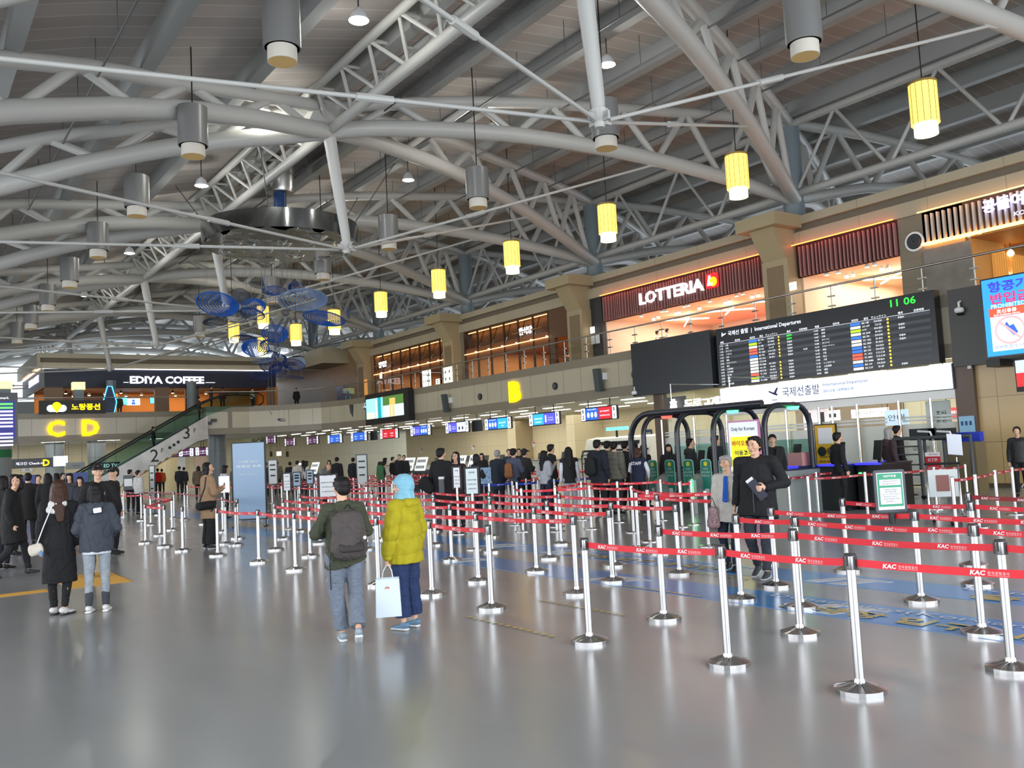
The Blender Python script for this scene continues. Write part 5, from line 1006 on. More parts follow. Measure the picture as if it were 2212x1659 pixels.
# ================================================================ LEFT SIDE SIGNS
q = aty(38, 848, 42); q2 = aty(38, 958, 42)
t = thing('flight_board', 'tall black check-in flight board of green and lilac rows at the picture edge', 'flight board', (q.x-1.1, 42, (q.z+q2.z)/2)); H_ = q.z-q2.z
MB().box(-1.1, 1.1, 0, .25, -H_/2, H_/2).build('housing', M_fr, t); MB().box(-1.0, 1.0, -.01, 0, -H_/2+.2, H_/2-.35).build('display', E('scr_dkblue', (44, 46, 120), .8), t)
mb = MB(); mg = MB()
for r in range(12):
    if r == 7: continue
    z = H_/2-.48-.155*r; (mg if r < 2 else mb).box(.2, .92, -.02, -.01, z-.04, z+.04); (mb).box(-.9, .05, -.02, -.01, z-.035, z+.035)
mb.build('lilac_rows', E('scr_lilac', (206, 196, 246), 1.3), t); mg.build('green_rows', E('scr_gr', (90, 220, 90), 1.3), t); mb = MB(); text(mb, 'Remark', (.55, -.01, H_/2-.22), RY, UZ, h=.1); mb.build('heading', M_txw, t)
MB().box(-.3, .3, .05, .2, -q2.z, -H_/2).build('post', M_colg, t)
p = aty(85, 1000, 65); t = thing('overhead_sign', 'long dark overhead sign reading Check-in with a yellow D', 'sign', p)
MB().box(-2.1, 1.5, 0, .2, -.3, .32).build('box', M_fr, t); mb = MB(); text(mb, '체크인 Check-in', (-.55, -.01, 0), RY, UZ, h=.2, w=1.6); mb.build('lettering', M_txw, t); mb = MB(); text(mb, 'D', (.4, -.01, 0), RY, UZ, h=.42, bold=.03); mb.build('letter', M_yel, t)
for s in (-1.2, .9): MB().tube([(s, .1, .3), (s, .1, 3.9-p.z)], .02, 6).build('hanger', M_fr, t)
board_on(131, 996, 64.8, .85, .66, 'glowing white sign box at the end of the dark overhead sign', 'lit_sign', E('lit_lilac', (226, 230, 255), 1.8), [('A 카운터', 0, .06, .08, .4), ('체크인', 0, -.08, .08, .4)], M_ind, face=RY)
board_on(163, 1006, 64.3, 1.15, .45, 'grey lettered sign above the blue kiosks', 'grey_sign', Cc('sign_grey', (170, 176, 178), .5), [('수하물 안내', 0, 0, .09, .5)], M_blk, face=RY)
board_on(228, 1006, 62.9, 1.8, .45, 'black hanging sign with white capitals under the escalator', 'black_sign', M_blk, [('OLED TV', .1, 0, .22, 1.2)], M_txw, face=RY)
for i, (px, py) in enumerate([(165, 1030), (60, 1024)]):
    p = aty(px, py, 34+i*6); t = thing('self_kiosk', ['blue-screened self check-in kiosk beyond the two women', 'pale kiosk panel beyond the black coats'][i], 'kiosk', (p.x, p.y, 0)); MB().box(-.4, .4, 0, .4, 0, 1.1).build('cabinet', M_cgrey, t); MB().obox((0, -.02, 1.45), RY, (0, .2, 1), (0, -1, .2), .7, .5, .05).build('screen', E('kiosk_scr', (60, 70, 120), .4), t); MB().box(-.35, .35, -.02, 0, .9, .95).build('blue_light', M_bl, t)
board_on(59, 1012, 77.4, .75, .5, 'white triangle notice on the far wall beyond the black coats', 'notice', M_white, [('△', 0, 0, .3, .3)], face=RY)
# queue signs and banners
p = atz(541, 1138); poster_stand(Vector((p.x, p.y, 0)), .86, 2.05, .22, M_blk, mat('banner_blue', s2l(150, 178, 206), .35), [('안내 말씀 드립니다', 0, 1.55, .07, .55, .01), ('국제선 수속', 0, 1.42, .08, .7, .02), ('체크인 카운터 안내', 0, 1.2, .05, .5, 0)], 'tall pale blue banner stand near the person in the tan coat', face=R2, ink=M_white)
def pole_sign(px, pyb, w, h, z0, label, lines, m_p=None, m_f=None):
    p = atz(px, pyb); t = poster_stand(p, w, h, z0, m_f or M_blk, m_p or M_white, lines, label, 'queue_sign', face=R2, legs='pole'); return t
ln = lambda h: [('▬▬▬', 0, h*.72, h*.05, None, 0), ('▬▬', 0, h*.5, h*.05, None, 0), ('▬▶', 0, h*.28, h*.05, None, 0)]
def ln2(w, h): return [('안내', 0, h*.85, h*.07, w*.5, .02), ('위탁수하물', 0, h*.55, h*.06, w*.8, .01), ('이코노미', 0, h*.38, h*.06, w*.7, .01), ('CHECK-IN', 0, h*.2, h*.05, w*.7, .01)]
pole_sign(1026, 1187, .2, .44, .98, 'tall green headed notice on a belt post near the dark queue', ln2(.2, .44), Cc('sheet_pale', (210, 222, 224), .4))
pole_sign(992, 1154, .13, .42, .98, 'narrow notice on a belt post beside the tote bag man', ln2(.13, .42))
pole_sign(623, 1143, .16, .42, .98, 'narrow black framed notice on a belt post, arrows on white', ln2(.16, .42))
for px, pb, w, h, lb in ((644, 1120, .2, .38, 'pale blue notice on a far belt post'), (672, 1110, .18, .4, 'slim pale blue notice on a far belt post near the backpack man'), (785, 1096, .33, 1.05, 'tall grey banner with two pale screens amid the red belts'), (592, 1107, .27, .8, 'tall white list banner amid the red belts'), (330, 1110, .16, 1.3, 'tall white banner strip under the escalator')):
    p = atz(px, pb); t = poster_stand(p, w, h, 1.8-h if h > 1 else .98, M_dkgrey, Cc('sheet_bluegrey', (176, 196, 218), .4) if 'blue' in lb else Cc('sheet_plain', (206, 212, 210), .4), [('▬▬▬', 0, h*.8, .05, w*.7, 0), ('▬▬▬', 0, h*.6, .05, w*.7, 0), ('▬▬', 0, h*.35, .05, w*.6, 0)], lb, 'banner', face=R2)
p = atz(712, 1150); poster_stand(p, .38, .5, .84, M_blk, M_white, ln2(.42, .6), 'black framed notice board hidden partly by the backpack man', 'queue_sign', face=R2, legs='pole')
p = atz(487, 1140); t = thing('tablet_screen', 'bright white upright screen beside the person in the tan coat', 'screen', p); MB().obox(UZ*1.18, R2, UZ, N2, .3, .45, .03).build('housing', M_white, t); MB().obox(UZ*1.18+N2*.018, R2, UZ, N2, .27, .42, .006).build('display', E('tablet', (214, 228, 255), 1.8), t); MB().tube([(0, 0, 0), (0, 0, 1.0)], .03, 8).build('pole', M_metal, t)
board_on(533, 973, 27.4, 1.1, .34, 'lit white sign above the banner stand', 'lit_sign', M_menu); board_on(602, 980, 27.4, 1.0, .36, 'glowing white sign between two black monitors', 'lit_sign', M_menu)
for px in (585, 620): board_on(px, 981, 27.3, .5, .44, 'black hanging monitor on the %s side of the glowing white sign' % ('column' if px < 600 else 'counter'), 'monitor', M_blk)
# ================================================================ BELT POSTS
M_post = mat('post_steel', (.56, .56, .56), .22, 1); M_cas = Cc('cassette', (30, 30, 34), .4); M_red = Cc('belt_red', (224, 32, 48), .5); M_bluebelt = Cc('belt_blue', (30, 66, 190), .5); M_kac = Cc('belt_white', (240, 226, 228), .5); M_redd = Cc('belt_red_dark', (150, 26, 34), .5)
pole_me = MB().tube([(0, 0, .03), (0, 0, .82)], .032, 20).build('pole', M_post, None, 60).data
mb = MB(); n = 24; prof = [(.165, 0), (.168, .02), (.166, .03)]
for k in range(n):      # facetted spun cone: each wedge its own plane so highlights alternate
    a0, a1 = 2*math.pi*k/n, 2*math.pi*(k+1)/n; dz = .011*(k % 2)-.004
    P_ = lambda r, a, z: (r*math.cos(a), r*math.sin(a), z)
    mb.add([P_(.166, a0, .03), P_(.166, a1, .03), P_(.04, a1, .062+dz), P_(.04, a0, .062-dz)], [(0, 1, 2, 3)]); mb.add([P_(.166, a0, 0), P_(.166, a1, 0), P_(.166, a1, .03), P_(.166, a0, .03)], [(0, 1, 2, 3)])
mb.lathe([(.042, .058), (.034, .09)], n=16); cone_me = mb.build('base', M_post).data
ring_me = MB().lathe([(.17, 0), (.17, .012), (.15, .018), (.04, .02), (.034, .03)], n=28).build('base', M_post, None, 40).data
mb = MB(); mb.lathe([(.033, .8), (.035, .805), (.035, .895)], n=18, mi=1); mb.lathe([(.037, .89), (.037, .903), (.034, .906)], n=18)
for a in (math.pi/2, -math.pi/2): mb.obox((.036*math.cos(a), .036*math.sin(a), .845), (-math.sin(a), math.cos(a), 0), UZ, (math.cos(a), math.sin(a), 0), .03, .085, .016)
for a in (0, math.pi): mb.obox((.034*math.cos(a), .034*math.sin(a), .86), (-math.sin(a), math.cos(a), 0), UZ, (math.cos(a), math.sin(a), 0), .014, .07, .008)
cas_me = mb.build('cassette', [M_cas, M_post], None, 40).data
cap_me = MB().lathe([(.034, .82), (.034, .895), (.02, .905)], n=16).build('cap', M_post, None, 40).data
for nm in ('pole', 'base', 'base.001', 'cassette', 'cap'):
    if nm in bpy.data.objects: bpy.data.objects.remove(bpy.data.objects[nm])
for o in [o for o in COL.objects if o.type == 'MESH' and o.parent is None and o.data in (pole_me, cone_me, ring_me, cas_me, cap_me)]: bpy.data.objects.remove(o)
def belt_parts(parent, d, m_b, detail):
    """belt from this post to the offset d, with the repeated airport lettering on the viewer's side"""
    d = Vector(d); L_ = math.hypot(d.x, d.y)
    if L_ < .2: return
    h = Vector((d.x, d.y, 0))/L_; R = h if h.dot(R2) > 0 else -h; N = R.cross(UZ); sag = .012*L_
    seg = 6; pts = [h*(.045+(L_-.09)*i/seg)+UZ*(.845+d.z*i/seg-sag*4*(i/seg)*(1-i/seg)) for i in range(seg+1)]
    mb = MB(); vs = []
    for p in pts: vs += [p-UZ*.025, p+UZ*.025]
    vs = vs+[v+N*-.002 for v in vs]; n = 2*(seg+1)
    fs = [(2*i, 2*i+2, 2*i+3, 2*i+1) for i in range(seg)]+[(n+2*i, n+2*i+1, n+2*i+3, n+2*i+2) for i in range(seg)]
    mb.add(vs, fs); b_ = mb.build('belt', m_b, parent)
    mt = MB(); rep = max(1, int(L_/.45)); tot = L_-.14
    for i in range(rep):
        s = (i+.5)/rep; c = h*(.07+tot*s)+UZ*(.845+d.z*s-sag*4*s*(1-s))
        if detail:
            text(mt, 'KAC', c-R*.075, R, UZ, h=.03, w=.085, bold=.045, eps=.003, slant=.2); text(mt, '한국공항공사', c+R*.04, R, UZ, h=.019, w=.12, eps=.003); mt.obox(c+R*.04-UZ*.0145+N*.003, R, UZ, N, .12, .0015, .001)
        else: mt.obox(c-R*.06+N*.003, R, UZ, N, .07, .024, .001); mt.obox(c+R*.045+N*.003, R, UZ, N, .1, .012, .001)
    mt.build('lettering', M_kac, b_)
def post(p, kind, label, grp, nxt=None, m_b=None, detail=False, cas=True, name='belt_post'):
    t = thing(name, label, 'belt post', p, 0, grp)
    if nxt is not None: t.rotation_euler.z = 0
    link('pole', pole_me, t); link('base', cone_me if kind == 'c' else ring_me, t); c = link('cassette' if cas else 'cap', cas_me if cas else cap_me, t)
    if nxt is not None: belt_parts(t, Vector(nxt)-Vector(p), m_b or M_red, detail)
    return t
def row(pts, kind, rname, belts=True, m_b=None, detail=False, end=None, cas=True, grp=None):
    P = [Vector(q) if len(q) == 3 else atz(*q) for q in pts]
    for i, p in enumerate(P):
        nx = P[i+1] if i+1 < len(P) and belts is not False and (belts is True or belts[i]) else None
        if i == len(P)-1 and end is not None: nx = Vector(end)
        post(p, kind, ('steel belt post, %s from far end, %s' % (ORD[min(i, 19)], rname)) if kind == 'c' else ('slim belt post, %s in order, %s' % (ORD[min(i, 19)], rname)), grp or ('belt posts of the '+rname), nx, m_b, detail, cas)
row([(5.12, 17.03, 0), (5.24, 15.1, 0), (5.25, 13.46, 0), (5.3, 12.0, 0), (5.36, 10.8, 0), (5.44, 9.52, 0), (5.38, 8.13, 0)], 'c', 'nearest belt row', detail=True)
row([(5.02, 6.06, 0), (5.23, 4.68, 0), (5.26, 3.58, 0)], 'c', 'nearest belt row after the gap', detail=True, end=(5.6, 1.9, 0))
row([(6.2, 16.9, 0), (6.17, 15.1, 0), (6.25, 13.4, 0), (6.3, 11.6, 0), (6.38, 9.92, 0), (6.56, 8.1, 0)], 'c', 'second belt row', detail=True)
row([(6.15, 6.28, 0), (6.43, 4.92, 0), (6.42, 3.16, 0)], 'c', 'second belt row after the gap', detail=True, end=(6.5, 1.6, 0))
row([(7.2, 19.1, 0), (7.25, 17.2, 0), (7.3, 15.12, 0), (7.3, 13.6, 0), (7.37, 12.22, 0), (7.4, 10.0, 0), (7.43, 8.45, 0)], 'c', 'third belt row', detail=True)
row([(7.41, 6.39, 0), (7.43, 5.65, 0), (7.38, 3.84, 0)], 'c', 'third belt row after the gap', detail=True, end=(7.4, 2.0, 0))
row([(8.24, 20.7, 0), (8.3, 18.6, 0), (8.3, 16.6, 0), (8.42, 14.54, 0), (8.4, 12.6, 0), (8.4, 11.0, 0), (8.4, 9.5, 0), (8.38, 8.22, 0)], 'c', 'fourth belt row', detail=True)
row([(8.31, 6.64, 0), (8.4, 4.95, 0), (8.4, 3.1, 0)], 'c', 'fourth belt row after the gap', detail=True, end=(8.4, 1.4, 0))
row([(9.73, 21.6, 0), (9.73, 19.8, 0), (9.9, 17.1, 0), (9.84, 14.77, 0), (9.75, 12.4, 0), (9.79, 9.99, 0), (9.75, 7.9, 0), (9.73, 6.67, 0), (9.6, 5.0, 0), (9.5, 3.3, 0)], 'c', 'fifth belt row', detail=True, belts=[1, 1, 1, 1, 1, 1, 0, 1, 1], end=(9.4, 1.8, 0))
# left cluster
row([(4.93, 18.73, 0)], 'c', 'open floor near the person in the tan coat')
row([(4.93, 20.16, 0), (4.88, 21.69, 0), (5.67, 23.65, 0), (6.37, 25.24, 0), (6.55, 28.4, 0), (6.9, 31.2, 0), (6.6, 34, 0)], 'c', 'short zigzag belt row left of the tan coat', belts=True)
row([(5.98, 19.3, 0)], 'c', 'open floor behind the tan coat')
row([(6.04, 18.8, 0), (6.6, 20.4, 0), (7.0, 22.8, 0), (7.6, 26.5, 0), (7.87, 29.58, 0), (7.87, 30.9, 0), (8.1, 33.9, 0), (7.5, 37, 0)], 'c', 'long belt row behind the tan coat', m_b=M_redd)
# slim flat-based queue posts in front of the airline desks
M_rb = 'queue before the passport gates'
F = [[(1203, 1138), (1259.5, 1123), (1338, 1128), (1431.8, 1123.7), (1475, 1135)], [(1113, 1134), (1130.4, 1148.4), (1203.5, 1148), (1278, 1142.6), (1369.4, 1150), (1404.7, 1169.8), (1531, 1180)], [(1189, 1172), (1284.8, 1161), (1404.7, 1172)], [(1077.8, 1136), (1113, 1136)], [(1431.8, 1125), (1497.8, 1132.7), (1474, 1138)]]
row([atz(*q) for q in F[0]], 'f', 'first slim post queue line before the gates', detail=True, cas=False)
row([atz(*q) for q in F[1]], 'f', 'second slim post queue line before the gates', detail=True, cas=False)
row([(10.2, 10.9, 0), (10.9, 9.7, 0)], 'f', 'short line at the bend before the gates', detail=True, cas=False)
row([atz(*q) for q in F[4][1:]], 'f', 'stub line by the green gate light', detail=True, cas=False)
B0 = [(20.2, 24.6, 0), (18.6, 21.6, 0), (16.9, 19.4, 0), (16.0, 18.2, 0), (14.9, 16.4, 0), (14.6, 15.8, 0)]
row([atz(1120, 1118), atz(1166, 1113), atz(1201, 1108), atz(1240, 1105), atz(1268, 1104), atz(1318, 1100), atz(1372, 1098)], 'f', 'blue belt line before the airline desks', m_b=M_bluebelt, detail=True, cas=False)
row([atz(952, 1121), atz(1010, 1118), atz(1060, 1120), atz(1110, 1114)], 'f', 'blue belt line near the tote bag man', m_b=M_bluebelt, detail=True, cas=False)
row([atz(x, 1105-(x-1080)*.03) for x in (1080, 1140, 1205, 1262, 1330, 1395)], 'f', 'third queue line behind the blue belts', cas=False)
# right hand far line toward the beige wall
row([(14.9, 10.95, 0), (16.3, 10.6, 0), (18.2, 10.2, 0), (19.3, 10.1, 0)], 'f', 'dark line beside the gate cabinets', m_b=M_redd, detail=True, cas=False)
def belowtop(px, py):
    return atz(px, py, .9)*1
P_ = [belowtop(2056.3, 1030.5), belowtop(2105.3, 1024.4), belowtop(2148, 1015), belowtop(2185, 1009), belowtop(2235, 1001)]
row([Vector((p.x, p.y, 0)) for p in P_], 'f', 'dark line before the beige wall', m_b=M_redd, detail=True, cas=False)
P_ = [belowtop(1701.9, 1027.8), belowtop(1762, 1019), belowtop(1812.7, 1014), belowtop(1862, 1009)]
row([Vector((p.x, p.y, 0)) for p in P_], 'f', 'dark line before the yellow poster', m_b=M_redd, detail=True, cas=False)
row([Vector((10.9, 5.7, 0)), Vector((10.8, 3.4, 0))], 'c', 'sixth belt row beside the trolley', m_b=M_redd, detail=True, end=(10.8, 2, 0))
# far maze of red belts before the airline desks
for r in range(9):
    x = 10.9+1.25*r; y0 = 22.5+(r % 3)*.8 - (2.5 if r in (2, 3, 4) else 0); n = 9 if r < 7 else 7
    row([Vector((x+.15*math.sin(k*2.1+r), y0+2.15*k+.3*math.sin(k+r*1.7), 0)) for k in range(n)], 'f', '%s far maze row before the airline desks' % ORD[r], cas=False, m_b=M_red if r % 2 == 0 else M_redd)
# ================================================================ PEOPLE
def voxel(mb, vs, name, mats, parent, smooth_it=4, disp=None):
    me = bpy.data.meshes.new(name); me.from_pydata(mb.v, [], mb.f); o = bpy.data.objects.new(name, me)
    md = o.modifiers.new('r', 'REMESH'); md.mode = 'VOXEL'; md.voxel_size = vs; md.use_smooth_shade = True
    sm = o.modifiers.new('s', 'SMOOTH'); sm.factor = .5; sm.iterations = smooth_it
    m2 = evaluated(o); bpy.data.objects.remove(o); bpy.data.meshes.remove(me)
    if disp:
        m2.update(); nr = [v.normal.copy() for v in m2.vertices]
        for v, n_ in zip(m2.vertices, nr): v.co += n_*disp(v.co, n_)
    m2.materials.clear()
    for q in (mats if isinstance(mats, (list, tuple)) else [mats]): m2.materials.append(q)
    m2.polygons.foreach_set('use_smooth', [True]*len(m2.polygons)); m2.update()
    m2.name = name
    return link(name, m2, parent)
def cap(mb, p0, p1, r0, r1, n=12, k0=1.0, k1=None, side=Vector((1, 0, 0)), cut=False):
    """tapered rounded limb; k = depth/width ratio of the section, side = direction of its width"""
    p0, p1 = Vector(p0), Vector(p1); k1 = k0 if k1 is None else k1; ax = (p1-p0); L = ax.length
    ax = ax/L if L > 1e-6 else Vector((0, 0, 1)); u = side-ax*side.dot(ax)
    u = u.normalized() if u.length > 1e-4 else ax.orthogonal().normalized(); v = ax.cross(u); base = len(mb.v); rings = []
    for a in (() if cut else (-75, -45, -15)): t = math.radians(a); rings.append((p0+ax*(r0*k0*math.sin(t)), r0*math.cos(t), k0))
    for s in (0, .34, .67, 1): rings.append((p0+(p1-p0)*s, r0+(r1-r0)*s, k0+(k1-k0)*s))
    for a in (15, 45, 75): t = math.radians(a); rings.append((p1+ax*(r1*k1*math.sin(t)), r1*math.cos(t), k1))
    for c, r, k in rings:
        for j in range(n): a = 2*math.pi*j/n; mb.v.append(tuple(c+u*(r*math.cos(a))+v*(r*k*math.sin(a))))
    for i in range(len(rings)-1):
        a = base+i*n; b = a+n
        for j in range(n): mb.f.append((a+j, a+(j+1) % n, b+(j+1) % n, b+j)); mb.m.append(0)
    mb.f.append(tuple(base+j for j in range(n-1, -1, -1))); mb.f.append(tuple(base+(len(rings)-1)*n+j for j in range(n))); mb.m += [0, 0]
def ell(mb, c, rx, ry, rz, n=14, rot=0):
    c = Vector(c); base = len(mb.v); m_ = 8; cr_, sr_ = math.cos(rot), math.sin(rot)
    for i in range(1, m_):
        t = math.pi*i/m_-math.pi/2
        for j in range(n):
            a = 2*math.pi*j/n; x, y = rx*math.cos(t)*math.cos(a), ry*math.cos(t)*math.sin(a)
            mb.v.append((c.x+x*cr_-y*sr_, c.y+x*sr_+y*cr_, c.z+rz*math.sin(t)))
    for i in range(m_-2):
        a = base+i*n; b = a+n
        for j in range(n): mb.f.append((a+j, a+(j+1) % n, b+(j+1) % n, b+j)); mb.m.append(0)
    mb.f.append(tuple(base+j for j in range(n-1, -1, -1))); mb.f.append(tuple(base+(m_-2)*n+j for j in range(n))); mb.m += [0, 0]
SKIN = [mat('skin_a', s2l(214, 170, 142), .5, noise_s=8, noise_a=.05), mat('skin_b', s2l(196, 150, 120), .5)]
HAIRC = {'black': mat('hair_black', s2l(20, 17, 18), .6, spec=.3), 'brown': mat('hair_brown', s2l(62, 38, 28), .55, spec=.3), 'grey': mat('hair_grey', s2l(150, 148, 144), .6), 'cap': mat('cap_black', s2l(22, 22, 24), .7)}
M_eye = Cc('eye_dark', (24, 18, 16), .2); M_lip = Cc('lip', (176, 106, 96), .5); M_brow = Cc('brow', (40, 32, 30), .7); M_ewh = Cc('eye_white', (222, 216, 208), .35)
FABS = {}
def fab(rgb, rough=.85):
    k = tuple(rgb)
    if k not in FABS: FABS[k] = mat('cloth_%d_%d_%d' % k, s2l(*k), rough, noise_s=14, noise_a=.1, bump=.25)
    return FABS[k]
def folds(a=.006, fx=9, fz=4, seed=0):
    def f(p, n):
        q = Vector((p.x*fx+p.z*2, p.y*fx-p.z*1.5, p.z*fz+seed)); k = abs(noise.noise(q*1.7))
        return a*(noise.noise(q)-1.5*max(0, .16-k)/.16*.5)+a*.4*noise.noise(q*3)
    return f
def puffs(a=.014, step=.11, seed=0):
    return lambda p, n: a*(abs(math.sin(math.pi*p.z/step+.3*math.sin(p.x*7+seed)))**.6-.6)+.006*noise.noise(Vector((p.x*16, p.y*16, p.z*16+seed)))
J0 = dict(hip=((-.095, 0, .93), (.095, 0, .93)), knee=((-.1, .015, .5), (.1, .015, .5)), ank=((-.105, -.02, .09), (.105, -.02, .09)),
          sho=((-.165, -.01, 1.405), (.165, -.01, 1.405)), elb=((-.215, -.03, 1.13), (.215, -.03, 1.13)), wri=((-.225, .04, .89), (.225, .04, .89)), head=(0, .01, 1.62), neck=(0, -.02, 1.46), tilt=0)
def hand(mb, w, d, thumb, curl=.5, s=1.0, side=None):
    """five separate fingers leaving a flat palm; d = pointing direction, thumb = direction of the thumb side"""
    w, d, th = Vector(w), Vector(d).normalized(), Vector(thumb); th = (th-d*th.dot(d)).normalized(); n = d.cross(th)
    if side: n = n*side
    cap(mb, w, w+d*.075*s, .03*s, .04*s, 10, .5, .42, th)
    for i, (o, L) in enumerate(((.03, .068), (.011, .078), (-.009, .073), (-.028, .056))):
        a = w+d*.085*s+th*o*s; c1 = curl*(1+.12*i); d1 = (d*math.cos(c1)+n*math.sin(c1)); d2 = (d*math.cos(c1*2.1)+n*math.sin(c1*2.1)); d3 = (d*math.cos(c1*3)+n*math.sin(c1*3))
        b = a+d1*L*.45*s; c = b+d2*L*.32*s; e = c+d3*L*.25*s
        cap(mb, a, b, .0095*s, .009*s, 8); cap(mb, b, c, .009*s, .0083*s, 8); cap(mb, c, e, .0083*s, .007*s, 8)
    a = w+d*.022*s+th*.03*s; b = a+(d*.6+th*.75+n*.25).normalized()*.036*s; c = b+(d*.95+th*.25+n*.35).normalized()*.03*s
    cap(mb, a, b, .013*s, .0105*s, 8); cap(mb, b, c, .0105*s, .008*s, 8)
def person(label, px, D, h=1.72, yaw=0, hyaw=None, top=(30, 30, 34), leg=(28, 28, 32), shoe=(30, 30, 30), hair='black', cut='short', style='jacket', hem=.86, lod=2, pose=None, skin=0, fat=1.0, grp=None, extra=None, at=None, legs=True, low=None, fold=None, z0=0, curl=.45, sole=None, voxh=None, seed=None):
    """px = photo column, D = ground distance from the camera; yaw in degrees, 0 = walking straight away from the camera, 180 = facing it"""
    if at is not None: base = Vector(at)
    else:
        r = ray(px, 1000); r.z = 0; r.normalize(); base = r*D; base.z = z0
    away = math.atan2(base.y, base.x)-math.pi/2
    t = thing('person', label, 'person', base, away-math.radians(yaw), grp); s = h/1.75
    J = {k: v for k, v in J0.items()}; J.update(pose or {}); S = lambda p: Vector(p)*s
    seed = int(px*7) % 97 if seed is None else seed
    hv = Vector(J['head'])*s; nk = Vector(J['neck'])*s; hy = math.radians(-(hyaw if hyaw is not None else 0)); ch, sh = math.cos(hy), math.sin(hy)
    hr = lambda x, y, z: hv+Vector((x*ch-y*sh, x*sh+y*ch, z))*s
    V_ = {0: .0075, 1: .012, 2: .02}[lod]
    sm = {0: 3, 1: 2, 2: 1}[lod]
    hips = [S(p) for p in J['hip']]; kn = [S(p) for p in J['knee']]; an = [S(p) for p in J['ank']]; so = [S(p) for p in J['sho']]; el = [S(p) for p in J['elb']]; wr = [S(p) for p in J['wri']]
    pel = (hips[0]+hips[1])/2; chest = (so[0]+so[1])/2
    sd = (so[1]-so[0]).normalized()
    # body: one continuous surface
    b = MB(); cap(b, pel+Vector((0, 0, .02)), pel.lerp(chest, .5), .145*s*fat, .13*s*fat, 14, .72, .72, sd); cap(b, pel.lerp(chest, .45), chest-Vector((0, 0, .06))*s, .135*s*fat, .155*s, 14, .72, .66, sd)
    cap(b, nk-Vector((0, 0, .06))*s, hv-Vector((0, 0, .04))*s, .058*s, .054*s, 12)
    for i in (0, 1):
        cap(b, so[i], el[i], .046*s, .038*s, 10); cap(b, el[i], wr[i], .038*s, .027*s, 10); cap(b, chest+Vector((0, 0, -.03)), so[i], .06*s, .044*s, 10)
        if legs: cap(b, hips[i], kn[i], .075*s, .046*s, 12); cap(b, kn[i], kn[i].lerp(an[i], .4), .044*s, .046*s, 12); cap(b, kn[i].lerp(an[i], .4), an[i], .046*s, .032*s, 12)
    # head
    ell(b, hr(0, -.012, .035), .077*s, .098*s, .092*s, 16, hy); cap(b, hr(0, .012, -.02), hr(0, .04, -.078), .062*s, .032*s, 12, 1.1, .95)
    cap(b, hr(0, .03, .01), hr(0, .045, -.03), .06*s, .05*s, 12, .8)
    if lod < 2:
        cap(b, hr(0, .088, .018), hr(0, .112, -.018), .009*s, .0155*s, 8); cap(b, hr(-.03, .09, .034), hr(.03, .09, .034), .012*s, .012*s, 8)
        cap(b, hr(-.018, .088, -.05), hr(.018, .088, -.05), .01*s, .01*s, 8); ell(b, hr(0, .078, -.088), .022*s, .018*s, .016*s, 8)
        for e in (-1, 1): cap(b, hr(e*.078, -.004, .025), hr(e*.076, -.006, -.022), .014*s, .01*s, 8, .6); ell(b, hr(e*.042, .066, -.012), .024*s, .02*s, .022*s, 8)
    hd = J.get('hdir') or [(wr[i]-el[i]).normalized() for i in (0, 1)]
    for i in (0, 1):
        if lod < 2: hand(b, wr[i]+Vector(hd[i])*.01, hd[i], J.get('thumb', [(0, 1, .2), (0, 1, .2)])[i], J.get('curl', (curl, curl))[i], s*1.02, J.get('hside', (1, -1))[i])
        else: cap(b, wr[i], wr[i]+Vector(hd[i])*.11, .03*s, .03*s, 8, .6)
    voxel(b, min(V_, voxh or V_), 'body', SKIN[skin], t, 1 if lod < 2 else 1)
    if lod < 2:
        for e in (-1, 1):
            m_ = MB(); ell(m_, hr(e*.031, .0905, .014), .0125*s, .008*s, .0055*s, 10, hy); o = m_.build('eye', M_ewh, t, 180)
            m_ = MB(); ell(m_, hr(e*.031, .0975, .014), .0055*s, .003*s, .0055*s, 8, hy); m_.build('pupil', M_eye, o, 180)
            MB().tube([hr(e*.016, .103, .033), hr(e*.032, .104, .038), hr(e*.047, .094, .033)], [.0022*s, .0036*s, .002*s], 6).build('eyebrow', M_brow, t, 180)
        MB().tube([hr(-.024, .094, -.05), hr(-.008, .1, -.047), hr(.008, .1, -.047), hr(.024, .094, -.05)], [.001, .0045*s, .0045*s, .001], 6).build('lips', M_lip, t, 180)
    # hair
    m_ = MB(); hc = HAIRC[hair]
    if cut != 'bald':
        ell(m_, hr(0, -.026, .05), .086*s, .1*s, .09*s, 16, hy); ell(m_, hr(0, -.05, .0), .08*s, .07*s, .075*s, 14, hy)
        if cut in ('short', 'fringe'): cap(m_, hr(-.035, .045, .1), hr(.035, .045, .1), .026*s, .026*s, 10); [cap(m_, hr(e*.07, .02, .06), hr(e*.076, -.01, .0), .022*s, .014*s, 8) for e in (-1, 1)]
        if cut in ('fringe', 'bob', 'long'): cap(m_, hr(-.045, .066, .078), hr(.045, .066, .078), .022*s, .022*s, 10); cap(m_, hr(-.05, .055, .09), hr(.05, .055, .09), .026*s, .026*s, 10)
        if cut in ('bob', 'mid'):
            for e in (-1, 1): cap(m_, hr(e*.066, -.0, .03), hr(e*.078, .0, -.09), .034*s, .03*s, 10, 1.3)
            cap(m_, hr(0, -.06, .02), hr(0, -.062, -.12), .082*s, .088*s, 12, .6)
        if cut == 'long':
            for e in (-1, 1): cap(m_, hr(e*.066, -.01, .03), hr(e*.085, -.03, -.2), .036*s, .034*s, 10, 1.2)
            cap(m_, hr(0, -.06, .02), hr(.0, -.13, -.22), .085*s, .09*s, 12, .6, .4); cap(m_, hr(.01, -.13, -.2), hr(.03, -.175, -.4), .085*s, .04*s, 10, .4, .4)
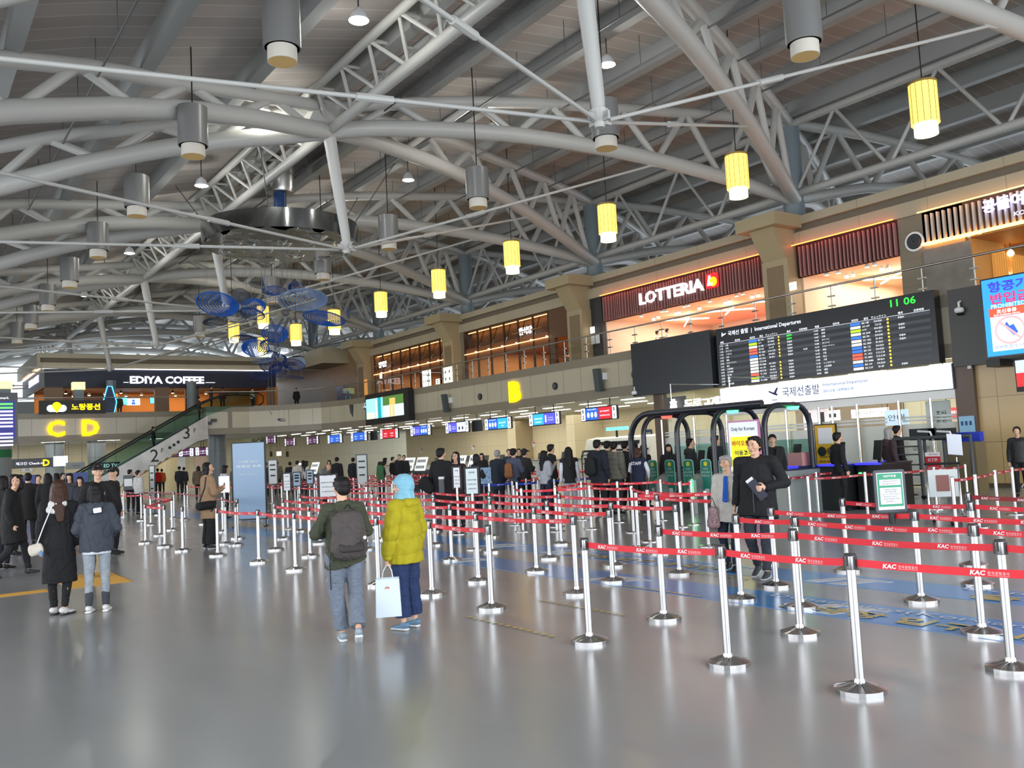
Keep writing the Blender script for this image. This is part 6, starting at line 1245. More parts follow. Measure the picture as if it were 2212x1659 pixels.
        if cut == 'cap': cap(m_, hr(-.05, .07, .06), hr(.05, .07, .06), .03*s, .03*s, 10); m_.obox(hr(0, .14, .05), Vector((ch, sh, 0)), Vector((-sh, ch, -.15)), UZ, .13*s, .1*s, .012*s)
        if cut == 'bun': ell(m_, hr(0, -.12, .03), .035*s, .035*s, .035*s, 10)
        voxel(m_, min(V_, .012), 'hair' if cut != 'cap' else 'cap', hc, t, 1, (lambda p, n_: (.003 if cut in ('short', 'fringe') else .007)*noise.noise(Vector((p.x*70, p.y*70, p.z*8)))) if lod < 2 else None)
    # clothes
    q = .022*s if style != 'puffer' else .045*s
    m_ = MB(); hz = hem*s
    if style == 'none': pass
    else:
        w = J.get('wide', 1.0)*fat
        if hz > pel.z-.06*s or style in ('jacket', 'puffer', 'hoodie', 'shirt', 'vest'):
            z_lo = max(hz, .5*s); cap(m_, Vector((pel.x, pel.y, z_lo)), pel.lerp(chest, .5), .165*s*w+q, .15*s*w+q, 16, .74, .74, sd, True); 
        else:
            kx = (kn[0]+kn[1])/2; lo = Vector((kx.x, kx.y*.5, hz)); cap(m_, lo, pel, (.19*w)*s+q, .165*s*w+q, 18, .72, .74, sd, True); cap(m_, pel, pel.lerp(chest, .5), .165*s*w+q, .15*s*w+q, 16, .74, .74, sd)
        cap(m_, pel.lerp(chest, .45), chest-Vector((0, 0, .07))*s, .15*s*w+q, .165*s+q, 16, .74, .7, sd); cap(m_, so[0], so[1], .063*s+q*.6, .063*s+q*.6, 12); [cap(m_, nk-Vector((0, 0, .05))*s, so[i], .055*s+q*.3, .05*s+q*.3, 10) for i in (0, 1)]
        cap(m_, nk-Vector((0, 0, .08))*s, nk-Vector((0, 0, .01))*s, .085*s, .07*s, 12)
        for i in (0, 1):
            if style == 'vest': continue
            e_ = el[i].lerp(wr[i], .92); cap(m_, so[i], el[i], .055*s+q, .048*s+q, 12); cap(m_, el[i], e_, .05*s+q, .034*s+q*.8, 12)
        if style in ('hoodie', 'puffer', 'hooded'): cap(m_, nk+Vector((-.07, -.09, -.02))*s, nk+Vector((.07, -.09, -.02))*s, .062*s, .062*s, 12, .8); cap(m_, nk+Vector((-.05, -.1, -.08))*s, nk+Vector((.05, -.1, -.08))*s, .06*s, .06*s, 12, .7)
        if style in ('coat', 'collar'): cap(m_, nk+Vector((-.045, -.03, .0))*s, nk+Vector((.045, -.03, .0))*s, .05*s, .05*s, 12, 1)
        dsp = fold or (puffs(.012, .12, seed) if style == 'puffer' else folds(.007 if lod < 2 else .005, 8, 5, seed))
        voxel(m_, V_*1.1, {'coat': 'coat', 'puffer': 'puffer_jacket', 'hoodie': 'hoodie', 'vest': 'vest', 'shirt': 'top'}.get(style, 'jacket'), fab(top), t, sm, dsp)
        if style == 'vest':
            m_ = MB()
            for i in (0, 1): cap(m_, so[i], el[i], .06*s, .052*s, 12); cap(m_, el[i], el[i].lerp(wr[i], .92), .05*s, .036*s, 12)
            voxel(m_, V_, 'shirt', fab((224, 226, 232)), t, sm, folds(.005))
    if legs:
        m_ = MB(); lw = J.get('lw', 1.0); cut_ = J.get('crop', .97)
        cap(m_, pel-Vector((0, 0, .02)), pel+Vector((0, 0, .07)), .155*s*fat, .145*s*fat, 14, .72, .72, sd)
        for i in (0, 1): e_ = kn[i].lerp(an[i], cut_); cap(m_, hips[i], kn[i], .1*s*min(1.15, lw), .07*s*lw, 12); cap(m_, e_, kn[i], (.052 if lw < 1.1 else .07)*s*lw, .07*s*lw, 12, 1, 1, Vector((1, 0, 0)), True)
        voxel(m_, V_*1.1, 'trousers', fab(leg), t, sm, folds(.008 if lod < 2 else .003, 10, 12, seed+3))
        for i in (0, 1):
            m_ = MB(); fd = (J.get('foot') or [(0, 1, 0), (0, 1, 0)])[i]; fd = Vector(fd).normalized(); a = an[i]+Vector((0, 0, -.045))*s
            cap(m_, a-fd*.035*s+Vector((0, 0, .02))*s, a+fd*.1*s-Vector((0, 0, .012))*s, .04*s, .036*s, 12, 1, .75); cap(m_, a+fd*.08*s-Vector((0, 0, .012))*s, a+fd*.165*s-Vector((0, 0, .018))*s, .04*s, .033*s, 12, .75, .6); cap(m_, a+Vector((0, 0, .0)), a+Vector((0, 0, .03))*s, .042*s, .04*s, 10)
            sh_ = voxel(m_, max(V_, .01), 'shoe', fab(shoe, .6), t, 2)
            if sole:
                m_ = MB(); cap(m_, a-fd*.04*s-Vector((0, 0, .03))*s, a+fd*.17*s-Vector((0, 0, .03))*s, .044*s, .038*s, 12, .35, .35, Vector((fd.y, -fd.x, 0))); m_.build('sole', fab(sole, .6), sh_, 60)
    t['_s'] = s
    P_.append(t)
    return t, dict(S=S, J=J, s=s, hr=hr, pel=pel, chest=chest, wr=wr, so=so, el=el, V=V_, nk=nk)
P_ = []
def wpt(t, p): return Matrix.Translation(t.location) @ t.rotation_euler.to_matrix().to_4x4() @ Vector(p)
def carried(name, label, cat, t, o, raw=False):
    s = t['_s']; b_ = thing(name, label, cat, wpt(t, Vector(o)*(1 if raw else s)), t.rotation_euler.z); b_.scale = (s, s, s); return b_
WALK = dict(hip=((-.095, 0, .91), (.095, 0, .91)), knee=((-.1, .16, .52), (.1, -.02, .48)), ank=((-.1, .22, .1), (.1, -.3, .17)), foot=((0, 1, .1), (0, 1, -.75)))
PHONE = dict(elb=((-.25, .0, 1.13), (.25, .02, 1.13)), wri=((-.12, .24, 1.2), (.1, .25, 1.2)), thumb=[(.2, .2, 1), (-.2, .2, 1)])
SIT = dict(hip=((-.1, 0, .5), (.1, 0, .5)), knee=((-.12, .42, .48), (.12, .42, .48)), ank=((-.12, .4, .09), (.12, .4, .09)))
# ---------- foreground people
G = lambda px, py: atz(px, py)
dist = lambda p: math.hypot(p.x, p.y)
# man with backpack, walking away
t, k = person('person in olive jacket, grey jeans and large grey backpack walking away from the camera', 736, 8.55, 1.54, -14, -16, (62, 66, 50), (110, 120, 134), (150, 166, 180), 'black', 'short', 'collar', .84, 0,
    dict(hip=((-.1, 0, .92), (.1, 0, .92)), knee=((-.08, .06, .5), (.12, .02, .5)), ank=((-.03, .06, .09), (.06, -.26, .16)), foot=((.1, 1, 0), (.25, 1, -.55)), elb=((-.29, .02, 1.16), (.27, .02, 1.15)), wri=((-.16, .24, 1.14), (.1, .26, 1.16)), lw=1.22, wide=1.05, crop=.9), sole=(226, 230, 232), fat=1.08, fold=folds(.012, 7, 6, 2))
b_ = carried('backpack', 'large dark grey backpack worn by the person in the olive jacket', 'backpack', t, (0, -.24, 1.2)); m_ = MB()
cap(m_, (0, 0, -.2), (0, .02, .12), .205, .175, 16, .6, .5); cap(m_, (-.02, -.06, -.15), (.02, -.05, .0), .14, .13, 14, .5, .4); voxel(m_, .011, 'main_pack', fab((74, 68, 66), .8), b_, 3, folds(.012, 7, 7, 5))
m_ = MB(); cap(m_, (-.1, -.09, -.17), (.1, -.09, -.17), .07, .07, 12, .6); voxel(m_, .012, 'lower_pocket', fab((52, 48, 48), .8), b_, 2); MB().tube([(-.04, .02, .22), (0, 0, .26), (.04, .02, .22)], .008, 6).build('top_loop', M_blk, b_)
for e in (-1, 1): MB().tube([(e*.09, .08, .14), (e*.11, .16, .215), (e*.12, .27, .2), (e*.14, .34, .04), (e*.16, .2, -.12)], .018, 8, flat=.4).build('strap', fab((60, 56, 54)), b_); 
MB().tube([(-.16, .1, -.1), (-.19, .1, -.35), (-.185, .1, -.62)], .007, 5).build('hanging_strap', M_blk, b_)
MB().prism(circ(.018, 10), 0, .008, fr=((.12, -.17, -.08), (1, 0, 0), (0, 0, 1), (0, -1, 0))).build('badge', M_metal, b_)
# woman in light blue headscarf and yellow puffer
t, k = person('person in pale blue headscarf, mustard yellow puffer jacket and wide navy trousers', 868, 8.95, 1.5, -52, -62, (172, 160, 22), (34, 52, 92), (96, 130, 156), 'black', 'bald', 'puffer', .77, 0,
    dict(elb=((-.3, -.03, 1.13), (.26, -.02, 1.13)), wri=((-.31, .02, .86), (.25, .05, .88)), lw=1.4, crop=.86, thumb=[(.5, 1, 0), (0, 1, 0)], curl=(1.0, .5), wide=1.12), sole=(224, 226, 226), fat=1.1, fold=puffs(.016, .15, 3), voxh=.0065)
m_ = MB(); hr = k['hr']; ell(m_, hr(0, -.02, .04), .098, .118, .115, 16); cap(m_, hr(0, -.02, -.03), hr(0, -.03, -.16), .09, .1, 14, 1.05); cap(m_, hr(0, .0, -.1), hr(0, .0, -.16), .085, .1, 14)
voxel(m_, .009, 'headscarf', fab((128, 184, 206), .8), t, 2, lambda p, n: .006*math.sin(p.x*60+noise.noise(Vector((p.x*5, p.y*5, p.z*4)))*5+p.y*30)*(1 if p.z < hr(0, 0, .02).z else .2))
w_ = k['wr'][0]; b_ = carried('shopping_bag', 'large white paper shopping bag with flower printed side held by the person in yellow', 'bag', t, (w_.x, w_.y, w_.z-.11), True); b_.rotation_euler.z = math.atan2(CR.y, CR.x)+.12; b_.location -= Vector((CF.x, CF.y, 0)).normalized()*.05
mb = MB(); mb.add([(-.13, -.075, -.1), (.13, -.075, -.1), (.145, -.075, -.52), (-.14, -.075, -.52), (-.13, .06, -.1), (.13, .06, -.1), (.145, .06, -.52), (-.14, .06, -.52)], [(0, 3, 2, 1), (4, 5, 6, 7), (0, 4, 7, 3), (1, 2, 6, 5), (3, 7, 6, 2)]); mb.build('paper_body', mat('bag_paper', s2l(214, 228, 240), .45), b_)
mb = MB(); random.seed(3); [mb.prism(circ(.006+.006*random.random(), 7), 0, .002, fr=((.139, random.uniform(-.06, .05), -.12-.38*random.random()), (0, 1, 0), (0, 0, 1), (1, 0, .02))) for _ in range(34)]; mb.build('side_print', Cc('print_grey', (90, 90, 92), .6), b_)
mb = MB(); [mb.prism(circ(.012, 8), 0, .002, fr=((-.02+.016*i, -.0765, -.2+.01*(i % 2)), (1, 0, 0), (0, 0, 1), (0, -1, 0))) for i in range(3)]; mb.build('front_emblem', Cc('emblem', (206, 130, 120), .6), b_)
for y in (-.07, .055): MB().tube([(-.06, y, -.1), (-.045, y*.6, -.02), (-.01, y*.2, .04), (.02, y*.2, .04), (.05, y*.6, -.02), (.06, y, -.1)], .005, 6).build('handle', M_white, b_, 60)
# girl in long black coat, girl in grey hoodie
t, k = person('person with long auburn hair, long black coat and white sneakers, standing beside the grey hoodie', 130, 12.0, 1.63, 4, 0, (14, 14, 18), (18, 18, 20), (214, 214, 212), 'brown', 'long', 'coat', .42, 0, dict(lw=.9, wide=1.0, foot=((.8, 1, 0), (.8, 1, 0)), ank=((-.07, .05, .09), (.05, -.05, .09))), sole=(60, 56, 60), fold=folds(.012, 6, 3, 5), at=G(130, 1328))
m_ = MB(); cap(m_, k['nk']+Vector((-.07, -.07, -.02)), k['nk']+Vector((.06, -.07, -.02)), .055, .05, 12, .8); cap(m_, k['nk']+Vector((-.1, -.08, -.08)), k['nk']+Vector((-.03, -.09, -.1)), .05, .045, 12, .7); voxel(m_, .01, 'white_hood', fab((206, 204, 200)), t, 3)
b_ = carried('shoulder_bag', 'small cream shoulder bag with charm on the back of the black coat', 'bag', t, (-.27, -.1, .86)); m_ = MB(); cap(m_, (-.05, 0, 0), (.06, 0, .02), .075, .08, 12, .45); voxel(m_, .01, 'pouch', fab((206, 198, 184), .6), b_, 2); MB().tube([(.02, 0, .08), (.1, -.03, .3), (.2, -.06, .55)], .007, 6).build('strap', M_white, b_); MB().lathe([(.005, .03), (.03, .0), (.02, -.04)], (.07, -.05, -.03), 10).build('charm', Cc('charm_blue', (120, 150, 190), .4), b_)
t, k = person('person with dark bob hair, slate grey hoodie and pale grey leggings, white sneakers', 210, 12.1, 1.57, 2, 0, (62, 68, 78), (150, 158, 166), (222, 222, 220), 'black', 'mid', 'hoodie', .82, 0, dict(lw=.92, crop=.8, wide=1.18, elb=((-.25, .02, 1.12), (.25, .02, 1.12)), wri=((-.16, .18, 1.0), (.16, .18, 1.0)), foot=((.25, 1, 0), (.25, 1, 0))), sole=(236, 236, 236), fold=folds(.014, 6, 4, 8), at=G(211, 1322))
m_ = MB(); [cap(m_, k['S']((e*.102, -.01, .25)), k['S']((e*.105, -.02, .12)), .05, .044, 10) for e in (-1, 1)]; voxel(m_, .012, 'socks', fab((62, 66, 72)), t, 1)
m_ = MB(); cap(m_, k['pel']+Vector((.0, -.01, -.13)), k['pel']+Vector((.0, -.01, .02)), .165, .16, 14, .74, .74, Vector((1, 0, 0)), True); voxel(m_, .012, 'shirt_hem', fab((206, 212, 220)), t, 2)
MB().prism(rrect(.09, .06, .012), 0, .006, fr=(k['nk']+Vector((.02, -.172, -.07)), (1, 0, 0.1), (-.1, 0, 1), (0, -1, 0))).build('hood_label', M_white, t)
t2 = t
# man in black coat with folder, elderly woman
t, k = person('person in thick black jacket and dark trousers striding past the belts with folded papers', 1632, 11.35, 1.73, 196, 10, (16, 17, 20), (48, 52, 60), (62, 66, 68), 'black', 'short', 'coat', .74, 0,
    dict(hip=((-.095, 0, .92), (.095, 0, .92)), knee=((-.09, .07, .5), (.11, .08, .5)), ank=((-.08, .12, .09), (.1, -.14, .13)), foot=((0, 1, 0), (.1, 1, -.3)), sho=((-.21, -.01, 1.43), (.21, -.01, 1.43)), elb=((-.33, -.07, 1.16), (.27, -.12, 1.16)), wri=((-.16, .2, 1.12), (.3, -.02, .9)), curl=(.9, .6), thumb=[(.2, .6, 1), (0, 1, 0)], wide=1.18, lw=1.05), fat=1.1, fold=folds(.008, 6, 5, 4), voxh=.0065, sole=(196, 196, 196))
b_ = carried('document_folder', 'dark folder with white papers held against the black jacket', 'folder', t, (-.08, .27, 1.1)); MB().obox((0, 0, 0), (.55, .1, .8), (-.8, 0, .55), (0, 1, 0), .26, .12, .012).build('cover', Cc('folder_navy', (46, 48, 62), .5), b_); MB().obox((.02, -.012, .01), (.55, .1, .8), (-.8, 0, .55), (0, 1, 0), .3, .1, .008).build('papers', M_white, b_)
m_ = MB(); cap(m_, k['nk']+Vector((0, .1, -.17)), k['nk']+Vector((0, .08, -.03)), .03, .05, 10, .5); voxel(m_, .009, 'shirt_front', fab((74, 74, 78)), t, 1)
m_ = MB(); [cap(m_, k['nk']+Vector((e*.075, .0, .0)), k['nk']+Vector((e*.05, .13, -.14)), .032, .02, 10, .7) for e in (-1, 1)]; cap(m_, k['nk']+Vector((-.06, -.06, .02)), k['nk']+Vector((.06, -.06, .02)), .04, .04, 10); voxel(m_, .01, 'stand_collar', fab((16, 17, 20)), t, 2)
MB().tube([k['nk']+Vector((0, .165, -.2)), k['pel']+Vector((0, .2, .2)), k['pel']+Vector((0, .205, -.12))], .004, 6).build('zipper', M_dkgrey, t)
t, k = person('elderly person with white hair, cream coat and blue scarf close beside the black jacket', 1583, 11.9, 1.5, 200, 12, (190, 186, 178), (26, 34, 52), (24, 24, 26), 'grey', 'fringe', 'coat', .72, 0, dict(wide=1.06, hip=((-.095, 0, .92), (.095, 0, .92)), knee=((-.09, .06, .5), (.11, .05, .5)), ank=((-.08, .1, .09), (.1, -.1, .1))), fold=folds(.01, 6, 5, 7), at=G(1584, 1232))
m_ = MB(); cap(m_, k['nk']+Vector((-.02, .12, -.03)), k['nk']+Vector((-.01, .17, -.34)), .03, .04, 10, .5); voxel(m_, .01, 'blue_scarf', fab((28, 84, 176)), t, 2)
b_ = carried('handbag', 'dark patterned handbag with pink net held low beside the cream coat', 'bag', t, (.2, .16, .82)); m_ = MB(); cap(m_, (0, 0, -.12), (0, 0, .12), .11, .07, 12, .6); voxel(m_, .011, 'pouch', mat('bag_pattern', s2l(150, 120, 124), .6, noise_s=40, noise_a=.6), b_, 2); MB().tube([(-.06, 0, .12), (0, 0, .3), (.06, 0, .12)], .008, 6).build('strap', M_blk, b_)
# person in tan coat
t, k = person('person in tan coat and wide black trousers looking aside, phone in hand', 453, 19.0, 1.78, 68, 40, (158, 128, 98), (20, 20, 22), (40, 40, 44), 'black', 'mid', 'coat', .62, 0, dict(PHONE, lw=1.35, wide=1.05), at=G(453, 1186), sole=(220, 220, 220), fold=folds(.01, 6, 4, 9))
b_ = carried('shoulder_bag', 'slouchy black shoulder bag at the hip of the tan coat', 'bag', t, (.24, -.16, .88)); m_ = MB(); cap(m_, (-.0, -.1, 0), (0, .12, .02), .15, .14, 14, .6); voxel(m_, .014, 'pouch', fab((18, 18, 20)), b_, 2); MB().tube([(0, -.12, .1), (.02, -.02, .36), (.05, 0, .58)], .016, 6).build('strap', M_blk, b_)
w_ = k['wr'][0].lerp(k['wr'][1], .5); b_ = carried('mobile_phone', 'phone held up in both hands of the person in the tan coat', 'phone', t, w_+Vector((0, .1, .05)), True); MB().box(-.035, .035, -.004, .004, -.07, .07).build('case', M_blk, b_)
# person in black at the picture edge, walking
person('person in long black padded coat and grey-soled boots striding at the picture edge', 22, 16.6, 1.74, 100, 90, (16, 16, 18), (26, 26, 30), (44, 44, 50), 'black', 'mid', 'coat', .58, 1, dict(WALK, wide=1.35, head=(0, .06, 1.6)), at=G(28, 1246))
# people by the escalator foot
t, k = person('person in black cap and black printed T-shirt facing the camera behind the two friends', 211, 16.0, 1.83, 180, -6, (22, 22, 24), (24, 24, 28), (20, 20, 20), 'cap', 'cap', 'shirt', .86, 1, dict(elb=((-.26, .0, 1.14), (.26, .0, 1.14)), wri=((-.14, .2, 1.05), (.14, .2, 1.05))))
mb = MB(); text(mb, 'NEW YORK', k['chest']+Vector((0, .155, -.12)), (-1, 0, 0), UZ, h=.05, w=.22, bold=.02); mb.build('shirt_print', Cc('print_white', (150, 150, 150), .7), t)
person('person in black cap and black jacket looking down beside the luggage trolley', 244, 20, 1.78, 110, 110, (20, 20, 22), (24, 26, 34), (20, 20, 20), 'cap', 'cap', 'jacket', .84, 1)
t, k = person('person in black with a white lettered sign on the back near the escalator', 283, 39, 1.72, 20, 60, (20, 22, 26), (20, 22, 28), (18, 18, 18), 'black', 'short', 'jacket', .84, 2, at=G(283, 1106)); b_ = carried('back_sign', 'white lettered board hanging on the back of the person near the escalator', 'sign', t, (0, -.22, 1.22)); MB().box(-.2, .2, -.02, .02, -.3, .3).build('board', M_dkgrey, b_); MB().box(-.16, .16, -.03, -.02, -.15, .15).build('sheet', M_white, b_)
person('person in white padded jacket beside the lettered back sign', 299, 36, 1.68, 60, 40, (206, 204, 200), (20, 22, 28), (18, 18, 18), 'black', 'bun', 'puffer', .84, 2)
# crowd of dark coats at the left
for i, (px, D, h, yaw, c, cut, lb) in enumerate([(8, 19, 1.72, 60, (18, 18, 20), 'mid', 'person in black at the very edge of the picture behind the strider'), (32, 22, 1.74, 100, (24, 24, 26), 'short', 'person in charcoal coat, second in the dark crowd'), (60, 25, 1.76, 0, (30, 28, 30), 'short', 'person in dark jacket with fur collar amid the crowd'), (82, 30, 1.7, 170, (90, 76, 60), 'short', 'person in brown facing the camera amid the crowd'), (103, 24, 1.73, 10, (18, 18, 22), 'mid', 'person in black with loose hair before the triangle notice'), (122, 33, 1.72, 30, (40, 40, 44), 'bob', 'person in grey half hidden by the auburn hair'), (150, 28, 1.7, 200, (60, 60, 66), 'bob', 'person with bob hair facing the camera near the blue kiosk'), (44, 36, 1.74, 180, (44, 40, 40), 'cap', 'person in cap far behind the dark crowd'), (135, 40, 1.72, 140, (34, 38, 50), 'short', 'person in navy far behind the auburn hair'), (172, 26, 1.6, 190, (50, 54, 66), 'long', 'person with long hair turning near the blue kiosk')]):
    person(lb, px, D, h, yaw, None, c, (28, 28, 34), (24, 24, 24), 'black', cut, 'coat', .6, 2, grp='dark coated crowd near the flight board')
# queue before the desks
t, k = person('tall person in long black coat with tote bag and cup holder before the desks', 962, 19.4, 1.84, 20, 30, (18, 18, 20), (60, 62, 74), (34, 34, 36), 'black', 'short', 'coat', .5, 1, dict(elb=((-.25, .02, 1.14), (.25, .02, 1.14)), wri=((-.2, .1, .95), (.06, .27, 1.18)), wide=1.12), at=G(960, 1147))
b_ = carried('tote_bag', 'black slouchy tote hanging behind the tall person in the long coat', 'bag', t, (-.3, -.12, 1.0)); m_ = MB(); cap(m_, (-.1, 0, .05), (.1, 0, -.12), .16, .12, 12, .5); voxel(m_, .018, 'pouch', fab((16, 16, 18)), b_, 2)
b_ = carried('cup_pouch', 'dark bottle pouch with white lid on the back of the long coat', 'pouch', t, (.08, -.26, .98)); MB().box(-.055, .055, -.03, .03, -.17, .12).build('pouch', M_dkgrey, b_); MB().box(-.055, .055, -.03, .03, .12, .17).build('lid', M_white, b_)
Q = [('person with long brown hair and wine coat facing the tall long coat', 985, 20.3, 1.74, 200, (48, 30, 32), (30, 30, 34), 'black', 'mid', 'coat', .7, {}),
 ('person in black jacket holding a blue file, hair cropped', 1030, 23, 1.66, 60, (20, 22, 28), (30, 32, 44), 'black', 'mid', 'jacket', .8, PHONE),
 ('desk agent with long hair seated facing the queue in black', 1041, 33, 1.66, 190, (22, 22, 24), (30, 30, 34), 'black', 'long', 'jacket', .8, {}),
 ('elderly person with grey hair in navy coat in the queue', 1075, 25, 1.74, 25, (30, 38, 52), (34, 36, 48), 'grey', 'short', 'coat', .62, {}),
 ('person with beard and slate pullover wearing the tan backpack', 1110, 24, 1.76, 40, (78, 86, 106), (24, 24, 28), 'black', 'short', 'jacket', .84, PHONE),
 ('person in dark cap and charcoal jacket reading papers', 1134, 25, 1.74, 45, (44, 44, 48), (30, 30, 34), 'cap', 'cap', 'jacket', .84, PHONE),
 ('person with long dark hair and pale grey sweater raising a hand', 1176, 22.5, 1.66, 45, (176, 180, 186), (40, 44, 66), 'black', 'long', 'shirt', .86, dict(wri=((-.1, .25, 1.3), (.12, .24, 1.34)))),
 ('person in black coat facing sideways behind the pale sweater', 1192, 24, 1.82, 70, (22, 24, 30), (30, 34, 46), 'black', 'short', 'coat', .7, {}),
 ('person with long hair, black padded vest and white sleeves', 1229, 22, 1.72, 0, (30, 30, 34), (168, 170, 178), 'black', 'long', 'vest', .84, {}),
 ('tall person in black down jacket carrying a black backpack', 1292, 21.5, 1.86, 35, (22, 26, 38), (22, 22, 26), 'black', 'short', 'puffer', .72, {}),
 ('person in dark jacket just behind the tall black down jacket', 1314, 23.5, 1.83, 40, (26, 28, 34), (30, 30, 34), 'black', 'short', 'jacket', .84, {}),
 ('person in olive grey down jacket with hood', 1328, 22, 1.8, 30, (108, 106, 96), (44, 46, 50), 'black', 'short', 'puffer', .84, {}),
 ('person in plain black pullover after the olive grey jacket', 1352, 23.5, 1.8, 40, (24, 24, 28), (30, 30, 34), 'black', 'short', 'jacket', .84, {}),
 ('person in dark coat with tied hair left of the staff vest', 1374, 24.5, 1.74, 40, (36, 36, 42), (30, 30, 34), 'black', 'bun', 'jacket', .8, {}),
 ('person with reddish hair bending near the staff vest', 1392, 24, 1.68, 40, (40, 34, 36), (30, 30, 34), 'brown', 'bob', 'jacket', .8, {}),
 ('desk agent head behind the white baggage machine', 1100, 34, 1.76, 190, (60, 60, 66), (30, 30, 34), 'black', 'short', 'jacket', .8, {}),
 ('second desk agent head behind the white baggage machine', 1122, 35, 1.76, 180, (40, 40, 44), (30, 30, 34), 'black', 'short', 'jacket', .8, {})]
for lb, px, D, h, yaw, c, lg, hc_, cut, st, hem, ps in Q:
    t, k = person(lb, px, D, h, yaw, None, c, lg, (30, 30, 34), hc_, cut, st, hem, 1 if D < 23 else 2, ps, grp='people queueing before the airline desks')
    if 'slate pullover' in lb: b_ = carried('backpack', 'tan leather backpack worn by the slate pullover', 'backpack', t, (-.02, -.22, 1.16)); m_ = MB(); cap(m_, (0, 0, -.14), (0, 0, .14), .14, .12, 14, .55); voxel(m_, .018, 'main_pack', fab((150, 92, 42), .6), b_, 2); MB().tube([(-.1, .1, .2), (-.12, .25, .22)], .015, 6).build('strap', M_brown, b_)
    if 'down jacket carrying' in lb: b_ = carried('backpack', 'black backpack on the tall black down jacket', 'backpack', t, (-.05, -.26, 1.15)); m_ = MB(); cap(m_, (0, 0, -.13), (0, 0, .13), .15, .13, 14, .6); voxel(m_, .018, 'main_pack', fab((20, 20, 22)), b_, 2)
    if 'blue file' in lb: b_ = carried('file_folder', 'pale blue patterned file held by the cropped hair person', 'folder', t, (.25, .12, 1.15)); MB().box(-.01, .01, -.16, .16, -.22, .22).build('cover', mat('file_blue', s2l(130, 160, 190), .4, noise_s=20, noise_a=.4), b_)
t, k = person('staff member in navy vest lettered STAFF over white sleeves', 1384, 19.6, 1.62, 15, 30, (24, 32, 58), (30, 28, 30), (40, 38, 38), 'brown', 'bob', 'vest', .84, 1, dict(elb=((-.25, .05, 1.15), (.25, .02, 1.14)), wri=((-.14, .24, 1.05), (.22, .14, .95))), at=G(1385, 1112), sole=(210, 206, 200))
mb = MB(); text(mb, 'STAFF', k['chest']+Vector((0, -.168, -.06)), (1, 0, 0), UZ, h=.075, w=.25, bold=.02); mb.build('vest_lettering', M_white, t)
R_ = [('staff member with long black hair seated behind the gate glass', 1446, 23, 1.66, 180, (40, 42, 48), 'black', 'long', 'jacket', {}),
 ('person in dark padded coat passing behind the second gate arch', 1494, 23, 1.78, 100, (50, 50, 54), 'black', 'short', 'puffer', {}),
 ('person in black hooded coat before the duty free sign', 1548, 22, 1.82, 60, (26, 28, 34), 'black', 'short', 'puffer', {}),
 ('staff member in black with low fringe behind the man in the jacket', 1672, 20.5, 1.77, 180, (22, 22, 24), 'black', 'fringe', 'jacket', {}),
 ('staff member in black suit beside the yellow poster, hair short', 1813, 21, 1.74, 60, (20, 21, 25), 'black', 'short', 'jacket', {}),
 ('person in hooded wine and grey top behind the blue lit cabinet', 1925, 22.5, 1.78, 60, (60, 44, 48), 'grey', 'mid', 'hoodie', {}),
 ('person in black striding beside the grey rack', 1944, 24.6, 1.84, 75, (24, 23, 24), 'black', 'short', 'coat', WALK),
 ('person in dark coat with rucksack straps before the beige wall', 2203, 24, 1.66, 190, (34, 34, 36), 'black', 'short', 'jacket', {})]
for lb, px, D, h, yaw, c, hc_, cut, st, ps in R_: person(lb, px, D, h, yaw, None, c, (26, 26, 30), (26, 26, 28), hc_, cut, st, .84, 1 if D < 24 else 2, ps, grp='people around the departure gates')
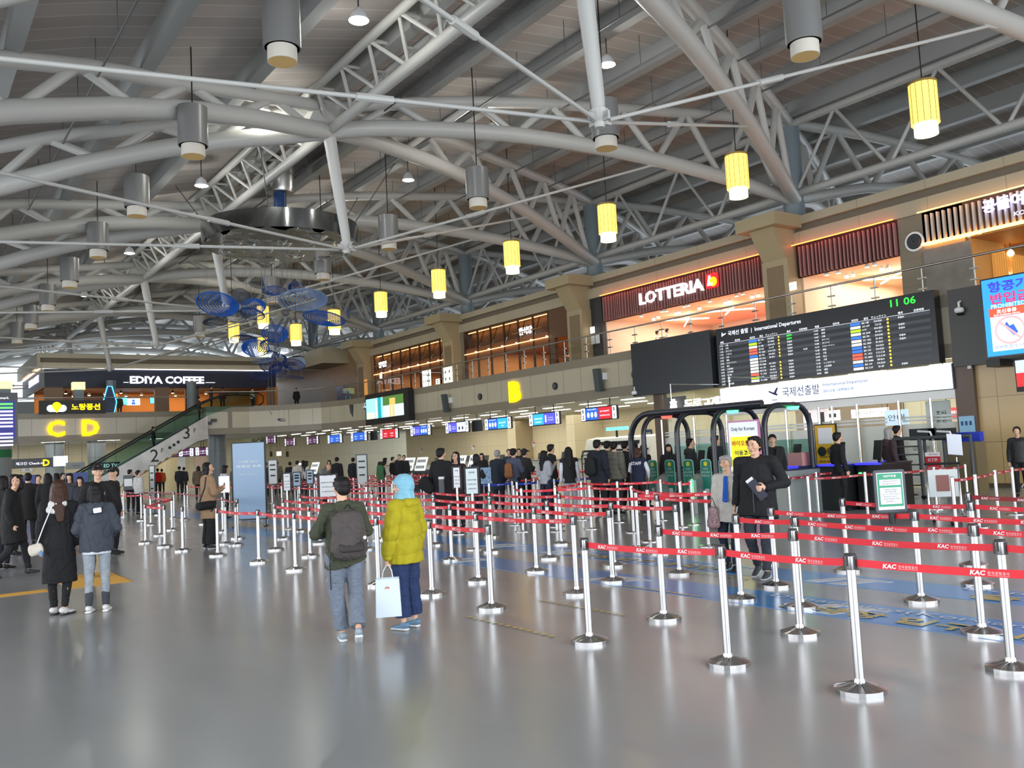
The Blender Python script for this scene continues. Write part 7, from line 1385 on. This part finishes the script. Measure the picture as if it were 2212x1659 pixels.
# far counter people
FR = [(728, 40, 1.8, 20, (22, 22, 26), 'short', 'coat', 'far person in black coat at the desk under the yellow zigzag'), (763, 42, 1.74, 20, (22, 24, 28), 'short', 'coat', 'far person in black coat left of the grey two-screen banner'), (711, 44, 1.68, 200, (96, 84, 76), 'long', 'jacket', 'far person with brown hair facing from behind the desk'), (824, 40, 1.78, 60, (26, 28, 32), 'short', 'jacket', 'far person bending over the counter in black'), (821, 34, 1.66, 70, (60, 110, 70), 'short', 'shirt', 'far person in white and green top leaning among the belts'), (849, 41, 1.68, 120, (20, 20, 22), 'short', 'jacket', 'far person in black left of the desk agent with tie'), (863, 42, 1.78, 185, (28, 30, 34), 'bun', 'jacket', 'far desk agent with neck scarf facing the hall'), (873, 43, 1.74, 185, (40, 42, 46), 'short', 'jacket', 'far desk agent with white collar beside the scarf'),
 (340, 62, 1.7, 0, (200, 30, 28), 'short', 'jacket', 'far person in bright red jacket beyond the column'), (349, 64, 1.66, 0, (220, 110, 50), 'short', 'jacket', 'far person in orange jacket beside the red one'), (387, 56, 1.76, 20, (26, 28, 34), 'short', 'jacket', 'far person in black before the tall white notice'), (397, 58, 1.7, 20, (34, 38, 44), 'short', 'jacket', 'far person in navy right of the tall white notice'), (428, 46, 1.72, 0, (96, 80, 66), 'mid', 'puffer', 'far person in brown padded jacket behind the tan coat'), (446, 50, 1.74, 0, (176, 160, 110), 'short', 'hoodie', 'far person in khaki hood just behind the tan coat'), (486, 30, 1.7, 80, (190, 188, 190), 'long', 'hoodie', 'far person in pale hood with long black hair by the tablet screen'),
 (573, 46, 1.74, 20, (30, 30, 34), 'short', 'jacket', 'far person with bag straps right of the pale banner'), (598, 47, 1.76, 0, (120, 112, 100), 'short', 'puffer', 'far person in beige behind the list banner'), (626, 46, 1.7, 0, (24, 28, 36), 'short', 'jacket', 'far person in navy between list banner and arrow notice'), (642, 44, 1.74, 20, (190, 186, 180), 'cap', 'jacket', 'far person in cap with white straps'), (655, 48, 1.74, 20, (60, 40, 40), 'bob', 'jacket', 'far person in wine jacket facing the desks'), (662, 45, 1.7, 60, (210, 206, 198), 'long', 'jacket', 'far person in cream sweater with long hair'), (700, 33, 1.66, 120, (120, 122, 120), 'bald', 'hooded', 'far person in grey hood bending behind the backpack head'), (560, 55, 1.72, 0, (40, 40, 46), 'short', 'jacket', 'far dark figure above the pale banner edge'), (505, 40, 1.7, 60, (80, 84, 92), 'short', 'jacket', 'far person in slate right of the tablet screen')]
for px, D, h, yaw, c, cut, st, lb in FR: person(lb, px, D, h, yaw, None, c, (30, 32, 38), (24, 24, 26), 'cap' if cut == 'cap' else 'black', cut, st, .5 if st == 'coat' else .84, 2, dict(head=(0, .2, 1.5), neck=(0, .1, 1.42)) if 'bend' in lb or 'lean' in lb else None, grp='far travellers at the airline desks')
# people on the upper gallery and the escalator
UP = [(1338, 741, 32.5, (24, 22, 24), 90, 'silhouetted person ordering at the burger kiosk, nearer the charcoal panel'), (1357, 748, 32.5, (30, 26, 28), 90, 'silhouetted person at the second burger kiosk'), (1419, 700, 31, (220, 214, 206), 90, 'person in white coat at the burger counter'), (1441, 705, 31, (206, 196, 180), 90, 'smaller person in cream at the burger counter'), (1228, 783, 32.4, (40, 34, 32), 90, 'dark head above the railing in the brown doorway')]
for px, py, x, c, yaw, lb in UP:
    p = atx(px, py, x); person(lb, px, 0, 1.7, yaw, None, c, (40, 38, 40), (30, 30, 30), 'black', 'short', 'jacket', .84, 2, at=(p.x, p.y, 5.53), grp='people on the upper gallery')
for px, py, y, z, c, yaw, lb in ((258, 880, 68.5, 5.5, (30, 30, 34), 180, 'seated dark figure below the coffee shop screens'), (344, 870, 68, 5.5, (110, 50, 44), 180, 'person in wine top before the coffee shop screen'), (456, 845, 61, 5.5, (40, 36, 38), 90, 'person stepping off the escalator at the top'), (480, 845, 62, 5.5, (90, 30, 34), 0, 'person in dark red walking past the escalator top'), (545, 850, 62, 5.5, (200, 190, 180), 60, 'person in pale top on the far gallery corner'), (640, 845, 63, 5.5, (26, 24, 26), 0, 'dark figure before the tan gallery wall'), (430, 870, 59, 4.6, (60, 50, 46), 90, 'bright haired rider near the escalator top'), (331, 915, 59, 2.7, (28, 26, 30), 90, 'rider in black half way up the escalator')):
    p = aty(px, py, y); person(lb, px, 0, 1.68, yaw, None, c, (30, 30, 36), (24, 24, 26), 'black', 'short', 'jacket', .84, 2, at=(p.x, y, z), grp='people on the far gallery and escalator')
t = thing('luggage_cart', 'steel luggage cart with dark bags beside the person in the black cap', 'trolley', G(247, 1128)); MB().tube([(-.3, 0, .1), (-.3, 0, 1.0), (.3, 0, 1.0), (.3, 0, .1)], .02, 6).build('frame', M_metal, t); MB().box(-.3, .3, .0, .7, .12, .16).build('deck', M_metal, t)
tag(voxel((lambda m_: (cap(m_, (0, 0, .3), (0, 0, .6), .24, .22, 12, .8), m_)[1])(MB()), .02, 'travel_bag', fab((24, 24, 28)), None), 'dark bag piled on the luggage cart', 'bag').location = G(247, 1128)+Vector((0.1, .35, .0))
for o in P_:
    if '_s' in o: del o['_s']
bpy.data.scenes.remove(TMP)
